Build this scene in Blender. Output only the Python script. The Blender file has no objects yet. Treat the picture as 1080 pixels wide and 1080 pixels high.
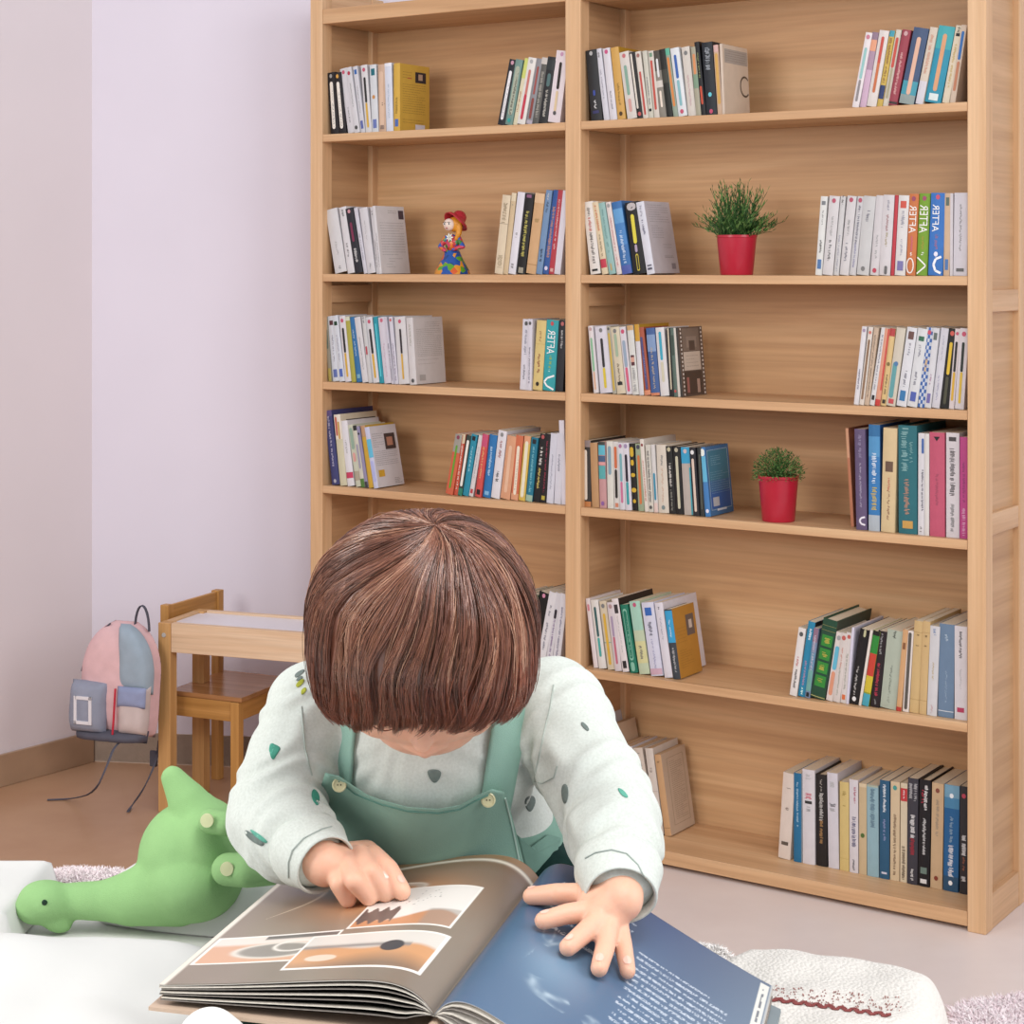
import bpy, bmesh, math, random
import numpy as np
from mathutils import Vector, Matrix, noise
from mathutils.bvhtree import BVHTree
from math import sin, cos, pi, radians, sqrt, atan2, floor, exp

# ------------------------------------------------------------------ camera
F = 1955.0            # focal length in pixels of the 1080 px frame
H = 1.35              # eye height
HOR = 280.0           # row of the horizon
S = bpy.context.scene
COL = S.collection
cam_d = bpy.data.cameras.new('camera')
cam = bpy.data.objects.new('camera', cam_d)
COL.objects.link(cam)
cam.location = (0, 0, H)
cam.rotation_euler = (pi / 2, 0, 0)
cam_d.sensor_width = 36.0
cam_d.sensor_fit = 'HORIZONTAL'
cam_d.lens = 36.0 * F / 1080.0
cam_d.shift_y = -(540.0 - HOR) / 1080.0
cam_d.clip_start = 0.05
S.camera = cam
S.view_settings.view_transform = 'Standard'
S.view_settings.look = 'None'
S.view_settings.gamma = 1.0
S.view_settings.use_curve_mapping = False
S.view_settings.exposure = 0.0

# ------------------------------------------------------------------ world and lights
W = bpy.data.worlds.new('world')
S.world = W
W.use_nodes = True
bg = W.node_tree.nodes['Background']
bg.inputs[0].default_value = (0.90, 0.93, 1.0, 1)
bg.inputs[1].default_value = 0.60


def area(name, loc, aim, size, power, col=(1, 1, 1), sy=None):
    d = bpy.data.lights.new(name, 'AREA')
    d.shape = 'RECTANGLE'
    d.size = size
    d.size_y = sy or size
    d.energy = power
    d.color = col
    o = bpy.data.objects.new(name, d)
    COL.objects.link(o)
    o.location = loc
    o.rotation_euler = (Vector(aim) - Vector(loc)).to_track_quat('-Z', 'Y').to_euler()
    return o


area('window_light', (-2.3, 1.2, 2.1), (0.2, 4.2, 1.0), 1.3, 50, (1.0, 0.97, 0.93))
area('daylight_over_bed', (0.5, 0.5, 2.8), (0.0, 1.9, 0.9), 1.0, 36, (1.0, 0.98, 0.96))
area('fill_light_right', (2.6, 1.0, 2.2), (-1.2, 4.0, 1.0), 1.8, 48, (1.0, 0.97, 0.97))  # soft fill added to brighten the left wall and soften shelf shadows

# ------------------------------------------------------------------ helpers


def P(px, py, Y):
    """world point seen at pixel px,py at distance Y"""
    return Vector(((px - 540.0) / F * Y, Y, H - (py - HOR) / F * Y))


def PZ(px, py, z):
    Y = (H - z) * F / (py - HOR)
    return P(px, py, Y)


def lin(c):
    if isinstance(c, str):
        c = c.lstrip('#')
        if len(c) == 3:
            c = ''.join(k * 2 for k in c)
        c = tuple(int(c[i:i + 2], 16) / 255 for i in (0, 2, 4))
    return tuple((v / 12.92 if v <= 0.04045 else ((v + 0.055) / 1.055) ** 2.4) for v in c[:3])


_M = {}


def new_mat(name):
    m = bpy.data.materials.new(name)
    m.use_nodes = True
    nt = m.node_tree
    return m, nt, nt.nodes['Principled BSDF']


def node(nt, typ, **kw):
    n = nt.nodes.new(typ)
    for k, v in kw.items():
        if k.startswith('i_'):
            key = k[2:]
            n.inputs[int(key) if key.isdigit() else key.replace('_', ' ')].default_value = v
        else:
            setattr(n, k, v)
    return n


def plain(col, rough=0.5, var=0.06, scale=60, bump=0.0, spec=0.4, bscale=300, sss=0.0):
    """plain material with a slight procedural mottling"""
    key = (str(col), rough, var, scale, bump, spec, bscale, sss)
    if key in _M:
        return _M[key]
    m, nt, b = new_mat('surface')
    c = lin(col)
    n = node(nt, 'ShaderNodeTexNoise', i_Scale=scale, i_Detail=3.0)
    tc = node(nt, 'ShaderNodeTexCoord')
    nt.links.new(tc.outputs['Object'], n.inputs['Vector'])
    r = node(nt, 'ShaderNodeValToRGB')
    r.color_ramp.elements[0].position = 0.3
    r.color_ramp.elements[1].position = 0.7
    r.color_ramp.elements[0].color = tuple(v * (1 - var) for v in c) + (1,)
    r.color_ramp.elements[1].color = tuple(min(1, v * (1 + var)) for v in c) + (1,)
    nt.links.new(n.outputs['Fac'], r.inputs['Fac'])
    nt.links.new(r.outputs['Color'], b.inputs['Base Color'])
    b.inputs['Roughness'].default_value = rough
    b.inputs['Specular IOR Level'].default_value = spec
    if sss:
        b.inputs['Subsurface Weight'].default_value = sss
        b.inputs['Subsurface Radius'].default_value = (0.012, 0.005, 0.003)
        b.inputs['Subsurface Scale'].default_value = 1.0
    if bump:
        n2 = node(nt, 'ShaderNodeTexNoise', i_Scale=bscale, i_Detail=4.0)
        nt.links.new(tc.outputs['Object'], n2.inputs['Vector'])
        bp = node(nt, 'ShaderNodeBump', i_Strength=bump, i_Distance=0.002)
        nt.links.new(n2.outputs['Fac'], bp.inputs['Height'])
        nt.links.new(bp.outputs['Normal'], b.inputs['Normal'])
    _M[key] = m
    return m


def wood(c0, c1, c2, axis='x', scale=1.0, rough=0.45, name='wood'):
    """streaky laminated wood; axis = grain direction in object space"""
    key = ('wood', c0, c1, c2, axis, scale, rough)
    if key in _M:
        return _M[key]
    m, nt, b = new_mat(name)
    tc = node(nt, 'ShaderNodeTexCoord')
    mp = node(nt, 'ShaderNodeMapping')
    s = {'x': (0.45, 9, 9), 'y': (9, 0.45, 9), 'z': (9, 9, 0.45)}[axis]
    mp.inputs['Scale'].default_value = tuple(v * scale for v in s)
    nt.links.new(tc.outputs['Object'], mp.inputs['Vector'])
    n = node(nt, 'ShaderNodeTexNoise', i_Scale=2.2, i_Detail=7.0, i_Roughness=0.62, i_Distortion=0.35)
    nt.links.new(mp.outputs['Vector'], n.inputs['Vector'])
    r = node(nt, 'ShaderNodeValToRGB')
    e = r.color_ramp.elements
    e[0].position = 0.28
    e[0].color = lin(c0) + (1,)
    e[1].position = 0.72
    e[1].color = lin(c2) + (1,)
    k = e.new(0.5)
    k.color = lin(c1) + (1,)
    nt.links.new(n.outputs['Fac'], r.inputs['Fac'])
    # fine grain
    mp2 = node(nt, 'ShaderNodeMapping')
    mp2.inputs['Scale'].default_value = tuple(v * scale * (2.2 if v < 1 else 5) for v in s)
    nt.links.new(tc.outputs['Object'], mp2.inputs['Vector'])
    n2 = node(nt, 'ShaderNodeTexNoise', i_Scale=3.0, i_Detail=4.0)
    nt.links.new(mp2.outputs['Vector'], n2.inputs['Vector'])
    mx = node(nt, 'ShaderNodeMix', data_type='RGBA', blend_type='MULTIPLY')
    mx.inputs[0].default_value = 0.32
    nt.links.new(r.outputs['Color'], mx.inputs[6])
    r2 = node(nt, 'ShaderNodeValToRGB')
    r2.color_ramp.elements[0].color = (0.62, 0.58, 0.55, 1)
    r2.color_ramp.elements[0].position = 0.3
    r2.color_ramp.elements[1].position = 0.62
    nt.links.new(n2.outputs['Fac'], r2.inputs['Fac'])
    nt.links.new(r2.outputs['Color'], mx.inputs[7])
    nt.links.new(mx.outputs[2], b.inputs['Base Color'])
    b.inputs['Roughness'].default_value = rough
    b.inputs['Specular IOR Level'].default_value = 0.35
    bp = node(nt, 'ShaderNodeBump', i_Strength=0.12, i_Distance=0.001)
    nt.links.new(n2.outputs['Fac'], bp.inputs['Height'])
    nt.links.new(bp.outputs['Normal'], b.inputs['Normal'])
    _M[key] = m
    return m


class MB:
    """collects faces with material slots and links them as one mesh object"""

    def __init__(s):
        s.v, s.f, s.m, s.mats = [], [], [], []

    def slot(s, mat):
        if mat not in s.mats:
            s.mats.append(mat)
        return s.mats.index(mat)

    def face(s, pts, mat):
        i = len(s.v)
        s.v += [tuple(p) for p in pts]
        s.f.append(tuple(range(i, i + len(pts))))
        s.m.append(s.slot(mat))

    def mesh(s, vs, fs, mat):
        i = len(s.v)
        s.v += [tuple(p) for p in vs]
        k = s.slot(mat)
        for f in fs:
            s.f.append(tuple(a + i for a in f))
            s.m.append(k)

    def box(s, x0, x1, y0, y1, z0, z1, mat, bev=0.0):
        if bev <= 0:
            v = [(x, y, z) for z in (z0, z1) for y in (y0, y1) for x in (x0, x1)]
            s.mesh(v, [(0, 2, 3, 1), (4, 5, 7, 6), (0, 1, 5, 4), (2, 6, 7, 3), (0, 4, 6, 2), (1, 3, 7, 5)], mat)
            return
        b = bmesh.new()
        bmesh.ops.create_cube(b, size=1.0)
        for q in b.verts:
            q.co = Vector(((x0 + x1) / 2 + q.co.x * (x1 - x0), (y0 + y1) / 2 + q.co.y * (y1 - y0), (z0 + z1) / 2 + q.co.z * (z1 - z0)))
        bmesh.ops.bevel(b, geom=b.edges[:], offset=min(bev, (x1 - x0) / 2.2, (y1 - y0) / 2.2, (z1 - z0) / 2.2), segments=2, affect='EDGES', profile=0.5)
        b.verts.index_update()
        s.mesh([q.co[:] for q in b.verts], [[q.index for q in f.verts] for f in b.faces], mat)
        b.free()

    def lathe(s, prof, mat, n=24, c=(0, 0, 0), cap=True):
        vs, fs = [], []
        for r, z in prof:
            for i in range(n):
                a = 2 * pi * i / n
                vs.append((c[0] + r * cos(a), c[1] + r * sin(a), c[2] + z))
        for j in range(len(prof) - 1):
            for i in range(n):
                k = (i + 1) % n
                fs.append((j * n + i, j * n + k, (j + 1) * n + k, (j + 1) * n + i))
        if cap:
            fs.append(tuple(range(n - 1, -1, -1)))
            fs.append(tuple((len(prof) - 1) * n + i for i in range(n)))
        s.mesh(vs, fs, mat)

    def tube(s, pts, rad, mat, n=8, flat=None, up=(0, 0, 1)):
        """tube along points; rad number or list; flat=(a,b) elliptical multipliers"""
        pts = [Vector(p) for p in pts]
        vs, fs = [], []
        fa = flat or (1, 1)
        u0 = Vector(up)
        for i, p in enumerate(pts):
            t = (pts[min(i + 1, len(pts) - 1)] - pts[max(i - 1, 0)])
            if t.length < 1e-9:
                t = Vector((0, 0, 1))
            t.normalize()
            a = t.cross(u0)
            if a.length < 1e-3:
                a = t.cross(Vector((1, 0.1, 0)))
            a.normalize()
            b = a.cross(t).normalized()
            r = rad[i] if isinstance(rad, (list, tuple)) else rad
            for k in range(n):
                th = 2 * pi * k / n
                vs.append(p + a * (r * fa[0] * cos(th)) + b * (r * fa[1] * sin(th)))
        for j in range(len(pts) - 1):
            for k in range(n):
                l = (k + 1) % n
                fs.append((j * n + k, j * n + l, (j + 1) * n + l, (j + 1) * n + k))
        fs.append(tuple(range(n - 1, -1, -1)))
        fs.append(tuple((len(pts) - 1) * n + i for i in range(n)))
        s.mesh(vs, fs, mat)

    def build(s, name, parent=None, loc=None, rot=None, smooth=False):
        me = bpy.data.meshes.new(name)
        me.from_pydata(s.v, [], s.f)
        for m in s.mats:
            me.materials.append(m)
        me.polygons.foreach_set('material_index', s.m)
        if smooth:
            me.polygons.foreach_set('use_smooth', [True] * len(s.f))
            try:
                me.set_sharp_from_angle(angle=radians(40))
            except Exception:
                pass
        me.update()
        o = bpy.data.objects.new(name, me)
        COL.objects.link(o)
        if parent is not None:
            o.parent = parent
        if loc is not None:
            o.location = loc
        if rot is not None:
            o.rotation_euler = rot
        return o


def thing(name, label, cat, loc=(0, 0, 0), rotz=0.0, group=None):
    o = bpy.data.objects.new(name, None)
    COL.objects.link(o)
    o.location = loc
    o.rotation_euler = (0, 0, rotz)
    o.empty_display_size = 0.05
    return tag(o, label, cat, group)


def tag(o, label=None, cat=None, group=None, kind=None):
    if label:
        o['label'] = label
    if cat:
        o['category'] = cat
    if group:
        o['group'] = group
    if kind:
        o['kind'] = kind
    return o


# ------------------------------------------------------------------ the room
# back wall runs through B0 (corner) along WB; left wall comes towards the camera
COR = P(97, 803, H * F / (803 - HOR))
BW = P(420, 815.5, H * F / (815.5 - HOR))
wb = (BW - COR)
wb.z = 0
wb.normalize()
wl = Vector((-0.60, -0.80, 0))


def wall_mesh(name, a, b, z0, z1, th, nrm, mat):
    mb = MB()
    n = nrm * th
    q = [a, b]
    vs = [Vector((p.x, p.y, z)) for z in (z0, z1) for p in (a, b)] + [Vector((p.x, p.y, z)) - n for z in (z0, z1) for p in (a, b)]
    mb.mesh(vs, [(0, 1, 3, 2), (5, 4, 6, 7), (0, 2, 6, 4), (1, 5, 7, 3), (2, 3, 7, 6), (0, 4, 5, 1)], mat)
    return mb.build(name)


nb = Vector((wb.y, -wb.x, 0))       # into the room
nl = Vector((-wl.y, wl.x, 0))
if nb.y > 0:
    nb = -nb
if nl.x < 0:
    nl = -nl
c0 = Vector((COR.x, COR.y, 0))
m_wall_b = plain('#e0dae6', 0.85, 0.015, 3, 0.05, 0.2, 120)
m_wall_l = plain('#e3dade', 0.85, 0.015, 3, 0.05, 0.2, 120)
tag(wall_mesh('wall_back', c0, c0 + wb * 5.2, 0, 3.0, 0.12, nb, m_wall_b), kind='structure')
tag(wall_mesh('wall_left', c0, c0 + wl * 6.2, 0, 3.0, 0.12, nl, m_wall_l), kind='structure')


def floor_mat():
    m, nt, b = new_mat('floor_tiles')
    tc = node(nt, 'ShaderNodeTexCoord')
    n = node(nt, 'ShaderNodeTexNoise', i_Scale=2.3, i_Detail=6.0, i_Roughness=0.6)
    nt.links.new(tc.outputs['Object'], n.inputs['Vector'])
    r = node(nt, 'ShaderNodeValToRGB')
    r.color_ramp.elements[0].position = 0.3
    r.color_ramp.elements[0].color = lin('#dacbc5') + (1,)
    r.color_ramp.elements[1].position = 0.75
    r.color_ramp.elements[1].color = lin('#e8dcd6') + (1,)
    nt.links.new(n.outputs['Fac'], r.inputs['Fac'])
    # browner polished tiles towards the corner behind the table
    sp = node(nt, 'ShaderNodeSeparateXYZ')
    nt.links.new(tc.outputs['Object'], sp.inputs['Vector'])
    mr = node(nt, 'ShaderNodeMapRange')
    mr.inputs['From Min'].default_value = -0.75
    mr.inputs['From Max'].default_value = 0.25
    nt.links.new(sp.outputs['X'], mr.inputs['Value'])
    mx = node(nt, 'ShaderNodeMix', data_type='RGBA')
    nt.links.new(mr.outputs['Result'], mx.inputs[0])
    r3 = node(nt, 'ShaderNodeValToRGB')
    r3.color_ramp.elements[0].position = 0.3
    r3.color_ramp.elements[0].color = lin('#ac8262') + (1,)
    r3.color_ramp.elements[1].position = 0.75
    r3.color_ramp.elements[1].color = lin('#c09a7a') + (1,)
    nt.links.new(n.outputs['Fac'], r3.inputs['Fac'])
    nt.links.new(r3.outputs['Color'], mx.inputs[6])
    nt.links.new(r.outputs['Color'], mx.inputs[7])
    nt.links.new(mx.outputs[2], b.inputs['Base Color'])
    b.inputs['Roughness'].default_value = 0.38
    b.inputs['Specular IOR Level'].default_value = 0.4
    return m


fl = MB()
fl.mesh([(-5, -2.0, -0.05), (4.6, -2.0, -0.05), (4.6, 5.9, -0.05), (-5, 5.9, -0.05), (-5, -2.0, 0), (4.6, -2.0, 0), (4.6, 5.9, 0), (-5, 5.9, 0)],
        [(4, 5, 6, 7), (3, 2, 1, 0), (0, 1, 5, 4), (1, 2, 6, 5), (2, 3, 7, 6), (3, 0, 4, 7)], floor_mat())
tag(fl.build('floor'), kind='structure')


def baseboard(name, start, d, nrm, first, count, L):
    """row of skirting tiles, each a piece of its own"""
    root = None
    mt = plain('#a88a70', 0.35, 0.12, 9, 0.0, 0.5)
    for i in range(count):
        a = (0 if i == 0 else first + (i - 1) * L)
        b = first + i * L
        mb = MB()
        g = 0.0015
        mb.box(a + g, b - g, 0, 0.010, 0.0, 0.084, mt, 0.002)
        o = mb.build('skirting_tile')
        if root is None:
            root = thing(name, None, None, start, 0)
            tag(root, kind='structure')
            root.rotation_euler = Matrix((d, nrm, Vector((0, 0, 1)))).transposed().to_euler()
            gm = MB()
            gm.box(0, first + (count - 1) * L, 0, 0.0075, 0, 0.082, plain('#cdb9a8', 0.8))
            gm.build('grout', root)
        o.parent = root


Z3 = Vector((0, 0, 1))
baseboard('baseboard_back', c0 + nb * 0.0005, wb, nb, 0.60, 9, 0.60)
baseboard('baseboard_left', c0 + nl * 0.0005, wl, nl, 0.45, 9, 0.60)
# ------------------------------------------------------------------ bookcase
OX, OY = 0.955, 3.735
RX, RY = 0.8307, -0.5567       # along the shelves, to the right
DX, DY = 0.5567, 0.8307        # into the shelves
ROT = atan2(RY, RX)


def bx_of(px, w=0.0):
    k = (px - 540.0) / F
    return (k * (OY + DY * w) - OX - DX * w) / (RX - k * RY)


def bpt(x, w, z):
    return Vector((OX + RX * x + DX * w, OY + RY * x + DY * w, z))


def bz_of(px, py, w=0.0):
    x = bx_of(px, w)
    return H - (py - HOR) * (OY + RY * x + DY * w) / F


W0, W1, W2 = '#bd936a', '#d0a67c', '#dcb88e'
m_wx = wood(W0, W1, W2, 'x')
m_wz = wood('#c99f74', '#d8b086', '#e2be96', 'z')
m_wy = wood('#c39a72', '#d2aa82', '#dcb892', 'y')
m_wback = wood('#b98d63', '#cfa478', '#e0ba8e', 'x', 0.8)
m_wpanel = wood('#b48c66', '#c69e76', '#d4ae86', 'y', 0.8)

XL = -1.768
XM0, XM1 = -1.0015, -0.960
PW = 0.039
DEP = 0.255
case = thing('bookcase', 'tall light wooden bookcase with two bays filled with books', 'bookcase', (OX, OY, 0), ROT)
TOPZ = 2.0


def cbox(name, x0, x1, y0, y1, z0, z1, mat, bev=0.002, label=None):
    mb = MB()
    mb.box(x0, x1, y0, y1, z0, z1, mat, bev)
    o = mb.build(name, case)
    if label:
        o['label'] = label
    return o


ROWZ = [1.682, 1.3285, 1.0555, 0.7925, 0.422, 0.040]
for (xa, xb) in ((XL, XL + PW), (XM0, XM1), (-PW, 0.0)):
    cbox('post', xa, xb, 0, 0.040, 0, 2.05, m_wz, 0.002)
    cbox('post', xa, xb, DEP - 0.05, DEP, 0, 2.05, m_wz, 0.002)
    xm = (xa + xb) / 2
    for (za, zb) in ((0.0, 0.072), (0.80, 0.845), (1.255, 1.30), (1.99, 2.05)):
        cbox('side_rail', xa + 0.001, xb - 0.001, 0.040, DEP - 0.05, za, zb, m_wy)
    cbox('side_panel', xm - 0.006, xm + 0.006, 0.036, DEP - 0.046, 0.06, 2.0, m_wpanel, 0)
for (xa, xb) in ((XL + PW, XM0), (XM1, -PW)):
    cbox('back_panel', xa - 0.004, xb + 0.004, 0.229, 0.239, 0.03, 1.99, m_wback, 0)
    for z in ROWZ:
        th = 0.030 if z < 0.1 else 0.019
        mb = MB()
        mb.box(xa + 0.0004, xb - 0.0004, 0.001, 0.228, z - th, z, m_wx, 0.0012)
        mb.build('shelf', case)
    cbox('top_board', xa + 0.0004, xb - 0.0004, 0.001, 0.24, 1.962, TOPZ, m_wx)

# ------------------------------------------------------------------ books
ORD = ['first', 'second', 'third', 'fourth', 'fifth', 'sixth', 'seventh', 'eighth', 'ninth', 'tenth', 'eleventh', 'twelfth',
       'thirteenth', 'fourteenth', 'fifteenth', 'sixteenth', 'seventeenth', 'eighteenth', 'nineteenth', 'twentieth']
rb = random.Random(7)
m_page = plain('#d8cbb4', 0.9, 0.10, 400, 0, 0.1)
m_page_old = plain('#bda183', 0.9, 0.12, 400, 0, 0.1)


def cm(c):
    c = c.lstrip('#')
    if len(c) == 3:
        c = ''.join(k * 2 for k in c)
    v = [int(c[i:i + 2], 16) for i in (0, 2, 4)]
    g = sum(v) / 3
    c = '#' + ''.join('%02x' % int(max(0, min(255, g + (q - g) * .9))) for q in v)
    return plain(c, 0.5, 0.04, 40, 0, 0.35)


def make_text(body, size, col_mat, place, parent=None, font_shift=0.0):
    pass


def text_mesh(body, size, extr=0.0):
    cu = bpy.data.curves.new('t', 'FONT')
    cu.body = body
    cu.size = size
    cu.resolution_u = 2
    cu.align_x = 'CENTER'
    cu.align_y = 'CENTER'
    o = bpy.data.objects.new('t', cu)
    COL.objects.link(o)
    dg = bpy.context.evaluated_depsgraph_get()
    me = bpy.data.meshes.new_from_object(o.evaluated_get(dg))
    vs = [v.co.copy() for v in me.vertices]
    fs = [list(p.vertices) for p in me.polygons]
    bpy.data.objects.remove(o)
    bpy.data.curves.remove(cu)
    bpy.data.meshes.remove(me)
    return vs, fs


def add_book(mb, t, h, d, col, decor, side=None, hard=False, rnd=None, side_col=None):
    """book standing with its spine at y=0 facing -y, thickness x 0..t; returns nothing, fills mb"""
    R = rnd or rb
    cv = cm(col)
    cs = cm(side_col or col)
    k = 0.0028 if hard else 0.0009          # board thickness
    bow = min(0.0016, t * 0.07)
    n = 6
    out = []
    for i in range(n + 1):
        f = i / n
        out.append((f * t, -bow * sin(pi * f) + bow))
    # outer outline: spine curve, right side to the fore-edge, back inside
    th = k
    outer = out
    inner = [(max(th, min(t - th, x)), y + th) for x, y in out]
    ring = [(0, d)] + outer + [(t, d)] + [(t - th, d)] + inner[::-1] + [(th, d)]
    N = len(ring)
    vs = [(x, y, 0) for x, y in ring] + [(x, y, h) for x, y in ring]
    sl_sp = mb.slot(cv)
    base = len(mb.v)
    mb.v += vs
    for i in range(N):
        j = (i + 1) % N
        mb.f.append((base + i, base + j, base + N + j, base + N + i))
        is_side = i in (0, n + 1)
        mb.m.append(mb.slot(cs) if is_side else sl_sp)
    # caps as quads between outer and inner outlines
    idx_o = list(range(0, n + 3))
    idx_i = [N - 1] + list(range(N - 2, N - 2 - (n + 1), -1)) + [N - 2 - (n + 1)]
    for q in range(len(idx_o) - 1):
        a, b_, c_, d_ = idx_o[q], idx_o[q + 1], idx_i[q + 1], idx_i[q]
        if len({a, b_, c_, d_}) < 4:
            continue
        mb.f.append((base + d_, base + c_, base + b_, base + a))
        mb.m.append(sl_sp)
        mb.f.append((base + N + a, base + N + b_, base + N + c_, base + N + d_))
        mb.m.append(sl_sp)

    def sy(x):
        f = min(1, max(0, x / t))
        return bow - bow * sin(pi * f)

    def strip(x0, x1, z0, z1, mat, off=0.0003, seg=3):
        for i in range(seg):
            a = x0 + (x1 - x0) * i / seg
            b = x0 + (x1 - x0) * (i + 1) / seg
            mb.face([(a, sy(a) - off, z0), (b, sy(b) - off, z0), (b, sy(b) - off, z1), (a, sy(a) - off, z1)], mat)

    def T(f):
        return h * (1 - f)
    for lay, dcr in enumerate(decor):
        a = dcr.split(':')
        kind, mt = a[0], cm(a[1])
        off = 0.00035 + lay * 0.00012
        if kind == 'b':
            strip(0.0002, t - 0.0002, T(float(a[3])), T(float(a[2])), mt, off)
        elif kind == 'p':
            w = float(a[4]) if len(a) > 4 else 0.4
            cx = t * (float(a[5]) if len(a) > 5 else 0.5)
            x0, x1 = cx - t * w / 2, cx + t * w / 2
            z0, z1 = T(float(a[3])), T(float(a[2]))
            r = min((x1 - x0) / 2, (z1 - z0) / 3)
            pts = []
            for q in range(5):
                an = pi * q / 4
                pts.append((cx + (x1 - x0) / 2 * cos(an), z1 - r + r * sin(an)))
            for q in range(5):
                an = pi + pi * q / 4
                pts.append((cx + (x1 - x0) / 2 * cos(an), z0 + r + r * sin(an)))
            mb.face([(x, sy(x) - off - .0002, z) for x, z in pts[::-1]], mt)
        elif kind == 'd':
            r = min(t * 0.3, 0.0045)
            z = T(float(a[2]))
            mb.face([(t / 2 + r * cos(q * pi / 5), sy(t / 2) - off - 0.0001, z + r * 1.15 * sin(q * pi / 5)) for q in range(10)][::-1], mt)
        elif kind == 't':
            z0, z1 = T(float(a[3])), T(float(a[2]))
            w = float(a[4]) if len(a) > 4 else 0.35
            cx = t * (float(a[5]) if len(a) > 5 else 0.5)
            z = z0
            while z < z1:
                l = R.uniform(0.0010, 0.0026)
                if R.random() < 0.16:
                    z += l
                    continue
                ww = t * w * R.uniform(0.55, 1.0)
                xo = cx - ww / 2 + R.uniform(-.06, .06) * t
                mb.face([(xo, sy(xo) - off, z), (xo + ww, sy(xo + ww) - off, z), (xo + ww, sy(xo + ww) - off, z + l * 0.6), (xo, sy(xo) - off, z + l * 0.6)], mt)
                z += l
        elif kind == 'x':
            z0, z1 = T(float(a[3])), T(float(a[2]))
            w = float(a[5]) if len(a) > 5 else 0.55
            cx = t * (float(a[6]) if len(a) > 6 else 0.5)
            tv, tf = text_mesh(a[4], 1.0)
            xs = [v.x for v in tv]
            ys = [v.y for v in tv]
            sx = (z1 - z0) / (max(xs) - min(xs))
            syy = t * w / (max(ys) - min(ys))
            o = []
            for v in tv:                     # reads upwards, letter tops to the right (mirrored print)
                xx = cx + (v.y - (max(ys) + min(ys)) / 2) * syy
                o.append((xx, -0.0006, z0 + (v.x - min(xs)) * sx))
            mb.mesh(o, tf, mt)
        elif kind == 'v':                    # large white emblem running off the spine
            z0, z1 = T(float(a[3])), T(float(a[2]))
            zc, rz = (z0 + z1) / 2, (z1 - z0) / 2
            sh = a[4]
            wd = t * 0.13
            if sh == '<':
                pl = [(0.93, rz), (0.35, rz * .55), (0.12, 0), (0.35, -rz * .55), (0.93, -rz)]
            elif sh == '>':
                pl = [(0.05, rz), (0.8, 0.1 * rz), (0.8, -0.1 * rz), (0.05, -rz)]
            elif sh == '(':
                pl = [(0.88, rz), (0.5, rz * .7), (0.36, 0), (0.5, -rz * .7), (0.88, -rz)]
                wd = t * .16
            else:
                pl = [(0.42 + 0.36 * cos(q * pi / 8), rz * .9 * sin(q * pi / 8)) for q in range(17)]
            for (u0, v0), (u1, v1) in zip(pl, pl[1:]):
                dx_, dz_ = (u1 - u0) * t, v1 - v0
                ll = sqrt(dx_ * dx_ + dz_ * dz_)
                nx, nz = -dz_ / ll * wd / 2, dx_ / ll * wd / 2
                q = [(u0 * t + nx, zc + v0 + nz), (u0 * t - nx, zc + v0 - nz), (u1 * t - nx, zc + v1 - nz), (u1 * t + nx, zc + v1 + nz)]
                q = [(min(t * .98, max(t * .02, x_)), z_) for x_, z_ in q]
                mb.face([(x_, -0.0006, z_) for x_, z_ in q], mt)
        elif kind == 'y':                    # filled triangle pointing down
            mb.face([(t * .3, -.0006, T(float(a[2]))), (t * .5, -.0006, T(float(a[3]))), (t * .7, -.0006, T(float(a[2])))], mt)
        elif kind == 'k':                    # square panel
            strip(t * 0.13, t * 0.87, T(float(a[3])), T(float(a[2])), mt, off)
        elif kind == 's':                    # square picture
            z0, z1 = T(float(a[3])), T(float(a[2]))
            strip(t * 0.22, t * 0.78, z0, z1, mt, off)
        elif kind == 'q':                    # checkered
            nn = 22
            for i in range(nn):
                for j in range(3):
                    if (i + j) % 2:
                        strip(t * j / 3, t * (j + 1) / 3, T((i + 1) / nn), T(i / nn), mt, off, 1)
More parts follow.
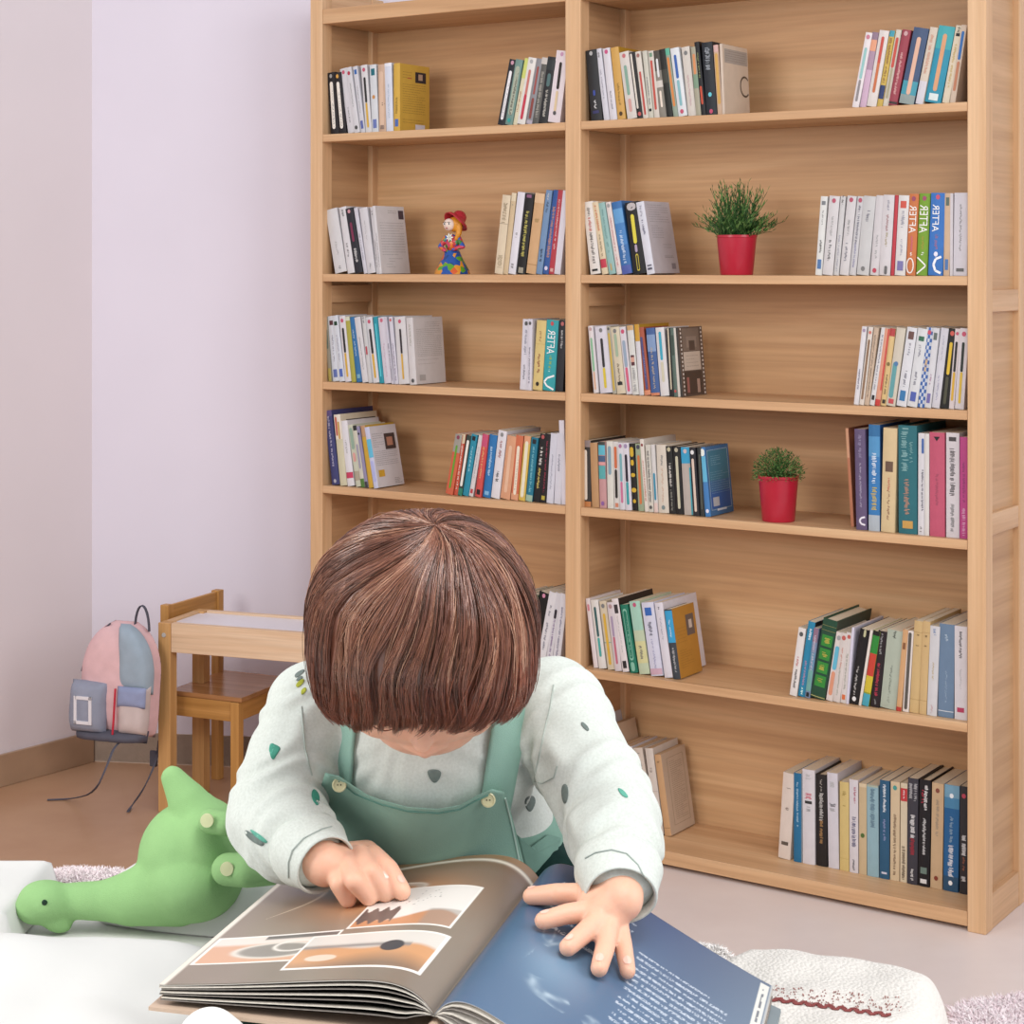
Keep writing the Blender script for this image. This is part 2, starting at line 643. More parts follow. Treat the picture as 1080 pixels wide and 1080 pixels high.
    # prints on the cover facing right (x=t)
    if side:
        X = t + 0.0003
        for lay, dcr in enumerate(side):
            a = dcr.split(':')
            kind, mt = a[0], cm(a[1])
            Xo = X + lay * 0.00008

            def q4(y0, y1, z0, z1):
                mb.face([(Xo, y0 * d, z0), (Xo, y1 * d, z0), (Xo, y1 * d, z1), (Xo, y0 * d, z1)], mt)
            if kind == 'r':
                y0, y1, t0, t1 = map(float, a[2:6])
                q4(y0, y1, T(t1), T(t0))
            elif kind == 'l':                # lines of small print
                y0, y1, t0, t1 = map(float, a[2:6])
                nl_ = int(a[6])
                for i in range(nl_):
                    zc = T(t0 + (t1 - t0) * i / max(1, nl_ - 1))
                    e = y1 if R.random() < 0.8 else y0 + (y1 - y0) * R.uniform(.4, .9)
                    y = y0
                    while y < e - 0.02:
                        wl_ = R.uniform(0.03, 0.09)
                        q4(y, min(e, y + wl_), zc - 0.00042, zc + 0.00042)
                        y += wl_ + 0.014
            elif kind == 'f':                # frame outline
                y0, y1, t0, t1 = map(float, a[2:6])
                e = 0.012
                q4(y0, y1, T(t0), T(t0) + .0008)
                q4(y0, y1, T(t1), T(t1) + .0008)
                q4(y0, y0 + e, T(t1), T(t0))
                q4(y1 - e, y1, T(t1), T(t0))
            elif kind == 'c':                # perforated dotted edges
                for i in range(17):
                    for yy in (0.05, 0.9):
                        q4(yy, yy + 0.05, T((i + .75) / 17), T((i + .25) / 17))
            elif kind == 'o':                # cup ring
                y0, t0, r0 = map(float, a[2:5])
                for i in range(24):
                    a0, a1 = 2 * pi * i / 24, 2 * pi * (i + 1) / 24
                    pr = []
                    for an, rr in ((a0, r0), (a1, r0), (a1, r0 * .9), (a0, r0 * .9)):
                        yy = y0 * d + rr * cos(an)
                        pr.append((Xo, yy, T(t0) + rr * sin(an)))
                    if max(p_[1] for p_ in pr) < d * 0.99:
                        mb.face(pr, mt)


def pages_mb(t, h, d, hard, old):
    mb = MB()
    k = 0.0030 if hard else 0.0010
    ins = 0.004 if hard else 0.0006
    mb.box(k, t - k, 0.0035, d - ins * 1.2, ins, h - ins, m_page_old if old else m_page)
    return mb.build('pages')


CNT = {}


def group(gname, row, w, books, depth=0.118, hard=False, old=False):
    """books: (x0,x1,xtop0,ytop,colour,decor,description[,opts])"""
    z = ROWZ[row]
    n = len(books)
    for i, b in enumerate(books):
        x0, x1, xt, yt, col, dec, desc = b[:7]
        op = b[7] if len(b) > 7 else {}
        ww = op.get('w', w)
        hd = op.get('hard', hard)
        a0, a1 = bx_of(x0, ww), bx_of(x1, ww)
        Yc = OY + RY * a0 + DY * ww
        zt = H - (yt - HOR) * Yc / F
        hh = zt - z
        at = bx_of(xt, ww)
        th = atan2(at - a0, hh)              # >0 leans right
        L = sqrt(hh * hh + (at - a0) ** 2)
        t = (a1 - a0) * cos(th) * 0.965
        L -= t * sin(abs(th))
        dep = op.get('d', depth) * rb.uniform(0.96, 1.02) if 'd' not in op else op['d']
        mb = MB()
        add_book(mb, t, L, dep, col, [q for q in dec.split() if q], op.get('side', '').split(), hd, side_col=op.get('sc'))
        o = mb.build('book')
        if th <= 0:
            piv = (a0, z + 0.0003)
            off = Vector((0, 0, 0))
        else:
            piv = (a0, z + 0.0003 + t * sin(th))
        loc = bpt(piv[0], ww + rb.uniform(0, 0.004), piv[1])
        o.matrix_world = Matrix.Translation(loc) @ Matrix.Rotation(ROT, 4, 'Z') @ Matrix.Rotation(th, 4, 'Y')
        pg = pages_mb(t, L, dep, hd, op.get('old', old))
        pg.parent = o
        tag(o, desc + ', ' + ORD[i] + ' in ' + gname, 'book', 'books in ' + gname)


NB, WB_ = 'narrow bay', 'wide bay'
BY = 'p:#222:.18:.56:.34 p:#d8a92e:.56:.93:.3 d:#c4506a:.07'      # black over yellow title bar
group('left group, narrow bay top shelf', 0, .018, [
    (348.2, 356.7, 344, 76, '#1d1a20', 'd:#999:.06 p:#e8e2d8:.15:.92:.4 t:#777:.2:.88:.18', 'black paperback with long cream title bar'),
    (356.9, 365.1, 351.2, 76, '#1a171d', 'd:#d9a040:.06 p:#e8e2d8:.15:.92:.4 t:#777:.2:.88:.18', 'black paperback with orange dot and cream bar'),
    (366, 373.5, 357, 71, '#cfcdd2', 'd:#c8546c:.06 t:#888:.6:.85:.2', 'white paperback with pink dot'),
    (373.6, 379.5, 364, 70, '#cdccd1', 'd:#b93048:.09 t:#999:.25:.6:.2 d:#444:.92', 'white paperback with small red flower mark'),
    (379.7, 384.5, 371, 69, '#cbcbd2', 's:#3466b0:.05:.12 t:#999:.3:.7:.2 s:#5563a8:.82:.94', 'white paperback with blue squares'),
    (384.8, 391.5, 379.3, 68, '#d3d1d4', BY, 'white paperback with black and yellow bar'),
    (391.9, 399, 389, 68, '#cdd2d6', 's:#146a78:.06:.16 d:#c98a4a:.48 s:#6475b4:.81:.94', 'white paperback with teal picture and blue label'),
    (399.2, 406.6, 397.8, 68, '#c9a68c', 'p:#d9b79d:.1:.95:.6 t:#333:.56:.61:.8 s:#8a7468:.9:.96', 'tan paperback with dark middle mark'),
    (406.9, 414.5, 404.8, 66.5, '#cfd4e2', 'b:#e4e6ee:.0:.05 t:#9ab:.3:.8:.15', 'pale blue white plain paperback'),
    (414.8, 421.5, 414.8, 67, '#d3a83e', 't:#8a6a20:.5:.75:.4 s:#4868b0:.82:.93', 'bright yellow paperback with its cover showing',
     {'d': .124, 'side': 'r:#2e2730:.52:.88:.1:.26 l:#8a6d2a:.1:.4:.12:.2:3 l:#8f7128:.1:.86:.3:.72:13 l:#8f7128:.1:.8:.82:.86:2 r:#d8d6e2:.52:.84:.88:.96 r:#c4453a:.25:.4:.2:.212 r:#b99a80:.62:.76:.13:.22'}),
])
group('right group, narrow bay top shelf', 0, .018, [
    (524, 532, 537.3, 63, '#1c2128', 'd:#c792a6:.05 p:#e8e6ea:.17:.92:.38 t:#888:.2:.88:.18', 'black paperback with white bar leaning right'),
    (532.2, 540, 544, 63, '#6e9188', 'p:#a9b29c:.1:.85:.6 t:#4a3a34:.14:.85:.4 d:#2fa59c:.93', 'sage green paperback with dark title'),
    (540.1, 544.8, 553, 62, '#d8cfae', 'b:#cbd36c:.0:.3 t:#b05a4a:.5:.8:.3', 'thin cream and lime paperback'),
    (544.9, 553.5, 557.6, 61, '#dfdcd6', 'd:#aaa:.06 p:#c9746a:.18:.6:.3 p:#c8344a:.55:.93:.34', 'cream paperback with red title bar'),
    (554, 560.5, 565.5, 62, '#8a8a90', 'p:#a34b44:.12:.55:.3 p:#8c3f38:.6:.92:.4 b:#b2aab8:.94:1', 'grey paperback with dark red lettering'),
    (560.6, 567, 571, 61, '#5a5a55', 't:#a8a49a:.2:.9:.5 b:#c9c3bc:.0:.1', 'dark grey worn paperback'),
    (567.1, 576.5, 577.5, 60, '#25272a', 'p:#4f7070:.25:.45:.4 t:#c2bfb4:.5:.9:.3 b:#2c3436:.05:.2', 'black paperback with faint white lettering'),
    (577, 590.3, 586.8, 53.5, '#e2d6da', 'd:#c593b4:.05 p:#2e2620:.16:.54:.22 p:#ddc39a:.56:.85:.2 d:#555:.87', 'tall pale pink paperback against middle post'),
])
group('left group, narrow bay second shelf', 1, .018, [
    (353, 366, 342, 219, '#cfcdd0', 't:#999:.5:.72:.12 t:#666:.9:.94:.2', 'widest white paperback'),
    (366.2, 374, 356.6, 217.5, '#d2d0d4', 't:#555:.05:.14:.3 t:#555:.55:.75:.25', 'white paperback with short black title'),
    (374.3, 382.6, 363.3, 218.5, '#24252e', 'd:#c98a94:.05 p:#7d2b4b:.22:.52:.3 t:#ddd:.63:.83:.35', 'black paperback among white ones'),
    (383, 387, 372, 218.5, '#c9c8d2', 't:#889:.4:.8:.3', 'thin lilac white paperback'),
    (387.3, 396, 378, 218.3, '#cccacf', 't:#999:.2:.5:.1 t:#888:.85:.93:.2', 'white paperback with faint title'),
    (396.3, 399.3, 389.5, 218, '#c6c4c8', 't:#555:.06:.12:.4 t:#777:.5:.9:.3', 'very thin white paperback'),
    (399.5, 402.6, 392.3, 217, '#d0cdd0', 't:#888:.4:.9:.3', 'white paperback showing its printed cover',
     {'d': .118, 'side': 'l:#777:.42:.72:.07:.1:2 r:#463c48:.78:.96:.06:.19 l:#8d8890:.1:.92:.25:.72:13 l:#8d8890:.3:.8:.78:.82:2 l:#999:.2:.5:.86:.9:2'}),
])
group('right group, narrow bay second shelf', 1, .018, [
    (520.5, 529.5, 529.2, 205.5, '#d8c6a8', 't:#8f7c60:.1:.35:.5 t:#a08f70:.76:.92:.6 b:#8a7a62:.36:.365', 'cream paperback with brown rules'),
    (529.7, 534.8, 539, 203.5, '#cdb58e', 'b:#dccbaa:.0:.1 t:#998:.14:.16:.4', 'thin beige paperback'),
    (535.2, 543, 545.5, 202.5, '#d8d6de', 't:#888:.5:.56:.3 t:#555:.88:.93:.4', 'white paperback beside the cream ones'),
    (543.5, 553, 553.3, 204, '#191818', 't:#c9bf5c:.22:.78:.35 s:#9c9684:.92:.99 s:#857:.01:.05', 'black paperback with yellow lettering'),
    (553.8, 564.5, 564, 203.5, '#cfa474', 't:#9a8048:.32:.36:.5 b:#b3854f:.88:.89 b:#dcb78c:.0:.12', 'light brown paperback'),
    (565, 571.5, 576, 200.5, '#6d8db4', 't:#1c2430:.13:.26:.3 t:#1c2430:.7:.85:.4 t:#ccc:.04:.12:.3', 'steel blue paperback with black brushmarks'),
    (571.6, 577.8, 583.4, 200.5, '#2f579c', 't:#c98a6a:.2:.8:.5 d:#d6d0ea:.93', 'royal blue paperback'),
    (578, 583.8, 588, 200.5, '#b93743', 't:#e0b8b8:.1:.7:.3 s:#dba49c:.93:.97', 'red paperback near middle post'),
    (584.2, 590.8, 593.8, 201, '#d8d4de', '', 'slim white paperback behind the red one'),
])
group('left group, narrow bay third shelf', 2, .018, [
    (346.5, 349.7, 341.5, 334, '#8d8878', 'p:#5a6a60:.2:.5:.6 b:#a89a4a:.8:1', 'thin mottled green grey booklet'),
    (350, 357.2, 344.3, 333, '#cdd2dc', 's:#5b3038:.07:.14 t:#889:.3:.7:.2 s:#5a6dae:.82:.94', 'white paperback with maroon picture'),
    (357.4, 363.5, 349.5, 332.5, '#ccd1da', 's:#173f2c:.09:.15 t:#99a:.3:.7:.2 s:#4a66b8:.81:.93', 'white paperback with green tree mark'),
    (363.7, 370.3, 356.8, 333, '#d3d0d6', BY, 'white paperback, black over yellow bar'),
    (370.5, 375.3, 363.5, 334, '#aaa540', 'b:#cdd0b8:.0:.06', 'thin olive green booklet'),
    (375.6, 381.5, 367.3, 334, '#2c6ea6', 't:#bcd:.2:.6:.2 s:#7ab:.88:.94', 'blue paperback'),
    (382, 388.5, 373, 334, '#cfccd0', 't:#888:.3:.8:.15', 'white paperback right of the blue one'),
    (388.7, 392.3, 381, 333.5, '#c4c4c4', 't:#445:.0:.1:.4 p:#b8404c:.45:.58:.5', 'thin white paperback with red patch'),
    (392.5, 399.3, 384.5, 334, '#d0cfd4', BY, 'white paperback, black bar over yellow'),
    (399.5, 404.3, 392.2, 334, '#1d93a6', 'p:#5ad0dc:.1:.9:.25', 'narrow teal paperback'),
    (404.6, 412.3, 397.6, 334, '#cdc7d2', 'd:#c8647c:.05 t:#b9a:.4:.9:.15', 'white paperback with pink marks'),
    (412.6, 415.2, 404.5, 334, '#c3c0cc', 't:#556:.4:.95:.5', 'thin grey paperback with black marks'),
    (415.4, 419.3, 408.8, 334, '#cbc9d4', 't:#547:.4:.95:.3 d:#c66:.05', 'thin white and violet paperback'),
    (419.5, 431.4, 414.5, 333.5, '#cfccce', 'd:#c4506a:.07 p:#2c2428:.18:.55:.17 p:#d4a632:.55:.93:.15', 'wide white paperback with black yellow bar'),
    (431.7, 439, 427.3, 335, '#cbc6c6', 't:#998:.1:.45:.2 d:#555:.94', 'white paperback with its grey cover showing',
     {'d': .124, 'side': 'l:#9a9490:.4:.9:.08:.14:3 l:#958f8c:.1:.92:.18:.58:16 l:#a09a98:.1:.8:.64:.7:2 r:#aaa5a3:.12:.32:.86:.95'}),
])
group('right group, narrow bay third shelf', 2, .018, [
    (547, 555.3, 550.4, 336.5, '#d3d1da', 'd:#555:.06 t:#889:.15:.5:.3 t:#556:.65:.85:.2', 'white paperback at the outer end'),
    (555.5, 560.3, 556.8, 336.5, '#cfccd6', 'd:#555:.06 t:#667:.4:.9:.3', 'slim white paperback with dark oval'),
    (560.5, 571, 565.3, 337.5, '#d6be78', 't:#a07048:.15:.3:.2 t:#8a3a30:.47:.75:.25 d:#2a2418:.91 b:#c2a75c:.335:.34', 'sand yellow paperback'),
    (571.5, 584.5, 576, 337, '#2aa2aa', 'd:#c84a50:.05 x:#f2f4f4:.14:.48:AFTER:.62 t:#a8b83a:.5:.68:.22 t:#dfe:.7:.73:.2 v:#f2f4f4:.78:.98:<', 'turquoise paperback with white mirrored lettering'),
    (584.8, 592.8, 589, 337.5, '#27292f', 't:#ccc:.14:.4:.3 d:#b66:.05', 'black paperback against middle post'),
])
group('left group, narrow bay fourth shelf', 3, .018, [
    (349.8, 358, 341, 432.6, '#3b3f73', 't:#b9b6d0:.06:.75:.25 d:#aab:.95 b:#5a4a80:.0:.08', 'tall navy purple hardcover', {'hard': True, 'd': .17}),
    (358.4, 365.6, 351.2, 437, '#c9c3a4', 'b:#e0d6c8:.0:.35 p:#c8604a:.03:.3:.3:.3 p:#c89a4a:.1:.35:.25:.65', 'beige paperback with red edged label', {'d': .15, 'sc': '#d8cdb4', 'side': 'r:#55504a:.15:.95:.08:.1'}),
    (365.9, 373.2, 358, 443.5, '#d8d5da', 't:#999:.3:.5:.2 b:#c83a5c:.79:.88', 'white paperback with pink band low down', {'d': .13}),
    (374.8, 380.6, 365.5, 448, '#c3c6b0', 'p:#8da894:.05:.4:.6 p:#d99a92:.45:.6:.5 b:#a9a08a:.75:.9', 'flowery sage paperback'),
    (380.8, 385, 371.5, 449, '#c8c5b4', 'b:#2a2a28:.0:.08 b:#4f7a35:.86:1 p:#9a96a8:.3:.7:.5', 'thin cream paperback with green foot'),
    (385.2, 388.4, 375.5, 450, '#8d86a8', 'd:#111:.12 b:#3c3a42:.9:1', 'thin violet booklet'),
    (388.6, 393.6, 379.5, 449, '#c99f2e', 'b:#b98d6a:.0:.18', 'mustard yellow paperback'),
    (394.3, 399.4, 384, 450.5, '#bfc3dc', 'b:#58b4d4:.2:.5 p:#a9aede:.55:.9:.6', 'pale blue paperback with portrait on cover',
     {'d': .108, 'sc': '#d0ccd0', 'side': 'r:#4a3a38:.5:.9:.14:.4 r:#b98068:.58:.8:.2:.34 l:#88838a:.06:.46:.13:.34:7 l:#88838a:.06:.9:.42:.64:8 r:#d3a22c:.1:.32:.72:.83 l:#666:.66:.92:.88:.96:4'}),
])
group('right group, narrow bay fourth shelf', 3, .018, [
    (469.5, 477.3, 480.5, 456.5, '#cf6040', 'b:#9a968c:.0:.3 p:#5da22a:.18:.9:.25 d:#8b3a50:.05', 'orange paperback with green title'),
    (477.7, 481.8, 486.5, 457, '#c95038', 't:#e8ddd0:.1:.9:.4 b:#d0c0a0:.0:.15', 'narrow red and white paperback'),
    (482, 486.7, 492, 458, '#31413c', 'p:#e6e3da:.08:.85:.55 b:#2b8068:.88:1', 'dark green paperback with white bar'),
    (487, 493.3, 496.8, 457, '#1f8aa6', 's:#1d1b20:.03:.1 t:#a6dce6:.2:.6:.25', 'teal blue paperback with black square on top'),
    (493.6, 498.2, 504.5, 458, '#d2cccc', 's:#c03a40:.88:.95 t:#999:.2:.7:.2', 'slim off white paperback with red foot mark'),
    (500.7, 507.2, 509, 457, '#cf4a46', 'b:#c84a70:.0:.2 t:#e8b070:.2:.7:.3 s:#1c1a1e:.88:.96', 'coral red paperback with black square'),
    (507.8, 516.2, 515.5, 457.5, '#2272b4', 't:#b8d8ee:.2:.65:.3 s:#7ab4dc:.9:.96', 'bright blue paperback'),
    (516.9, 526, 525.3, 453, '#d8d4da', 'd:#888:.06 t:#a06060:.15:.4:.3 t:#222:.6:.75:.35', 'tall white paperback with black title', {'d': .15}),
    (526.6, 537, 534.4, 458.5, '#d79a74', 'p:#e2b493:.15:.9:.35', 'peach paperback'),
    (537.6, 545.6, 543.4, 458.5, '#cf6a46', 'p:#e9dcc4:.16:.92:.4 t:#987:.25:.85:.15 b:#d99a74:.9:1', 'orange paperback with cream bar'),
    (546, 553, 552.5, 459, '#d6b54c', 'p:#e4dcc0:.08:.95:.5 b:#dd9a70:.0:.12', 'yellow and cream paperback'),
    (553.8, 561, 560.3, 460.5, '#17748e', 's:#20242c:.03:.1 t:#7cc4d0:.14:.85:.35 b:#9ab8a0:.9:1', 'dark teal paperback'),
    (561.6, 568.7, 569.4, 457, '#1b1a1c', 't:#e8e4dc:.2:.45:.4 t:#d8c264:.5:.8:.35 d:#b05050:.04', 'black paperback with yellow and white title'),
    (568.9, 575.4, 574.5, 457, '#201b1e', 't:#a03048:.1:.85:.25 s:#b8a83a:.9:.96', 'black paperback with red title'),
    (575.8, 583, 580.4, 456.5, '#cfd0dc', 't:#99a:.3:.8:.2', 'white paperback after the black pair'),
    (583.6, 591, 586.9, 456.5, '#d3d3de', 't:#889:.3:.55:.3', 'pale lilac paperback'),
    (591.4, 596.8, 588.5, 443.5, '#dbd8e2', '', 'tallest white paperback at middle post'),
])
group('left group, narrow bay fifth shelf', 4, .02, [
    (345.8, 351, 341, 588, '#dcdad8', 't:#999:.2:.5:.2', 'white paperback partly hidden by the hair'),
    (351.3, 358, 346, 588, '#9cc4b0', '', 'pale green paperback partly hidden by the hair'),
    (358.3, 366, 353, 590, '#c9b49a', '', 'beige paperback hidden behind the child'),
])
group('right group, narrow bay fifth shelf', 4, .02, [
    (533, 539, 547.5, 624, '#d8d0d4', 'b:#d9a0a0:.0:.15', 'white and pink paperback beside the hair'),
    (539.3, 547.5, 554, 624, '#5c7d6c', 'p:#e0a040:.16:.6:.35 t:#c8b890:.02:.14:.6', 'green paperback with orange bar'),
    (547.8, 554, 562.5, 624, '#3d4f3a', 'b:#c05a38:.1:.3', 'dark green paperback with rust mark'),
    (554.3, 566, 569, 621.5, '#151513', 'd:#d084a0:.05 t:#666:.4:.7:.2', 'black paperback with pink dot'),
    (566.4, 575, 579.6, 622, '#d9d6da', 't:#556:.18:.35:.25 t:#667:.45:.85:.25', 'white paperback right of the black one'),
    (575.2, 581.8, 585.8, 623.5, '#d0ced4', 'p:#2a2630:.24:.38:.4 t:#7a5a90:.4:.95:.3', 'white paperback with small black bar'),
    (582.1, 590, 591, 624.5, '#d6d4da', 't:#668:.2:.95:.25', 'white paperback nearest the middle post'),
])
group('left group, wide bay top shelf', 0, .018, [
    (623.4, 635.5, 617, 52, '#26272b', 'd:#aaa:.05 p:#3448a0:.57:.65:.2 t:#e0e0e0:.7:.83:.2 s:#336:.86:.9', 'wide black paperback'),
    (636.4, 642.5, 627.2, 50.5, '#cccbd4', 't:#555:.05:.12:.3 t:#889:.3:.7:.2', 'white paperback beside the black one'),
    (642.9, 650.7, 634.7, 50, '#d2cfd6', 'd:#cc4c80:.05 t:#667:.6:.85:.2', 'white paperback with magenta dot'),
    (650.9, 659.6, 643, 49, '#cf9f4c', 't:#8a6a2a:.5:.8:.25 d:#4a3418:.92', 'mustard paperback', {'d': .15, 'sc': '#b98a20'}),
    (661, 671.6, 651.6, 53.5, '#d2ccc4', 'd:#c86a70:.06 p:#7fa694:.2:.65:.3 p:#cf9a92:.7:.9:.3', 'cream paperback with green bar'),
    (671.9, 678, 662.8, 54, '#1d1c1c', 'p:#ddd6c8:.02:.85:.35:.3 d:#c85a58:.93', 'thin black paperback with white stripe'),
    (678.2, 684, 669.3, 53.5, '#d4cdc0', 'd:#a06a60:.06 p:#c2463e:.3:.95:.35', 'cream paperback with slanting red bar'),
    (684.2, 689, 677, 53, '#c6c4b4', 't:#667:.4:.8:.3 s:#111:.86:.9', 'grey green paperback with small black square'),
    (689.2, 695, 682.3, 53, '#d0c8bc', 'p:#c44a3c:.14:.88:.4 s:#6f9478:.03:.09', 'cream paperback with red framed title'),
    (695.2, 702.6, 687.3, 52.5, '#8a8478', 'b:#4c463e:.0:.3 p:#ddd:.12:.4:.3 b:#d0c8c0:.45:.55 p:#e8d8c8:.6:.85:.3', 'grey photograph paperback'),
    (702.8, 709.5, 694.3, 51, '#1b1d18', 'b:#3a3a30:.3:.5', 'black paperback in the middle'),
    (709.8, 714.9, 700, 50, '#8fa08e', 'b:#58b092:.0:.1 p:#d98440:.13:.85:.5', 'green paperback with orange bar'),
    (715.2, 724.5, 706, 49.5, '#d6dade', 'p:#2f5eb0:.1:.45:.3 p:#7cb4bc:.47:.85:.3 d:#c8506c:.93', 'white paperback with blue bar'),
    (725, 733.6, 717.5, 48.5, '#cfc8be', 'd:#777:.09 t:#c09aa0:.4:.85:.2', 'cream paperback with grey dot'),
    (733.8, 739.2, 728, 49, '#a5a08a', 'p:#d98a54:.1:.4:.5 b:#78967c:.4:.6', 'thin greenish orange paperback'),
    (739.4, 744.4, 731.6, 43.5, '#15171c', 't:#8a965a:.15:.5:.3 p:#c84a30:.6:.85:.45', 'tall black paperback with red mark', {'d': .14}),
    (744.6, 756, 739.2, 44, '#1c2129', 't:#9aa0a8:.08:.38:.5 d:#5cc0d0:.72 d:#c8486c:.95', 'tall black paperback with pale blue disc', {'d': .14}),
    (756.3, 761.6, 751.4, 47, '#cba98c', 'p:#cfa04c:.12:.85:.6 b:#d2a8a2:.0:.1', 'tan and pink paperback'),
    (761.8, 764.4, 758.6, 46, '#cdbba8', '', 'cream paperback with round stain on its cover',
     {'d': .124, 'sc': '#cdbca8', 'side': 'r:#a39c94:.08:.97:.06:.26 l:#77706a:.12:.9:.09:.22:5 o:#4a3c30:.84:.56:.024 o:#5a4c40:.84:.56:.022'}),
])
group('right group, wide bay top shelf', 0, .018, [
    (898.4, 905.5, 913.3, 35, '#e0d8da', 'd:#c8788c:.06 p:#8cc0be:.2:.62:.4 p:#8a8486:.63:.92:.35', 'white paperback with aqua bar at outer end'),
    (906, 913, 919.5, 34.5, '#a88aa0', 'b:#8c7488:.0:.1 b:#e09a78:.1:.25 b:#c8a8c0:.5:1', 'mauve and peach paperback'),
    (913.3, 924, 927.6, 32.5, '#d8d0cc', 'p:#c8493c:.08:.45:.3 p:#c86a3c:.42:.82:.28', 'white paperback with red orange bar'),
    (924.4, 930, 938.6, 33, '#c9aa4a', 'b:#3a9aae:.0:.08 t:#8a5a30:.1:.7:.5 b:#26386a:.72:.9', 'narrow yellow and navy paperback'),
    (930.2, 936.3, 944.8, 32, '#cfc8b8', 'p:#c8483a:.1:.5:.5 p:#a8a080:.5:.9:.4', 'cream paperback with red bar'),
    (936.7, 945.9, 952.2, 32, '#9c3c4a', 'd:#c89a9c:.05 t:#dda8a4:.3:.85:.3 b:#3a2a2a:.95:.98', 'maroon paperback'),
    (947.7, 964.5, 964.5, 29.5, '#3f5478', 'p:#dcae94:.12:.88:.28 b:#3d98ac:.7:.88 b:#8d9a98:.88:1 p:#dcae94:.12:.88:.28', 'wide navy paperback with pink bar'),
    (965.2, 973.6, 981.4, 29.5, '#d0c2b0', 't:#c88a70:.1:.6:.4 b:#cfcad2:.7:1', 'cream paperback between the blue ones'),
    (974.3, 992.4, 990.5, 27.5, '#2390ae', 'b:#3aa8b0:.0:.3 p:#d99c70:.1:.85:.26 s:#d8e4e4:.88:.97', 'wide turquoise blue paperback with peach bar'),
    (993, 1000.8, 1008.2, 27.5, '#d8cab0', 's:#1a1818:.1:.14 t:#333:.02:.09:.4 t:#c0a050:.2:.8:.3', 'cream paperback with black top mark'),
    (1001.5, 1007.5, 1014.2, 27, '#cdb8a2', 'p:#2a6cb8:.08:.45:.5 p:#c07a58:.47:.85:.5', 'tan paperback with blue bar near the post'),
])
group('left group, wide bay second shelf', 1, .018, [
    (622.4, 633.4, 614, 212, '#dcd6d0', 't:#6a6058:.08:.2:.3 t:#c25048:.22:.42:.3 t:#4a4240:.43:.85:.3 s:#222:.93:.96', 'white paperback with red and black title'),
    (635, 641.4, 624, 212.5, '#d9c6a4', 't:#c86a3a:.05:.4:.4 t:#7a6a50:.45:.75:.3 b:#c23448:.79:.91', 'cream paperback with red foot label'),
    (641.9, 649.2, 629.7, 213, '#8cb4b0', 't:#5a8a88:.1:.7:.2 p:#c0a060:.85:.95:.2', 'sage blue paperback'),
    (649.7, 655.3, 637.4, 212.5, '#d8ccc8', 'd:#999:.05 t:#c88080:.2:.9:.3', 'slim white paperback with pink lettering'),
    (655.6, 666.5, 643.5, 211.5, '#2f6aac', 'b:#5a9ad0:.1:.3 b:#3f7ec0:.3:.6 t:#c8dcf0:.4:.85:.3 b:#4a5aa8:.88:1', 'blue sky paperback'),
    (667, 680.8, 657.4, 212, '#18181c', 'p:#b8b0b0:.01:.12:.7 p:#dccf3c:.17:.58:.28 p:#a898b0:.59:.7:.2 p:#c8b83a:.72:.96:.22 p:#18181c:.74:.94:.12', 'black paperback with yellow title bar'),
    (681.8, 690.5, 669.7, 212, '#cfd0da', 't:#889:.05:.2:.3 t:#446:.25:.45:.3 s:#556:.87:.89 s:#556:.91:.94', 'white paperback showing printed grey cover',
     {'d': .118, 'sc': '#bdbac2', 'side': 'l:#86838c:.12:.9:.05:.28:8 l:#86838c:.15:.6:.34:.5:6 l:#86838c:.5:.85:.6:.64:2 l:#666:.5:.85:.76:.78:2 r:#8d8a94:.72:.88:.86:.94'}),
])
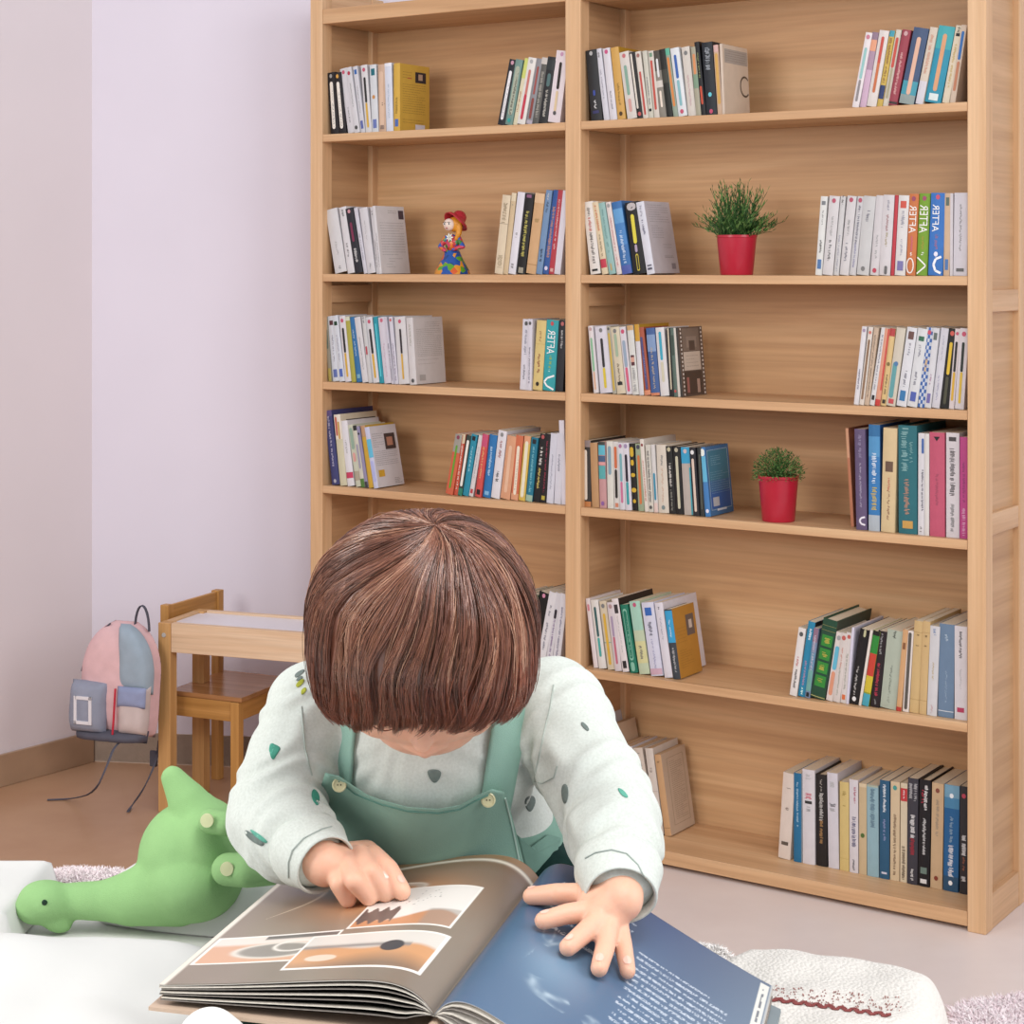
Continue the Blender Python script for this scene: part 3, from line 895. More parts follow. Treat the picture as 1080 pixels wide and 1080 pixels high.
group('right group, wide bay second shelf', 1, .018, [
    (859, 866.3, 865, 207, '#d9dad6', 's:#777c80:.06:.11 t:#888:.18:.36:.2 t:#444:.56:.74:.3 s:#4a74ac:.8:.92', 'white paperback with blue foot label'),
    (867, 878.2, 874.7, 206.5, '#cecacb', 'd:#b84c64:.06 t:#999:.26:.5:.2 t:#555:.56:.82:.25', 'white paperback with pink dot'),
    (878.8, 884.3, 886.4, 207, '#c6c4c4', 't:#555:.0:.1:.4 t:#99a:.5:.95:.3', 'thin grey white paperback'),
    (885.2, 894.8, 893.7, 206.5, '#ccc8c9', 'd:#b84c64:.05 t:#888:.3:.5:.25 t:#667:.6:.82:.25', 'white paperback with crimson dot'),
    (895, 902, 903.9, 207, '#c6c4c7', 'd:#b84c64:.05 t:#667:.12:.6:.35 t:#88a:.6:.9:.3', 'slim white paperback with red dot'),
    (903, 916, 911, 206.5, '#c1c1c2', 't:#667:.15:.32:.25 d:#777:.92', 'wide light grey paperback'),
    (916.8, 926.3, 923.8, 206, '#cbc6c9', 't:#999:.5:.8:.2 d:#c03c54:.94', 'white paperback with red dot at its foot'),
    (926.8, 938.6, 931.8, 205.5, '#cdc8ca', 't:#889:.07:.2:.2 t:#a07070:.25:.45:.2 t:#a09060:.47:.65:.2 p:#666:.88:.99:.25:.6', 'white paperback before the red one'),
    (939, 942.4, 943.8, 206, '#bf3340', '', 'very thin red booklet'),
    (942.9, 954.4, 947.5, 206, '#d5d2d0', 's:#d05040:.07:.16 t:#889:.2:.4:.3 t:#99a:.55:.75:.2 s:#7670a8:.82:.94', 'white paperback with red square on top'),
    (955, 965, 958.9, 204.5, '#c9703c', 'd:#9a4460:.06 x:#f0ece8:.14:.48:AFTER:.74 t:#d05a80:.52:.7:.2 t:#eee:.72:.76:.2 v:#ece6e2:.78:.98:o', 'orange paperback with white mirrored lettering'),
    (965.4, 977.3, 969, 204, '#74a026', 'd:#a04468:.06 x:#f0f0ea:.14:.48:AFTER:.74 t:#a89a30:.52:.68:.2 t:#eee:.7:.75:.2 v:#eef0ea:.78:.98:>', 'green paperback with white mirrored lettering'),
    (978.5, 994.4, 981.8, 203.5, '#2d6fc0', 'd:#c84a68:.05 x:#f2f2f2:.14:.47:AFTER:.45:.4 t:#9a6a90:.5:.68:.2 d:#dde:.74 v:#eef0f4:.77:.97:(', 'blue paperback with white mirrored lettering'),
    (994.7, 1001.2, 996.3, 204, '#c9aa8c', 's:#5a6a60:.05:.15 s:#4a74b0:.8:.93', 'tan paperback with blue label'),
    (1001.5, 1004.6, 1002, 204, '#cdc8cd', '', 'very thin white booklet'),
    (1005, 1020, 1006.3, 203.5, '#cdcad2', 't:#777:.14:.7:.12 s:#666:.91:.95', 'wide white paperback against right post'),
])
group('left group, wide bay third shelf', 2, .018, [
    (626, 631, 619.8, 343.5, '#d6cfd0', 'd:#b99:.05 p:#84b892:.18:.68:.45 p:#d8a888:.68:.95:.35', 'white paperback with green and salmon bars'),
    (632.3, 645.6, 626, 343.5, '#cfccd6', 'd:#777:.06 p:#2a282c:.18:.62:.2 p:#d8c02c:.62:.93:.2', 'wide white paperback with black yellow bar'),
    (645.8, 649.8, 638.9, 344, '#a8a494', 'p:#c8a83a:.1:.95:.5 d:#555:.04', 'thin grey and yellow paperback'),
    (650.3, 659.7, 643, 344.5, '#cdc1a6', 'd:#777:.06 p:#9ab094:.1:.45:.3 t:#5a4a38:.55:.85:.2 s:#222:.82:.87', 'beige and green paperback'),
    (660, 666.6, 652.3, 344.5, '#d2ccd2', 'd:#c84a6c:.07 p:#8fa0b4:.2:.6:.5 p:#d05878:.6:.96:.4', 'white paperback with blue and pink bars'),
    (667, 673.8, 660.6, 343, '#cfcfc9', 'b:#c9a06a:.0:.07 s:#5a2f36:.43:.58 s:#d09a88:.46:.53 t:#999:.62:.95:.5', 'white paperback with small face picture'),
    (674, 679, 668.4, 342, '#cdcbd0', 'b:#c9962c:.0:.24', 'white paperback with mustard top', {'d': .14, 'sc': '#b58a24'}),
    (679.2, 686.2, 671, 345, '#a85038', 'p:#4a4a7c:.14:.92:.36 t:#a0a0c8:.2:.88:.2 b:#d88a68:.93:1', 'rust paperback with navy title bar'),
    (686.6, 696, 680.7, 345.5, '#3c5c94', 'b:#7a94bc:.1:.35 t:#b8a890:.3:.9:.25 b:#d0805a:.96:1', 'mottled blue paperback'),
    (696.3, 705.7, 690.5, 345, '#d4d0d0', 'p:#2ea0bc:.06:.48:.3 p:#c8c2a8:.5:.8:.3', 'white paperback with cyan bar'),
    (706.7, 710.2, 702.6, 346, '#211f20', 'p:#ccc0a4:.0:.9:.4', 'thin black and cream paperback'),
    (710.5, 714.6, 706.2, 346, '#55685f', 'p:#39483f:.1:.4:.5 d:#c04a48:.92', 'thin grey green paperback'),
    (714.8, 717.3, 709.5, 346, '#cac4b8', '', 'very thin off white booklet'),
    (717.5, 719.9, 711.8, 345.5, '#3a342f', '', 'dark paperback with sepia photo on its cover',
     {'d': .113, 'sc': '#5f4e44', 'side': 'r:#7a6a5e:.14:.84:.02:.35 r:#8d7c70:.3:.72:.14:.3 r:#55453c:.4:.64:.2:.34 r:#c2b3a4:.14:.84:.36:.63 l:#8a7c70:.24:.74:.42:.57:4 r:#493a32:.14:.84:.65:.98 r:#9a6058:.2:.3:.73:.95 r:#a88a7c:.62:.74:.76:.96 c:#d6cec4'}),
])
group('right group, wide bay third shelf', 2, .018, [
    (900, 905.3, 908.9, 344, '#d6d4d8', 'd:#a08ca8:.05 t:#446:.55:.8:.3', 'white paperback at outer end'),
    (906, 911, 916, 344.5, '#d8cdc4', 'd:#cf6a5c:.07 p:#8a6a50:.16:.93:.45', 'cream paperback with brown bar'),
    (911.4, 916.4, 922, 345, '#c3ab92', 't:#7a6a5a:.1:.9:.3', 'beige paperback'),
    (916.8, 922, 929.5, 345, '#d2d0d0', 't:#778:.1:.8:.3 s:#222:.87:.93', 'white paperback with black foot mark'),
    (922.4, 927.6, 933.3, 346, '#d89478', 'b:#c83a34:.92:1 p:#cf3c38:.0:.8:.25:.85', 'peach and red paperback'),
    (928, 934, 938.3, 346, '#d6b87c', 'b:#b84040:.0:.1 t:#5a4830:.6:.85:.35 s:#3a3428:.92:.97 d:#7a6a3a:.46', 'straw paperback with red top'),
    (934.3, 944, 945.8, 345, '#c9c0ae', 'p:#5a9ca0:.44:.9:.5:.4 d:#4a78a8:.46 s:#c84a50:.91:.97', 'cream paperback with teal drawing'),
    (945, 955.8, 957, 344.5, '#d2d3d8', 's:#6a4a44:.05:.15 t:#778:.2:.35:.2 t:#667:.55:.75:.25 s:#2f74ac:.8:.93', 'white paperback with brown picture and blue label'),
    (956.2, 967, 968.3, 345.5, '#cfd1d4', 's:#2f6a50:.1:.16 t:#778:.22:.36:.2 t:#667:.55:.72:.25 s:#4a5cac:.81:.93', 'white paperback with green picture'),
    (967.3, 974.5, 977, 345, '#c6ccd8', 'q:#3a66ae d:#c8485c:.06 t:#d8a850:.4:.55:.4', 'blue white checked paperback'),
    (974.8, 981.5, 984.3, 345.5, '#cdcdd2', 's:#5f6a66:.06:.15 t:#a06a8c:.58:.72:.25 s:#6d66a8:.82:.94', 'white paperback with violet label'),
    (981.8, 990.2, 992, 345.5, '#c9c8d0', 't:#99a:.1:.4:.15 t:#88a:.6:.9:.15', 'plain white paperback'),
    (990.5, 999.8, 1000, 346, '#1e1e1c', 'd:#d0584c:.06 p:#ddb830:.17:.58:.35 p:#4a4a38:.6:.95:.35', 'black paperback with long yellow bar'),
    (1000.1, 1005.6, 1007, 346.5, '#d4c8c8', 'd:#c4506a:.06 p:#222:.16:.54:.45 p:#d8a92e:.54:.9:.45', 'slim white paperback with black yellow bar'),
    (1006.3, 1016, 1012.2, 346, '#cfc8cc', 'd:#c4506a:.07 p:#26302c:.17:.54:.3 p:#d8b43a:.54:.93:.28', 'white paperback, dark green over yellow bar'),
])
group('left group, wide bay fourth shelf', 3, .016, [
    (614.6, 623, 614, 464.5, '#35302e', 'b:#8a7a78:.0:.1 p:#e0d6c8:.14:.9:.42:.35 b:#c07a44:.92:1', 'black paperback with cream bar at outer end', {'d': .16}),
    (623.7, 631.5, 621.6, 467, '#b98c60', '', 'plain brown paperback'),
    (632, 639.3, 630.2, 466, '#c08e8e', 'b:#3a403c:.0:.05 b:#54b0c4:.05:.2 b:#3f5c80:.21:.3 b:#d89494:.31:.35 b:#4fa3a4:.36:.56 d:#8a5a9c:.93', 'pink paperback with blue bands'),
    (639.8, 646.6, 638.3, 465.5, '#d2d0c6', 'p:#7f9cac:.07:.5:.5', 'white paperback with slate blue bar'),
    (647, 652.9, 645, 466, '#d0ccc8', 'p:#cf6a40:.07:.4:.5 p:#26211f:.41:.84:.45 s:#d08060:.91:.97', 'white paperback with orange and black bars'),
    (653.7, 659.5, 651, 467, '#cfcdd4', 'd:#a86a90:.05 p:#6fa8b0:.16:.58:.45 p:#c86a90:.58:.9:.4', 'white paperback with aqua and pink bars'),
    (659.9, 666.2, 656.4, 467, '#d2cdd6', 'd:#98a:.05 p:#221c2c:.17:.58:.42 p:#2f9aa0:.58:.92:.42', 'white paperback with black and teal bars'),
    (666.5, 672.1, 662, 468, '#1e1a16', 'p:#d0a828:.05:.2:.7 p:#d0a828:.24:.33:.6 p:#d0a828:.44:.5:.8 p:#d0a828:.66:.73:.9 d:#d0a828:.86', 'black paperback with yellow shapes'),
    (672.4, 678.9, 668.7, 468, '#93a284', 'd:#445:.05 p:#d0703c:.17:.9:.4', 'sage paperback with orange bar'),
    (679.6, 683.7, 674, 463.5, '#d8d0c4', 'd:#8a3434:.08 t:#c06a50:.3:.85:.4', 'taller cream paperback with dark red dot', {'d': .15}),
    (683.9, 689.1, 680, 469, '#c9c5b8', 't:#5a5a5c:.08:.85:.5 d:#555:.93', 'grey lettered paperback'),
    (689.4, 693.6, 685.4, 469, '#cdcac6', 'p:#2f88a8:.42:.82:.5 b:#d8c0b8:.86:1', 'slim paperback with blue lower bar'),
    (693.8, 705, 691, 469, '#d0c6b6', 't:#777:.15:.3:.2 t:#c09070:.35:.85:.12 d:#788:.92', 'wide cream paperback'),
    (705.3, 712.3, 701, 470.5, '#20201e', 'd:#b8b090:.05 t:#d8d4cc:.26:.6:.35 t:#8a8a80:.65:.95:.3', 'black paperback with white title'),
    (712.5, 720.4, 708.5, 471, '#1e1c1e', 'd:#b0a890:.05 p:#c4bfa4:.14:.92:.35', 'black paperback with khaki bar'),
    (720.8, 730.7, 716.7, 471.5, '#b3a79e', 'b:#2f9cc8:.0:.24 p:#2fa4b4:.3:1:.14:.9 d:#c8b0b0:.06', 'grey and bright blue paperback'),
    (731.2, 737.7, 726.6, 472, '#23232a', 'd:#d8d8d8:.07 p:#d8c0b0:.16:.94:.4', 'black cream paperback beside blue book'),
    (738, 742.6, 734.4, 472, '#2f3332', 'p:#555a50:.1:.9:.3', 'thin dark grey paperback'),
    (743.2, 749, 736.6, 472, '#3a78b8', 'p:#dfe4dc:.02:.13:.8 b:#57acd0:.13:.5 d:#dde:.92', 'large blue paperback with its cover showing',
     {'d': .112, 'sc': '#3c6ea0', 'side': 'r:#3a7a92:.06:.94:.06:.5 r:#2f5fa8:.06:.94:.66:.9 f:#b8cce0:.07:.93:.06:.92 l:#8cb4c8:.2:.62:.15:.27:5 l:#7ea6c0:.14:.88:.38:.68:10 r:#b8bcc2:.16:.42:.74:.87 r:#d0d8e4:.3:.7:.91:.94'}),
])
group('right group, wide bay fourth shelf', 3, .016, [
    (897, 900.2, 891, 452, '#c47a58', 'b:#d8a07a:.0:.3', 'loose orange leaflet', {'w': .05, 'd': .12}),
    (902.5, 914, 900.4, 452.5, '#5f5072', 't:#8f84a4:.06:.28:.3 t:#b0a8c0:.34:.78:.15 v:#e8e4ee:.87:.95:(', 'purple book with small white emblem'),
    (915.2, 927.5, 915.2, 448, '#2f78b8', 'b:#2a6ba0:.0:.11 b:#4a90c4:.11:.3 t:#dce8f0:.27:.55:.4 t:#d8b83a:.58:.8:.5 b:#a8b4bc:.85:1', 'blue book with white and yellow title', {'sc': '#1f4f90'}),
    (928.6, 943.5, 931.3, 451, '#d2b98c', 's:#6a5040:.32:.42 t:#c05a4a:.48:.6:.15 t:#8a5a48:.6:.88:.15', 'cream yellow book with small picture'),
    (947, 967.2, 946.5, 448.5, '#236a74', 't:#86b4b4:.03:.42:.35:.35 t:#6fa0a0:.15:.34:.15:.7 t:#c08a70:.5:.82:.25:.45 s:#c89a4c:.88:.95', 'thick dark teal book', {'hard': True}),
    (967.6, 974.3, 967.9, 457, '#d0ced2', 'p:#3f62a4:.05:.2:.35:.75 t:#445:.36:.76:.3:.7 t:#555:.92:.98:.3', 'white book with blue label'),
    (974.5, 979.4, 974.7, 457.5, '#d4d0cc', '', 'thin plain white book'),
    (980, 996.3, 979.8, 456, '#c0506a', 'y:#201c20:.04:.085 t:#a04a60:.4:.7:.15', 'rose pink book'),
    (997, 1011.2, 997, 456.5, '#cfc8cb', 's:#4a4444:.04:.08 t:#3a3436:.15:.6:.4 t:#777:.68:.94:.3', 'white book with tall black script title'),
    (1011.6, 1020.5, 1011.8, 461, '#b83f80', 't:#8a2f6c:.25:.65:.3 t:#d8a0c0:.7:.97:.4', 'magenta book against right post'),
], depth=.17)
group('left group, wide bay fifth shelf', 4, .018, [
    (625.6, 630.2, 616.7, 632, '#d8cccc', 'p:#cc7a88:.08:.18:.5', 'white paperback with pink mark at outer end', {'d': .14}),
    (630.9, 639, 621.8, 633, '#d6d2cc', 'p:#2f5a5c:.1:.54:.3 p:#3fa49c:.55:.83:.3', 'white paperback with dark teal bar'),
    (640.2, 647.8, 630.8, 634.5, '#cdbfa4', 'd:#777:.07 p:#d8a832:.18:.93:.35 b:#5f9c98:.6:.61', 'beige paperback with yellow bar'),
    (648.5, 655.8, 639.5, 635.5, '#cdc2c4', 'd:#a88:.06 p:#a08ca8:.2:.5:.3 p:#c06478:.5:.9:.3', 'pinkish paperback with mauve bar'),
    (656.3, 663.6, 644.2, 632, '#dad0d0', 's:#3a3436:.08:.2 t:#aaa:.25:.75:.15 s:#2a2628:.85:.95', 'white paperback with black squares', {'d': .16, 'sc': '#2f2724'}),
    (664.2, 672.6, 653, 638, '#17755c', 'p:#7cb8a0:.06:.82:.55 p:#17755c:.09:.79:.38 t:#8cc0aa:.12:.76:.2 p:#7cb8a0:.84:.98:.5', 'emerald green ornate book'),
    (673.8, 685.4, 662.4, 634, '#b9c6a6', 'b:#9cc8b4:.0:.4 b:#cdc890:.55:.85 d:#c05070:.05 t:#556:.6:.8:.25', 'mint and yellow paperback', {'d': .15}),
    (686.3, 699.4, 675.5, 635, '#cbcbdc', 's:#2f62b4:.07:.18 t:#556:.27:.45:.3 t:#99b:.5:.9:.15 b:#c8a4b4:.9:.98', 'lilac white paperback with blue label', {'d': .15}),
    (700.2, 709.2, 689, 636, '#d2ced6', 't:#556:.05:.09:.2 t:#99a:.2:.5:.15', 'white paperback beside the orange one', {'d': .16}),
    (709.6, 717.8, 699.7, 643, '#3a4048', 'b:#2f9acc:.02:.48 t:#c8e0ec:.15:.4:.2 t:#b8b8b8:.55:.9:.3', 'ochre covered book with blue and grey spine',
     {'d': .104, 'sc': '#b9802c', 'side': 'r:#6a5a54:.55:.9:.14:.44 r:#c8b8ac:.66:.8:.22:.34 l:#9c6a24:.1:.5:.3:.5:5 l:#9c6a24:.12:.7:.62:.86:8'}),
])
group('right group, wide bay fifth shelf', 4, .018, [
    (832.2, 840, 842.2, 660.5, '#dcd6d2', 'd:#555:.09 t:#c05a5a:.42:.56:.25 t:#333:.6:.88:.3', 'white paperback at outer end'),
    (840.6, 848.2, 852, 654, '#2183aa', 't:#e0eef4:.09:.24:.35 t:#b888a8:.5:.85:.3 t:#dfe:.88:.97:.3', 'bright blue paperback', {'d': .18, 'sc': '#25282c'}),
    (848.5, 853.8, 858.3, 661, '#7486a4', 'b:#8a6a80:.0:.2 b:#5f8ca8:.35:.6 t:#c8b8c8:.1:.6:.4 b:#6aa49c:.6:.9 s:#222:.92:.98', 'mottled blue mauve paperback'),
    (854.2, 870, 868.5, 650, '#1e4a34', 'k:#2f8a34:.2:.34 k:#2f8a34:.37:.51 k:#2f8a34:.54:.68 k:#2f8a34:.71:.85 b:#b0ab6a:.975:.985 b:#8c8a50:.08:.085 b:#8c8a50:.14:.145 t:#c8b84a:.24:.3:.4 t:#c8b84a:.41:.47:.4 t:#c8b84a:.58:.64:.4 t:#c8b84a:.75:.81:.4', 'dark green hardcover with bright panels', {'hard': True, 'd': .185, 'sc': '#3a4438'}),
    (870.6, 878, 882, 665, '#d8cdc8', 'd:#999:.08 p:#5ab0cc:.2:.55:.6 p:#d89070:.57:.92:.55', 'white paperback with blue and orange blocks'),
    (878.3, 885.7, 887.2, 666, '#cfc5c0', 'd:#c05a50:.07 t:#c87a6a:.22:.5:.2 t:#99a090:.5:.9:.2', 'cream paperback with red dot'),
    (885.9, 892.1, 892.8, 666, '#d0c8c4', 'd:#c05a50:.06 t:#998:.3:.8:.3 s:#d86a3a:.88:.95', 'cream paperback with orange square at foot'),
    (892.3, 894.8, 898.6, 661, '#cfccdc', '', 'thin violet white booklet'),
    (895, 905, 907, 661.5, '#171516', 'p:#b8b68a:.0:.1:.25:.6 t:#c8c4c0:.5:.88:.2:.4 d:#ddd:.93', 'black paperback with white foot emblem'),
    (905.3, 908, 917.8, 663, '#ddd4c8', '', 'thin cream booklet beside black one'),
    (908.4, 915.9, 921, 663.5, '#8c9c2c', 'b:#2a8a34:.06:.3 b:#c83c2c:.3:.6 b:#d0b82c:.6:.82 b:#3fa0b4:.84:1 b:#1a1a16:.0:.06', 'rainbow banded paperback'),
    (917, 926.6, 925.8, 664, '#251c20', 't:#999:.03:.3:.25 t:#c8304c:.42:.85:.35 t:#999:.9:.96:.2', 'black paperback with crimson title'),
    (927.3, 944.6, 935.6, 662.5, '#a9b3a2', 't:#1e1e1e:.01:.1:.15 t:#6a7268:.45:.92:.1', 'broad grey green book', {'sc': '#9aa596'}),
    (945, 950.4, 952.4, 663, '#cf9f6e', 's:#8a5a38:.16:.24 b:#c03a30:.95:1', 'narrow tan paperback'),
    (951.3, 958, 956.6, 664.5, '#dcd2cc', 'p:#5a544e:.02:.97:.5', 'white paperback with long dark bar'),
    (958.5, 968.6, 964, 654, '#ccab74', 'b:#b08c54:.12:.125 b:#b08c54:.85:.855 t:#6a5434:.15:.18:.3 t:#6a5434:.26:.27:.4', 'tan old book', {'d': .18}),
    (968.9, 976.8, 973.4, 654.5, '#cbaa74', 'b:#b08c54:.12:.125 b:#b08c54:.85:.855 t:#6a5434:.15:.18:.3 t:#6a5434:.26:.27:.4', 'tan old book right of its twin', {'d': .18}),
    (977.3, 987.7, 981, 659.5, '#cbc9cc', 't:#6a84b0:.03:.1:.3 t:#b8a070:.4:.6:.15 t:#b88:.88:.97:.15', 'white book beside the grey blue one'),
    (988.5, 1005.3, 990.2, 657.5, '#67809c', 't:#b0c0d0:.1:.18:.15 t:#9ab0c4:.5:.85:.08 b:#e0e4e8:.93:.937', 'thick grey blue book', {'d': .18}),
    (1006.3, 1020, 1006.4, 660, '#d2ccd0', 't:#3a3434:.05:.34:.2 t:#aaa:.45:.68:.1 s:#b8385c:.87:.92', 'white book against the right post'),
], depth=.16)
group('left group, wide bay bottom shelf', 5, .095, [
    (643, 651, 622, 760, '#cfccd4', '', 'white book partly hidden by the sleeve', {'d': .12}),
    (652, 660.5, 634, 769, '#c9a988', '', 'large tan book partly hidden by the sleeve', {'d': .12, 'sc': '#cbb094'}),
    (661.5, 670.8, 649, 788, '#b98a60', '', 'thin brown paperback beside the sleeve'),
    (671.5, 680.2, 657.6, 788.5, '#c5bfc6', 't:#555:.2:.24:.3', 'lilac white paperback beside the sleeve'),
    (680.5, 691, 666.6, 789.5, '#cbbdae', 't:#5a5048:.14:.26:.5 b:#8a7a6a:.5:.503 t:#777:.06:.08:.3', 'cream paperback with dark title'),
    (691.5, 700, 679.8, 790, '#cfc3b8', 't:#8a7c70:.22:.28:.4 b:#9a8a7a:.5:.503 b:#9a8a7a:.83:.833', 'off white paperback next to last'),
    (700.8, 708, 689.4, 797, '#c69a6c', 'b:#8a6440:.9:.905 t:#7a5a3a:.08:.1:.4', 'brown backed old book with printed cover',
     {'d': .115, 'sc': '#bfa892', 'side': 'f:#8d7a68:.2:.86:.08:.9 l:#8d7a68:.3:.8:.13:.84:30'}),
], depth=.12, old=True)
group('right group, wide bay bottom shelf', 5, .095, [
    (820, 833, 825.6, 813.5, '#d8c8bc', 't:#7a6a60:.16:.18:.4 t:#7a6a60:.4:.43:.3 s:#5a5048:.8:.84', 'cream book at outer end'),
    (837, 845.2, 837, 815, '#1f6c98', 't:#a8c8dc:.1:.6:.25', 'blue book with white script', {'sc': '#c8d4dc'}),
    (846.3, 859.7, 846, 811, '#d2cdd2', 't:#aaa:.05:.1:.5 t:#c8304c:.25:.31:.6 s:#333:.33:.36 t:#999:.38:.44:.4', 'tall white book with red lettering', {'d': .185}),
    (860.2, 872, 859.6, 816.5, '#211c1c', 't:#b0a8a0:.05:.18:.15 t:#c8c4c0:.2:.5:.35 t:#b08450:.5:.75:.3', 'black hardcover with white and gold title', {'hard': True, 'd': .185}),
    (873, 884.4, 871.4, 815, '#cdcad2', 't:#aaa:.1:.15:.5 t:#222:.32:.36:.7 t:#999:.37:.4:.5', 'tall white book with short black title', {'d': .185}),
    (885, 895.1, 884.9, 824.5, '#d2b974', 't:#9a8038:.1:.15:.4 t:#9a8038:.25:.27:.4 b:#b89c50:.86:.863', 'yellow paperback'),
    (895.6, 905, 895.3, 822, '#d3cdd2', 't:#b03a58:.08:.25:.25:.65 t:#2c2c64:.4:.72:.5 t:#334:.86:.97:.25', 'white book with large dark blue title', {'d': .18}),
    (905.7, 913.9, 905.6, 826, '#c8b088', 'b:#d8c4a0:.0:.04 d:#4a6a30:.57', 'straw book with green dot'),
    (914.3, 926.8, 913.8, 827.5, '#8db0bb', 't:#4a6a80:.04:.46:.4 b:#a8b4a0:.0:.02', 'pale blue book with tall lettering'),
    (927.3, 937.8, 927.6, 822.5, '#26587c', 't:#e8eef4:.04:.32:.3 t:#8a94c0:.4:.62:.25 s:#ccd:.93:.95', 'dark blue book with white title', {'d': .185}),
    (938.3, 948.2, 939, 824, '#d4bd98', 't:#6a4a34:.33:.94:.3 d:#3f9a94:.06', 'beige book with long brown title', {'d': .18}),
    (948.7, 956, 949.4, 826, '#d6c6a8', 'b:#c8383c:.05:.18 t:#eee:.07:.16:.2 t:#5a4434:.63:.97:.5', 'cream book with red label', {'d': .17}),
    (956.3, 967.5, 957.4, 820, '#3b3a44', 't:#b8b8bc:.05:.22:.35:.3 t:#b8b8bc:.05:.22:.3:.75 t:#eceaea:.35:.56:.5 t:#b02838:.57:.72:.45 t:#ddd:.84:.96:.3', 'charcoal book with white and red title', {'d': .18}),
    (967.8, 980.2, 969.6, 821.5, '#17151b', 't:#c83048:.1:.22:.2:.3 t:#f0eeee:.05:.28:.3:.6 t:#d8d8d8:.36:.7:.25 s:#6a8078:.82:.88 s:#ddd:.93:.97', 'black book with bold white title', {'d': .18, 'hard': True}),
    (980.6, 993.4, 982.6, 825, '#ccac84', 't:#9a8a78:.15:.5:.25 d:#8a4a3a:.07 d:#8a3a2a:.9', 'tan book beside the black one', {'d': .18}),
    (994, 1010.3, 995.6, 827, '#1c5f98', 'b:#6fa0bc:.0:.12 b:#4484b0:.12:.22 t:#8aa8c0:.3:.54:.2 t:#f0f0f4:.56:.86:.35 b:#274f70:.86:1 d:#e8eef4:.1 d:#f4f4f4:.92', 'thick blue book with white title', {'d': .18}),
    (1011.6, 1020.6, 1012, 829, '#2c2a2e', 'd:#c04058:.09 t:#e8e6e6:.46:.64:.6 t:#9a5a40:.66:.78:.3 t:#ddd:.84:.88:.6', 'dark grey book against right post', {'d': .18}),
], depth=.175)
# ------------------------------------------------------------------ organic helpers


def fin_mesh(name, v, f, mat, parent=None, smooth=True):
    me = bpy.data.meshes.new(name)
    me.from_pydata([tuple(p) for p in v], [], [tuple(q) for q in f])
    if not isinstance(mat, (list, tuple)):
        mat = [mat]
    for m in mat:
        me.materials.append(m)
    me.polygons.foreach_set('use_smooth', [smooth] * len(me.polygons))
    me.update()
    o = bpy.data.objects.new(name, me)
    COL.objects.link(o)
    if parent is not None:
        o.parent = parent
    return o


def prim_ell(bm, c, r, rot=None, seg=28):
    m = Matrix.Translation(Vector(c)) @ (rot.to_4x4() if rot is not None else Matrix.Identity(4)) @ Matrix.Diagonal((r[0], r[1], r[2], 1))
    bmesh.ops.create_uvsphere(bm, u_segments=seg, v_segments=seg // 2, radius=1.0, matrix=m)


def prim_limb(bm, pts, seg=20):
    """pts: list of (Vector, radius[, flatten]) -> capsule chain"""
    for (a, ra), (b, rb_) in zip(pts, pts[1:]):
        a, b = Vector(a), Vector(b)
        d = b - a
        L = d.length
        if L < 1e-6:
            continue
        q = d.to_track_quat('Z', 'Y').to_matrix().to_4x4()
        # tapered capsule profile
        vs = []
        n = 6
        prof = [(ra * sin(pi / 2 * i / n), -ra * cos(pi / 2 * i / n)) for i in range(n + 1)]
        prof += [(rb_ * cos(pi / 2 * i / n), L + rb_ * sin(pi / 2 * i / n)) for i in range(n + 1)]
        M4 = Matrix.Translation(a) @ q
        rings = []
        bot = bm.verts.new(M4 @ Vector((0, 0, prof[0][1])))
        top = bm.verts.new(M4 @ Vector((0, 0, prof[-1][1])))
        for r, z in prof[1:-1]:
            rings.append([bm.verts.new(M4 @ Vector((r * cos(2 * pi * k / seg), r * sin(2 * pi * k / seg), z))) for k in range(seg)])
        for k in range(seg):
            l = (k + 1) % seg
            bm.faces.new((bot, rings[0][l], rings[0][k]))
            bm.faces.new((top, rings[-1][k], rings[-1][l]))
            for R0, R1 in zip(rings, rings[1:]):
                bm.faces.new((R0[k], R0[l], R1[l], R1[k]))


def remesh(bm, voxel):
    me = bpy.data.meshes.new('tmp')
    bm.to_mesh(me)
    bm.free()
    o = bpy.data.objects.new('tmp', me)
    COL.objects.link(o)
    md = o.modifiers.new('r', 'REMESH')
    md.mode = 'VOXEL'
    md.voxel_size = voxel
    dg = bpy.context.evaluated_depsgraph_get()
    m2 = bpy.data.meshes.new_from_object(o.evaluated_get(dg))
    n = len(m2.vertices)
    v = np.empty(n * 3)
    m2.vertices.foreach_get('co', v)
    v = v.reshape(-1, 3)
    e = np.empty(len(m2.edges) * 2, dtype=np.int64)
    m2.edges.foreach_get('vertices', e)
    e = e.reshape(-1, 2)
    f = np.empty(len(m2.loops), dtype=np.int64)
    m2.loops.foreach_get('vertex_index', f)
    st = [p.loop_total for p in m2.polygons]
    faces = []
    k = 0
    fl_ = f.tolist()
    for q in st:
        faces.append(fl_[k:k + q])
        k += q
    bpy.data.objects.remove(o)
    bpy.data.meshes.remove(me)
    bpy.data.meshes.remove(m2)
    return v, e, faces


def smooth_np(v, e, it, w=0.5, wt=None):
    n = len(v)
    deg = np.bincount(e.ravel(), minlength=n).astype(float)
    deg[deg == 0] = 1
    for _ in range(it):
        acc = np.zeros_like(v)
        for k in range(3):
            acc[:, k] = np.bincount(e[:, 0], v[e[:, 1], k], n) + np.bincount(e[:, 1], v[e[:, 0], k], n)
        avg = acc / deg[:, None]
        d = (avg - v) * w
        if wt is not None:
            d *= wt[:, None]
        v = v + d
    return v


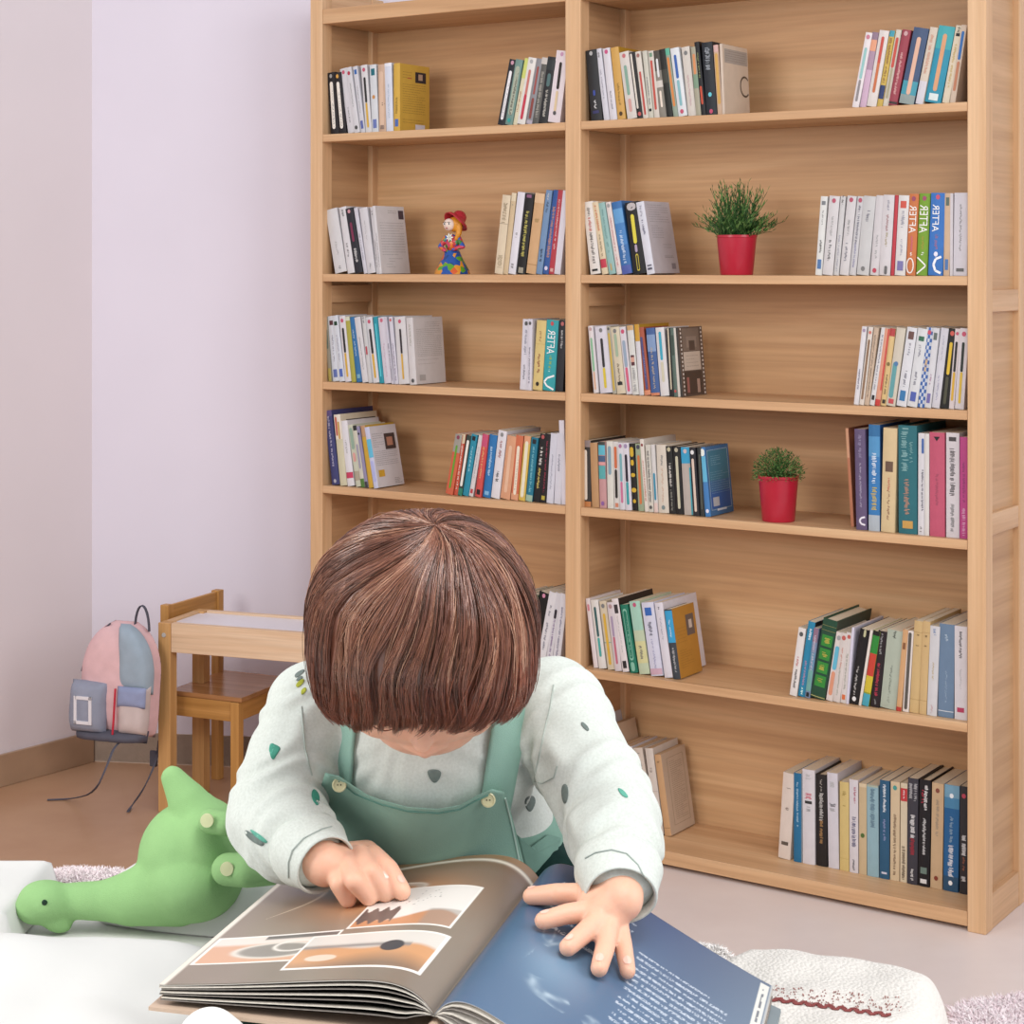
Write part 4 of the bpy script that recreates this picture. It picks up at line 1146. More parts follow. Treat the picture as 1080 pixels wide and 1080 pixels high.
def normals_np(v, faces):
    q = np.array([f if len(f) == 4 else list(f) + [f[2]] for f in faces])
    n = np.cross(v[q[:, 2]] - v[q[:, 0]], v[q[:, 3]] - v[q[:, 1]])
    out = np.zeros_like(v)
    for k in range(4):
        for a in range(3):
            out[:, a] += np.bincount(q[:, k], n[:, a], len(v))
    out /= (np.linalg.norm(out, axis=1)[:, None] + 1e-12)
    return out


def bvh_of(o):
    me = o.data
    return BVHTree.FromPolygons([o.matrix_world @ v.co for v in me.vertices], [tuple(p.vertices) for p in me.polygons])


EYE = Vector((0, 0, H))


def ray_px(bvhs, px, py):
    d = (P(px, py, 1.0) - EYE).normalized()
    best = None
    for b in bvhs:
        h = b.ray_cast(EYE, d)
        if h[0] is not None and (best is None or h[3] < best[1]):
            best = (h[0], h[3], h[1])
    return best


def face_attr(o, cols):
    """per-vertex print colours"""
    ca = o.data.color_attributes.new('print', 'FLOAT_COLOR', 'POINT')
    ca.data.foreach_set('color', np.asarray(cols, dtype=np.float32).ravel())


def attr_mat(rough=0.4, spec=0.4, name='printed', bump=0.0, coat=0.0):
    m, nt, b = new_mat(name)
    a = node(nt, 'ShaderNodeAttribute', attribute_name='print')
    nt.links.new(a.outputs['Color'], b.inputs['Base Color'])
    b.inputs['Roughness'].default_value = rough
    b.inputs['Specular IOR Level'].default_value = spec
    b.inputs['Coat Weight'].default_value = coat
    b.inputs['Coat Roughness'].default_value = 0.25
    if bump:
        tc = node(nt, 'ShaderNodeTexCoord')
        n2 = node(nt, 'ShaderNodeTexNoise', i_Scale=900.0, i_Detail=3.0)
        nt.links.new(tc.outputs['Object'], n2.inputs['Vector'])
        bp = node(nt, 'ShaderNodeBump', i_Strength=bump, i_Distance=0.001)
        nt.links.new(n2.outputs['Fac'], bp.inputs['Height'])
        nt.links.new(bp.outputs['Normal'], b.inputs['Normal'])
    return m


# ------------------------------------------------------------------ plants and doll on the shelves
rp = random.Random(11)


def pot_plant(px, row, w, pw, phpx, label, style):
    x = bx_of(px, w)
    c = bpt(x, w, ROWZ[row] + 0.0006)
    s = c.y / F
    r1 = pw * s / 2
    h = phpx * s
    t = thing('potted_plant', label, 'plant', c, ROT, 'potted plants on the bookcase')
    m = plain('#b01f35', 0.28, 0.03, 30, 0, 0.5)
    mb = MB()
    prof = [(0.001, 0), (r1 * .78, 0), (r1 * .80, .002), (r1 * .97, h * .93), (r1 * 1.0, h * .94), (r1 * 1.0, h), (r1 * .95, h), (r1 * .9, h * .85), (0.001, h * .85)]
    mb.lathe(prof, m, 40, cap=False)
    mb.build('pot', t, smooth=True)
    mb = MB()
    mb.lathe([(0.001, h * .88), (r1 * .92, h * .87), (r1 * .92, h * .8)], plain('#3a2a1e', 0.9, 0.3, 200), 24, cap=False)
    mb.build('soil', t)
    gr = [plain('#3f6a2c', 0.55, .1), plain('#2f5524', 0.55, .1), plain('#57803a', 0.55, .1), plain('#6f9150', 0.55, .1), plain('#244a20', 0.6, .1)]
    mb = MB()
    st = MB()
    if style == 'grass':
        for i in range(230):
            a = rp.uniform(0, 2 * pi)
            lean = rp.random() ** 0.7 * 1.05
            L = rp.uniform(.6, 1.0) * h * (1.55 if lean < .5 else 1.35)
            d = Vector((cos(a) * sin(lean), sin(a) * sin(lean) * .7, cos(lean)))
            p0 = Vector((rp.uniform(-.6, .6) * r1, rp.uniform(-.6, .6) * r1, h * .85))
            pts = []
            for k in range(6):
                f = k / 5
                pts.append(p0 + d * (L * f) + Vector((0, 0, -0.25 * L * f * f * sin(lean))) + Vector((rp.uniform(-.001, .001), rp.uniform(-.001, .001), 0)))
            st.tube(pts, 0.0006, gr[1], 3)
            for k in range(9):
                f = 0.12 + 0.88 * k / 8
                q = pts[int(f * 4.99)].lerp(pts[min(5, int(f * 4.99) + 1)], (f * 4.99) % 1)
                dl = (d + Vector((rp.uniform(-.7, .7), rp.uniform(-.7, .7), rp.uniform(-.1, .7)))).normalized()
                l = rp.uniform(.009, .019)
                wd = dl.cross(Vector((rp.uniform(-1, 1), rp.uniform(-1, 1), rp.uniform(-1, 1)))).normalized() * rp.uniform(.0011, .0019)
                nrm = dl.cross(wd).normalized() * .001
                mb.face([q, q + dl * l * .45 + wd + nrm, q + dl * l, q + dl * l * .45 - wd + nrm], rp.choice(gr))
    else:
        for i in range(2600):
            a = rp.uniform(0, 2 * pi)
            el = rp.uniform(-.15, 1) ** 1
            rr = rp.random() ** .45
            R = Vector((cos(a) * sqrt(1 - max(0, el) ** 2) * r1 * 1.28, sin(a) * sqrt(1 - max(0, el) ** 2) * r1 * 1.15, el * h * .60))
            q = Vector((0, 0, h * .98)) + R * rr
            dl = (R.normalized() + Vector((rp.uniform(-1, 1), rp.uniform(-1, 1), rp.uniform(-.6, 1)))).normalized()
            l = rp.uniform(.004, .008)
            wd = dl.cross(Vector((rp.uniform(-1, 1), rp.uniform(-1, 1), rp.uniform(-1, 1)))).normalized() * rp.uniform(.0007, .0014)
            mb.face([q, q + dl * l * .5 + wd, q + dl * l, q + dl * l * .5 - wd], rp.choice(gr[:5]))
        for i in range(60):
            a = rp.uniform(0, 2 * pi)
            lean = rp.random() * 1.2
            d = Vector((cos(a) * sin(lean), sin(a) * sin(lean), cos(lean)))
            p0 = Vector((0, 0, h * .86))
            L = h * rp.uniform(.6, .78)
            st.tube([p0, p0 + d * L * .5 + Vector((0, 0, .004)), p0 + d * L], .0005, gr[1], 3)
    st.build('stems', t)['kind'] = 'stuff'
    mb.build('foliage', t)['kind'] = 'stuff'
    return t


pot_plant(777, 1, .055, 43, 42, 'red pot with feathery grass like plant on second shelf of wide bay', 'grass')
pot_plant(821, 3, .052, 43, 48, 'red pot with small rounded bushy plant on fourth shelf of wide bay', 'bush')

# painted folk doll on the second shelf of the narrow bay
dx = bx_of(477, .06)
dc = bpt(dx, .06, ROWZ[1] + .0005)
doll = thing('folk_doll', 'colourful painted doll figurine in red hat and blue skirt', 'figurine', dc, ROT + 0.15)
ds = dc.y / F
DH = 69 * ds


def part_blob(name, fn, voxel, it, mat, parent):
    bm = bmesh.new()
    fn(bm)
    v, e, f = remesh(bm, voxel)
    v = smooth_np(v, e, it)
    return fin_mesh(name, v, f, mat, parent)


def spots_mat(base, cols, scale):
    m, nt, b = new_mat('painted')
    tc = node(nt, 'ShaderNodeTexCoord')
    vo = node(nt, 'ShaderNodeTexVoronoi', i_Scale=scale)
    nt.links.new(tc.outputs['Object'], vo.inputs['Vector'])
    sp = node(nt, 'ShaderNodeSeparateColor')
    nt.links.new(vo.outputs['Color'], sp.inputs['Color'])
    r = node(nt, 'ShaderNodeValToRGB')
    r.color_ramp.interpolation = 'CONSTANT'
    allc = [base] + cols
    r.color_ramp.elements[0].color = lin(allc[0]) + (1,)
    r.color_ramp.elements[1].position = 0.42
    r.color_ramp.elements[1].color = lin(allc[1]) + (1,)
    for i, c in enumerate(allc[2:]):
        q = r.color_ramp.elements.new(0.42 + 0.55 * (i + 1) / len(cols))
        q.color = lin(c) + (1,)
    nt.links.new(sp.outputs[0], r.inputs['Fac'])
    nt.links.new(r.outputs['Color'], b.inputs['Base Color'])
    b.inputs['Roughness'].default_value = 0.3
    return m


mb = MB()
mb.lathe([(.001, 0), (.0385 * 1.15, 0), (.036 * 1.15, DH * .06), (.027, DH * .22), (.017, DH * .36), (.001, DH * .37)], spots_mat('#1f4f9c', ['#1c6a4c', '#cf5a20', '#16407e', '#5a9a2a', '#d8902a'], 70), 32, cap=False)
mb.build('skirt', doll, smooth=True)
part_blob('bodice', lambda bm: (prim_ell(bm, (0, 0, DH * .47), (.018, .014, DH * .14)), prim_limb(bm, [((-.017, 0, DH * .55), .007), ((-.030, -.006, DH * .42), .006), ((-.012, -.017, DH * .36), .005)]),
                                prim_limb(bm, [((.017, 0, DH * .55), .007), ((.032, -.006, DH * .42), .006), ((.012, -.018, DH * .38), .005)])), .0016, 3,
          spots_mat('#c23a3c', ['#c8405c', '#d9762a', '#2f58a8', '#b82f48', '#3f7a3a'], 110), doll)
part_blob('blonde_hair', lambda bm: (prim_ell(bm, (.006, .004, DH * .76), (.020, .016, DH * .12)), prim_limb(bm, [((.018, .002, DH * .76), .009), ((.020, -.004, DH * .62), .007), ((.014, -.006, DH * .54), .005)])), .0016, 2, plain('#d9922c', .4, .15, 300), doll)
part_blob('face', lambda bm: (prim_ell(bm, (-.004, -.009, DH * .755), (.0145, .012, DH * .095)), prim_ell(bm, (-.006, -.021, DH * .74), (.0022, .003, .003))), .0012, 2, plain('#e8d2c4', .35, .02), doll)
mb = MB()
hm = plain('#b8303c', .35, .15, 200)
ring = []
hv, hf = [], []
for j, (r_, z_) in enumerate([(.001, .030), (.010, .029), (.018, .022), (.021, .010), (.023, .004), (.034, -.002), (.040, -.010)]):
    for i in range(28):
        a = 2 * pi * i / 28
        hv.append((r_ * cos(a), r_ * sin(a), z_ + (.004 * sin(2 * a) if j > 4 else 0)))
for j in range(6):
    for i in range(28):
        k = (i + 1) % 28
        hf.append((j * 28 + i, j * 28 + k, (j + 1) * 28 + k, (j + 1) * 28 + i))
hat = fin_mesh('hat', hv, hf, hm, doll)
hat.location = (.008, .010, DH * .82)
hat.rotation_euler = (-0.62, 0.42, 0)
hat.scale = (.82, .82, .82)
sol = hat.modifiers.new('s', 'SOLIDIFY')
sol.thickness = .0016
mb = MB()
for sx in (-.0105, .0015):
    mb.face([(sx + .0040 * cos(q * pi / 5), -.0215 + abs(sx + .0045) * .15, DH * .765 + .0030 * sin(q * pi / 5)) for q in range(10)], plain('#f4f0ea', .3, 0))
    mb.face([(sx + .0018 * cos(q * pi / 5), -.0221 + abs(sx + .0045) * .15, DH * .765 + .0024 * sin(q * pi / 5)) for q in range(10)], plain('#2a1a14', .3, 0))
    mb.tube([(sx - .004, -.0215, DH * .785), (sx, -.0222, DH * .793), (sx + .004, -.0215, DH * .787)], .0006, plain('#2a1a14', .3, 0), 5)
mb.tube([(-.0065, -.0212, DH * .70), (-.0045, -.0218, DH * .698), (-.0025, -.0212, DH * .70)], .0012, plain('#b0404a', .3, 0), 6)
mb.build('painted_eyes_and_mouth', doll)
mb = MB()
pet = plain('#dfe6dc', .35, .05)
for k in range(7):
    a = 2 * pi * k / 7
    c_ = Vector((.002, -.0185, DH * .56))
    u_ = Vector((cos(a), 0, sin(a)))
    n_ = Vector((-sin(a), 0, cos(a)))
    mb.face([c_, c_ + u_ * .006 + n_ * .0022 + Vector((0, -.001, 0)), c_ + u_ * .011, c_ + u_ * .006 - n_ * .0022 + Vector((0, -.001, 0))], pet)
mb.lathe([(.001, 0), (.0022, .0005), (.001, .001)], plain('#7a9a90', .4, 0), 8, (.002, -.0195, DH * .56))
mb.build('white_flower', doll)

# ------------------------------------------------------------------ little table and chair
W_P = ('#c89a68', '#d7ab78', '#e2bb8b')
m_tx = wood('#d0ab88', '#dfbf9e', '#e8ceb2', 'x', 1.4)
m_tz = wood('#b98b56', '#c99a63', '#d7ab75', 'z', 1.4)
TL = P(173, 857, H * F / (857 - HOR))
TL.z = 0
ta = radians(-20)
tb = thing('childrens_table', 'low pine table with white top beside the bookcase', 'table', TL, ta)
TZ = 0.468
tl, td = 0.47, 0.20
mb = MB()
for (lx, ly) in ((-.017, 0), (tl - .017, 0), (-.017, td - .034), (tl - .017, td - .034)):
    mb = MB()
    mb.box(lx, lx + .034, ly, ly + .034, 0, TZ, m_tz, .002)
    mb.build('leg', tb)
for (x0, x1, y0, y1, mt) in ((.0175, tl - .0175, .003, .021, m_tx), (.0175, tl - .0175, td - .021, td - .003, m_tx), (-.014, .004, .0345, td - .0345, wood('#c99f74', '#dcb68c', '#e8c8a2', 'y', 1.4)), (tl - .004, tl + .014, .0345, td - .0345, wood('#c99f74', '#dcb68c', '#e8c8a2', 'y', 1.4))):
    mb = MB()
    mb.box(x0, x1, y0, y1, TZ - .072, TZ, mt, .0015)
    mb.build('apron', tb)
mb = MB()
mb.box(.005, tl - .005, .0215, td - .0215, TZ - .012, TZ - .005, plain('#e6e3ea', .25, .01), 0)
mb.build('white_top', tb)
mb = MB()
mb.lathe([(.0001, 0), (.005, 0), (.006, .001), (.005, .003), (.0001, .003)], plain('#b8b4b0', .3, .02, 50, 0, .8), 12)
b_ = mb.build('bolt', tb)
b_.rotation_euler = (pi / 2, 0, 0)
b_.location = (0, -.0001, TZ - .03)

CL = P(232, 820, H * F / (820 - HOR))
CL.z = 0
m_cx = wood('#a9783e', '#bd8a4c', '#cb9a5c', 'x', 1.5)
m_cz = wood('#a9783e', '#bd8a4c', '#cb9a5c', 'z', 1.5)
m_cy = wood('#a9783e', '#bd8a4c', '#cb9a5c', 'y', 1.5)
# chair frame of reference: x = from its back to its front, y = across (away from the camera)
ca_ = radians(-24)
ch = thing('childrens_chair', 'small wooden chair with low back pushed under the table', 'chair', CL, ca_)
SZ = .285
cw, cd = .255, .215       # across, front to back
for (x, y, zt, nm) in ((-.012, -.012, .497, 'back_post'), (-.012, -cw + .012, .497, 'back_post'), (cd - .02, -.012, SZ - .013, 'leg'), (cd - .02, -cw + .012, SZ - .013, 'leg')):
    mb = MB()
    mb.box(x - .0, x + .024, y - .012, y + .012, 0, zt, m_cz, .002)
    mb.build(nm, ch)
mb = MB()
mb.box(-.004, .006, -cw + .0245, -.0245, .415, .494, m_cy, .002)
mb.build('backrest', ch)
mb = MB()
mb.box(.0125, cd + .012, -cw + .0005, -.0005, SZ - .012, SZ, wood('#8f6238', '#a5744a', '#b88a60', 'x', 1.5, .22), .002)
mb.build('seat', ch)
for (x0, x1, y0, y1, mt) in ((.0125, cd - .0205, -cw + .003, -cw + .015, m_cx), (.0125, cd - .0205, -.015, -.003, m_cx), (cd - .012, cd - .002, -cw + .0245, -.0245, m_cy)):
    mb = MB()
    mb.box(x0, x1, y0, y1, SZ - .062, SZ - .0125, mt, .0015)
    mb.build('seat_rail', ch)

# ------------------------------------------------------------------ rucksack hanging on the chair
BP = P(122, 776, 4.56)
bag = thing('rucksack', 'pink and grey children\'s rucksack hanging from the wooden chair', 'bag', BP, radians(-20))
k = 4.56 / F
m_pink = plain('#dcb6b8', .8, .05, 30, .25, .15, 500)
m_grey = plain('#8f93a3', .8, .05, 30, .25, .15, 500)
m_bluegrey = plain('#9aa9b6', .8, .05, 30, .25, .15, 500)
m_lav = plain('#8f97b6', .8, .05, 30, .25, .15, 500)
m_beige = plain('#c9b9b6', .8, .05, 30, .25, .15, 500)
m_dk = plain('#565560', .7, .05, 60, .2, .2, 500)
BWd, BHt, BDp = .105, 120 * k, .060


def bag_pt(u, v, d=1.0):
    """u across -1..1, v height 0..1; silhouette leans to the right and narrows at the top"""
    w_ = BWd * (1.0 if v < .55 else sqrt(max(0.0, 1 - ((v - .55) / .47) ** 2)) * .99 + .01)
    w_ *= (0.94 + .06 * min(1, v * 6))
    return u * w_ + .018 * v, v * BHt


def bag_shell(name, u0, u1, v0, v1, y0, dep, mat, n=16, m=18, puff=.5):
    vs, fs = [], []
    for j in range(m + 1):
        for i in range(n + 1):
            u = u0 + (u1 - u0) * i / n
            v = v0 + (v1 - v0) * j / m
            x, z = bag_pt(u, v)
            eu = 2 * i / n - 1
            ev = 2 * j / m - 1
            q = (max(0, 1 - abs(eu) ** 3.5) * max(0, 1 - abs(ev) ** 3.5)) ** puff
            wr = .0022 * noise.noise(Vector((x * 45, z * 45, hash(name) % 7 * 0)))
            vs.append((x, y0 - dep * q + wr * q, z))
    for j in range(m):
        for i in range(n):
            a = j * (n + 1) + i
            fs.append((a, a + 1, a + n + 2, a + n + 1))
    nb_ = len(vs)
    for j in range(m + 1):
        for i in range(n + 1):
            x, y, z = vs[j * (n + 1) + i]
            vs.append((x, y0 + .001, z))
    for j in range(m):
        for i in range(n):
            a = nb_ + j * (n + 1) + i
            fs.append((a, a + n + 1, a + n + 2, a + 1))
    border = [i for i in range(n + 1)] + [j * (n + 1) + n for j in range(1, m + 1)] + [m * (n + 1) + i for i in range(n - 1, -1, -1)] + [j * (n + 1) for j in range(m - 1, 0, -1)]
    for a, b in zip(border, border[1:] + border[:1]):
        fs.append((b, a, a + nb_, b + nb_))
    return fin_mesh(name, vs, fs, mat, bag)


bag_shell('back_panel', -1, 1, 0, 1, .02, -.012, m_dk)
bag_shell('main_compartment', -1, 1, 0.0, 1, .02, BDp, m_pink, 24, 26, .38)
bag_shell('side_band', .12, 1.0, .40, 1, -.012, .034, m_bluegrey, 14, 18, .45)
bag_shell('front_pocket', -1.02, -.06, .045, .50, -.036, .030, m_grey, 16, 14, .42)
bag_shell('side_pocket', .22, .98, .045, .48, -.020, .030, m_beige, 14, 14, .42)
bag_shell('pocket_flap', .24, .99, .30, .48, -.044, .010, m_lav, 12, 8, .35)
bag_shell('base', -.98, .98, -.03, .08, -.012, .046, m_dk, 16, 4, .4)
# white square outline on the pocket
mb = MB()
for (a0, a1, b0, b1) in ((-.76, -.32, .36, .375), (-.76, -.32, .145, .16), (-.76, -.72, .145, .375), (-.36, -.32, .145, .375)):
    x0, z0 = bag_pt(a0, b0)
    x1, z1 = bag_pt(a1, b1)
    mb.box(x0, x1, -.0675, -.0640, z0 - .002, z1 + .002, plain('#dcd8dc', .6, .02), 0.0005)
mb.build('square_outline', bag)
mb = MB()
mb.tube([bag_pt(.21, .06 + .4 * q / 6)[:1] + (-.050,) + bag_pt(.21, .06 + .4 * q / 6)[1:] for q in range(7)], .0026, plain('#c0283c', .6, .02), 6)
mb.build('red_zip', bag)
mb = MB()
pp = []
for q in range(13):
    a = -.95 + 1.5 * q / 12
    x, z = bag_pt(-.92 + .7 * q / 12, .60 + .0 * q)
    ww = 0.55 + .44 * q / 12
    x, z = bag_pt(-.97 + .02 * q, ww)
    pp.append((x, -.008, z))
mb.tube(pp, .0022, m_dk, 6)
mb.build('zip', bag)
mb = MB()
hx, hz = bag_pt(.62, .93)
hl = []
for q in range(13):
    a = pi * q / 12
    hl.append((hx + .012 - .020 * cos(a), .012, hz + .0 + .062 * sin(a)))
mb.tube(hl, .006, m_dk, 6, (1.0, .35))
mb.build('carry_handle', bag)
Mi = (Matrix.Translation(BP) @ Matrix.Rotation(radians(-20), 4, 'Z')).inverted()
for pts_ in ([(142, 778, 4.55), (122, 783, 4.5), (112, 810, 4.47), (100, 836, 4.46), (78, 842.5, None), (50, 843.5, None)], [(168, 781, 4.62), (166, 800, 4.60), (152, 832, 4.58), (138, 851, None), (135, 856, None)]):
    w_ = []
    for a, b, c in pts_:
        q = P(a, b, c) if c else PZ(a, b, .003)
        if q.z < .003:
            q.z = .003
        w_.append(Mi @ q)
    # smooth
    for _ in range(2):
        n_ = [w_[0]]
        for a, b in zip(w_, w_[1:]):
            n_ += [a.lerp(b, .25), a.lerp(b, .75)]
        n_.append(w_[-1])
        w_ = n_
    mb = MB()
    mb.tube(w_, .0040, m_dk, 6, (1.0, .45))
    mb.build('strap', bag)
mb = MB()
q0 = Mi @ P(162, 800, 4.61)
mb.box(q0.x - .010, q0.x + .010, q0.y - .004, q0.y + .004, q0.z - .02, q0.z + .02, m_dk, .003)
mb.build('strap_padding', bag)

# ------------------------------------------------------------------ the bed
MZ = .680
BC = PZ(815, 1008, MZ)            # far right corner
BL = PZ(0, 926, MZ)
bu = (BL - BC)
bu.z = 0
bu.normalize()                    # to the left along the far edge
bv = Vector((-bu.y * -1, bu.x * -1, 0))
bv = Vector((bu.y, -bu.x, 0))
if bv.y > 0:
    bv = -bv                      # towards the camera
BA = atan2(-bu.y, -bu.x)
bed = thing('bed', 'wide bed with white mattress the child sits on', 'bed', (BC.x, BC.y, 0), BA)
# bed local: x<0 along far edge, y<0 towards the camera
bwid, blen = 1.75, 1.15
mb = MB()
mb.box(-bwid, 0, -blen, 0, MZ - .20, MZ - .001, plain('#dedcda', .9, .02, 20, .25, .1, 200), .03)
mb.build('mattress', bed)
mb = MB()
mb.box(-bwid - .02, -.01, -blen - .02, -.01, MZ - .30, MZ - .201, m_tx, .004)
mb.build('bed_base', bed)
for lx in (-.10, -bwid + .04):
    for ly in (-.10, -blen + .04):
        mb = MB()
        mb.box(lx, lx + .06, ly, ly + .06, 0, MZ - .3005, m_tz, .003)
        mb.build('leg', bed)

m_duvet = plain('#d8d8d5', .95, .012, 8, .18, .05, 60)


def duvet_h(X, Y):
    """height of the duvet above the mattress at world X,Y"""
    return 0


def heap(name, label, cat, cx, cy, rx, ry, hfun, mat, base=MZ, n=110, rot=0.0, edge=.18, sq=.35):
    """soft cloth heap lying on the bed; closed mesh"""
    vs, fs = [], []
    for j in range(n + 1):
        for i in range(n + 1):
            u, v = 2 * i / n - 1, 2 * j / n - 1
            # squircle mapping
            x = u * sqrt(max(0, 1 - v * v * sq))
            y = v * sqrt(max(0, 1 - u * u * sq))
            X = cx + rx * x * cos(rot) - ry * y * sin(rot)
            Y = cy + rx * x * sin(rot) + ry * y * cos(rot)
            r = min(1 - abs(u), 1 - abs(v))
            e = min(1, r / edge)
            e = sqrt(max(0, 1 - (1 - e) ** 2))
            vs.append((X, Y, base + max(.0015, hfun(X, Y, e))))
    for j in range(n):
        for i in range(n):
            a = j * (n + 1) + i
            fs.append((a, a + 1, a + n + 2, a + n + 1))
    nb_ = len(vs)
    border = [i for i in range(n + 1)] + [j * (n + 1) + n for j in range(1, n + 1)] + [n * (n + 1) + i for i in range(n - 1, -1, -1)] + [j * (n + 1) for j in range(n - 1, 0, -1)]
    for k_ in border:
        x, y, z = vs[k_]
        vs.append((x, y, base + .0005))
    m_ = len(border)
    for q in range(m_):
        r = (q + 1) % m_
        fs.append((border[r], border[q], nb_ + q, nb_ + r))
    fs.append(tuple(nb_ + q for q in range(m_ - 1, -1, -1)))
    o = fin_mesh(name, vs, fs, mat)
    tag(o, label, cat)
    return o


def nz(x, y, s, o=0.0):
    return noise.noise(Vector((x * s, y * s, o)))


# white duvet bunched on the left front, in front of the dinosaur
def h_duvet(X, Y, e):
    px = 540 + X / Y * F
    a = .030 + .016 * nz(X, Y, 7, 3) + .007 * nz(X, Y, 15, 8)
    # roll rising in front of the toy
    g = exp(-((Y - 1.70 - .05 * nz(X, Y, 3, 1)) / .055) ** 2) * (.030 if X < -.2 else .030 * max(0, 1 - (X + .2) / .1))
    return max(.002, (a + g) * e)


heap('duvet', 'bunched white duvet lying in front of the green dinosaur', 'duvet', -.60, 1.52, .45, .26, h_duvet, m_duvet, rot=radians(-8))


def h_blanket(X, Y, e):
    return max(.002, (.052 + .012 * nz(X, Y, 9, 5)) * e)


heap('blanket', 'folded white blanket behind the green dinosaur', 'blanket', -.30, 1.905, .135, .055, h_blanket, m_duvet, n=60, edge=.5, rot=radians(-13))
PLW = PZ(65, 907, MZ + .03)
heap('pillow', 'flat white pillow at the far left edge of the bed', 'pillow', PLW.x - .20, PLW.y - .085, .20, .085, lambda X, Y, e: .034 * max(.1, e) + .003 * nz(X, Y, 12, 2), m_duvet, n=50, edge=.07, rot=radians(-2), sq=.03)


def fluff(name, label, cat, cx, cy, rx, ry, hgt, cols, base, count, rot=0.0, fl=.012, seed=3, kind=None):
    r = random.Random(seed)
    mb = MB()
    for i in range(count):
        a = r.uniform(0, 2 * pi)
        q = sqrt(r.random())
        wob = 1 + .10 * sin(5 * a + seed) + .06 * sin(11 * a + seed * 2)
        x, y = rx * q * cos(a) * wob, ry * q * sin(a) * wob
        X = cx + x * cos(rot) - y * sin(rot)
        Y = cy + x * sin(rot) + y * cos(rot)
        z = base + hgt * (1 - q ** 4) * (.7 + .4 * noise.noise(Vector((X * 14, Y * 14, seed))))
        z = max(base + .001, z)
        d = Vector((r.uniform(-1, 1), r.uniform(-1, 1), r.uniform(.3, 1.3))).normalized()
        s = d.cross(Vector((r.uniform(-1, 1), r.uniform(-1, 1), .2))).normalized()
        L = fl * r.uniform(.6, 1.3)
        p = Vector((X, Y, z))
        w = fl * .11
        bnd = Vector((r.uniform(-1, 1), r.uniform(-1, 1), -.2)) * L * .35
        mb.face([p - s * w, p + s * w, p + d * L * .6 + s * w * .8, p + d * L * .6 - s * w * .8], cols[i % len(cols)])
        mb.face([p + d * L * .6 - s * w * .8, p + d * L * .6 + s * w * .8, p + d * L + bnd], cols[i % len(cols)])
    # solid body under the pile
    n = 40
    ring_ = []
    vs, fs = [], []
    for j in range(9):
        q = 1 - j / 8
        for i in range(n):
            a = 2 * pi * i / n
            wob = 1 + .10 * sin(5 * a + seed) + .06 * sin(11 * a + seed * 2)
            x, y = rx * q * cos(a) * wob, ry * q * sin(a) * wob
            X = cx + x * cos(rot) - y * sin(rot)
            Y = cy + x * sin(rot) + y * cos(rot)
            vs.append((X, Y, max(base + .0006, base + hgt * (1 - q ** 4) * (.7 + .4 * noise.noise(Vector((X * 14, Y * 14, seed)))))))
    for j in range(8):
        for i in range(n):
            l = (i + 1) % n
            fs.append((j * n + i, j * n + l, (j + 1) * n + l, (j + 1) * n + i))
    fs.append(tuple(range(n - 1, -1, -1)))
    mb.mesh(vs, fs, cols[0])
    o = mb.build(name)
    tag(o, label, cat)
    return o


pk = [plain('#fbf0f2', .95, .03), plain('#f6e6ea', .95, .03), plain('#fdf6f7', .95, .02)]
q = PZ(1075, 1062, .02)
rug = fluff('rug', 'pale pink fluffy rug on the floor near the bookcase', 'rug', q.x + .18, q.y - .10, .46, .21, .030, pk, 0.0, 60000, 0.25, .018, 5)
q = PZ(92, 928, MZ + .004)
fluff('fluffy_scarf', 'small pinkish white fluffy scarf behind the dinosaur neck', 'scarf', q.x, q.y, .055, .028, .012, [plain('#f2eaea', .95, .05), plain('#ecdfe2', .95, .05)], MZ, 7000, -.1, .008, 9)


# ------------------------------------------------------------------ knitted blanket
def knit_mat():
    m, nt, b = new_mat('knit')
    tc = node(nt, 'ShaderNodeTexCoord')
    vo = node(nt, 'ShaderNodeTexVoronoi', i_Scale=300.0)
    nt.links.new(tc.outputs['Object'], vo.inputs['Vector'])
    bp = node(nt, 'ShaderNodeBump', i_Strength=0.6, i_Distance=0.002)
    bp.invert = True
    nt.links.new(vo.outputs['Distance'], bp.inputs['Height'])
    nt.links.new(bp.outputs['Normal'], b.inputs['Normal'])
    b.inputs['Base Color'].default_value = lin('#dcd8d1') + (1,)
    b.inputs['Roughness'].default_value = .95
    b.inputs['Specular IOR Level'].default_value = .1
    return m


m_knit = knit_mat()
KN = PZ(862, 1040, MZ + .03)
kn_c = (KN.x - .015, KN.y - .055)


def h_knit(X, Y, e):
    fold = .0
    return max(.002, (.046 + .006 * nz(X, Y, 22, 4)) * e + fold * e)


knit = heap('knitted_blanket', 'cream knitted blanket with red stitching right of the book', 'blanket', kn_c[0], kn_c[1], .115, .120, h_knit, m_knit, base=MZ, n=120, edge=.30, rot=radians(-25))
kbv = bvh_of(knit)
# scalloped edge, red speckled trim
mb = MB()
mr_ = plain('#8c4a48', .9, .2, 400)
for i in range(90):
    f = i / 89
    px = 812 + 125 * f
    py = 1054.5 + 17 * f + 1.6 * sin(f * 60)
    h_ = ray_px([kbv], px, py)
    if h_:
        p = h_[0] + Vector((0, 0, .0008))
        mb.tube([p + Vector((-.0022, 0, 0)), p + Vector((.0022, -.0006, .0006))], .0007 + .0005 * sin(i * 2.1) ** 2, mr_, 5)
rk = random.Random(4)
for i in range(170):
    f = rk.random()
    px = 815 + 135 * f
    py = 1040 + 12 * f + rk.uniform(0, 16)
    h_ = ray_px([kbv], px, py)
    if h_:
        p = h_[0] + Vector((0, 0, .0005))
        mb.tube([p, p + Vector((rk.uniform(-.0012, .0012), rk.uniform(-.001, .001), .0005))], .0006, plain('#a8827c', .9, .2, 400), 4)
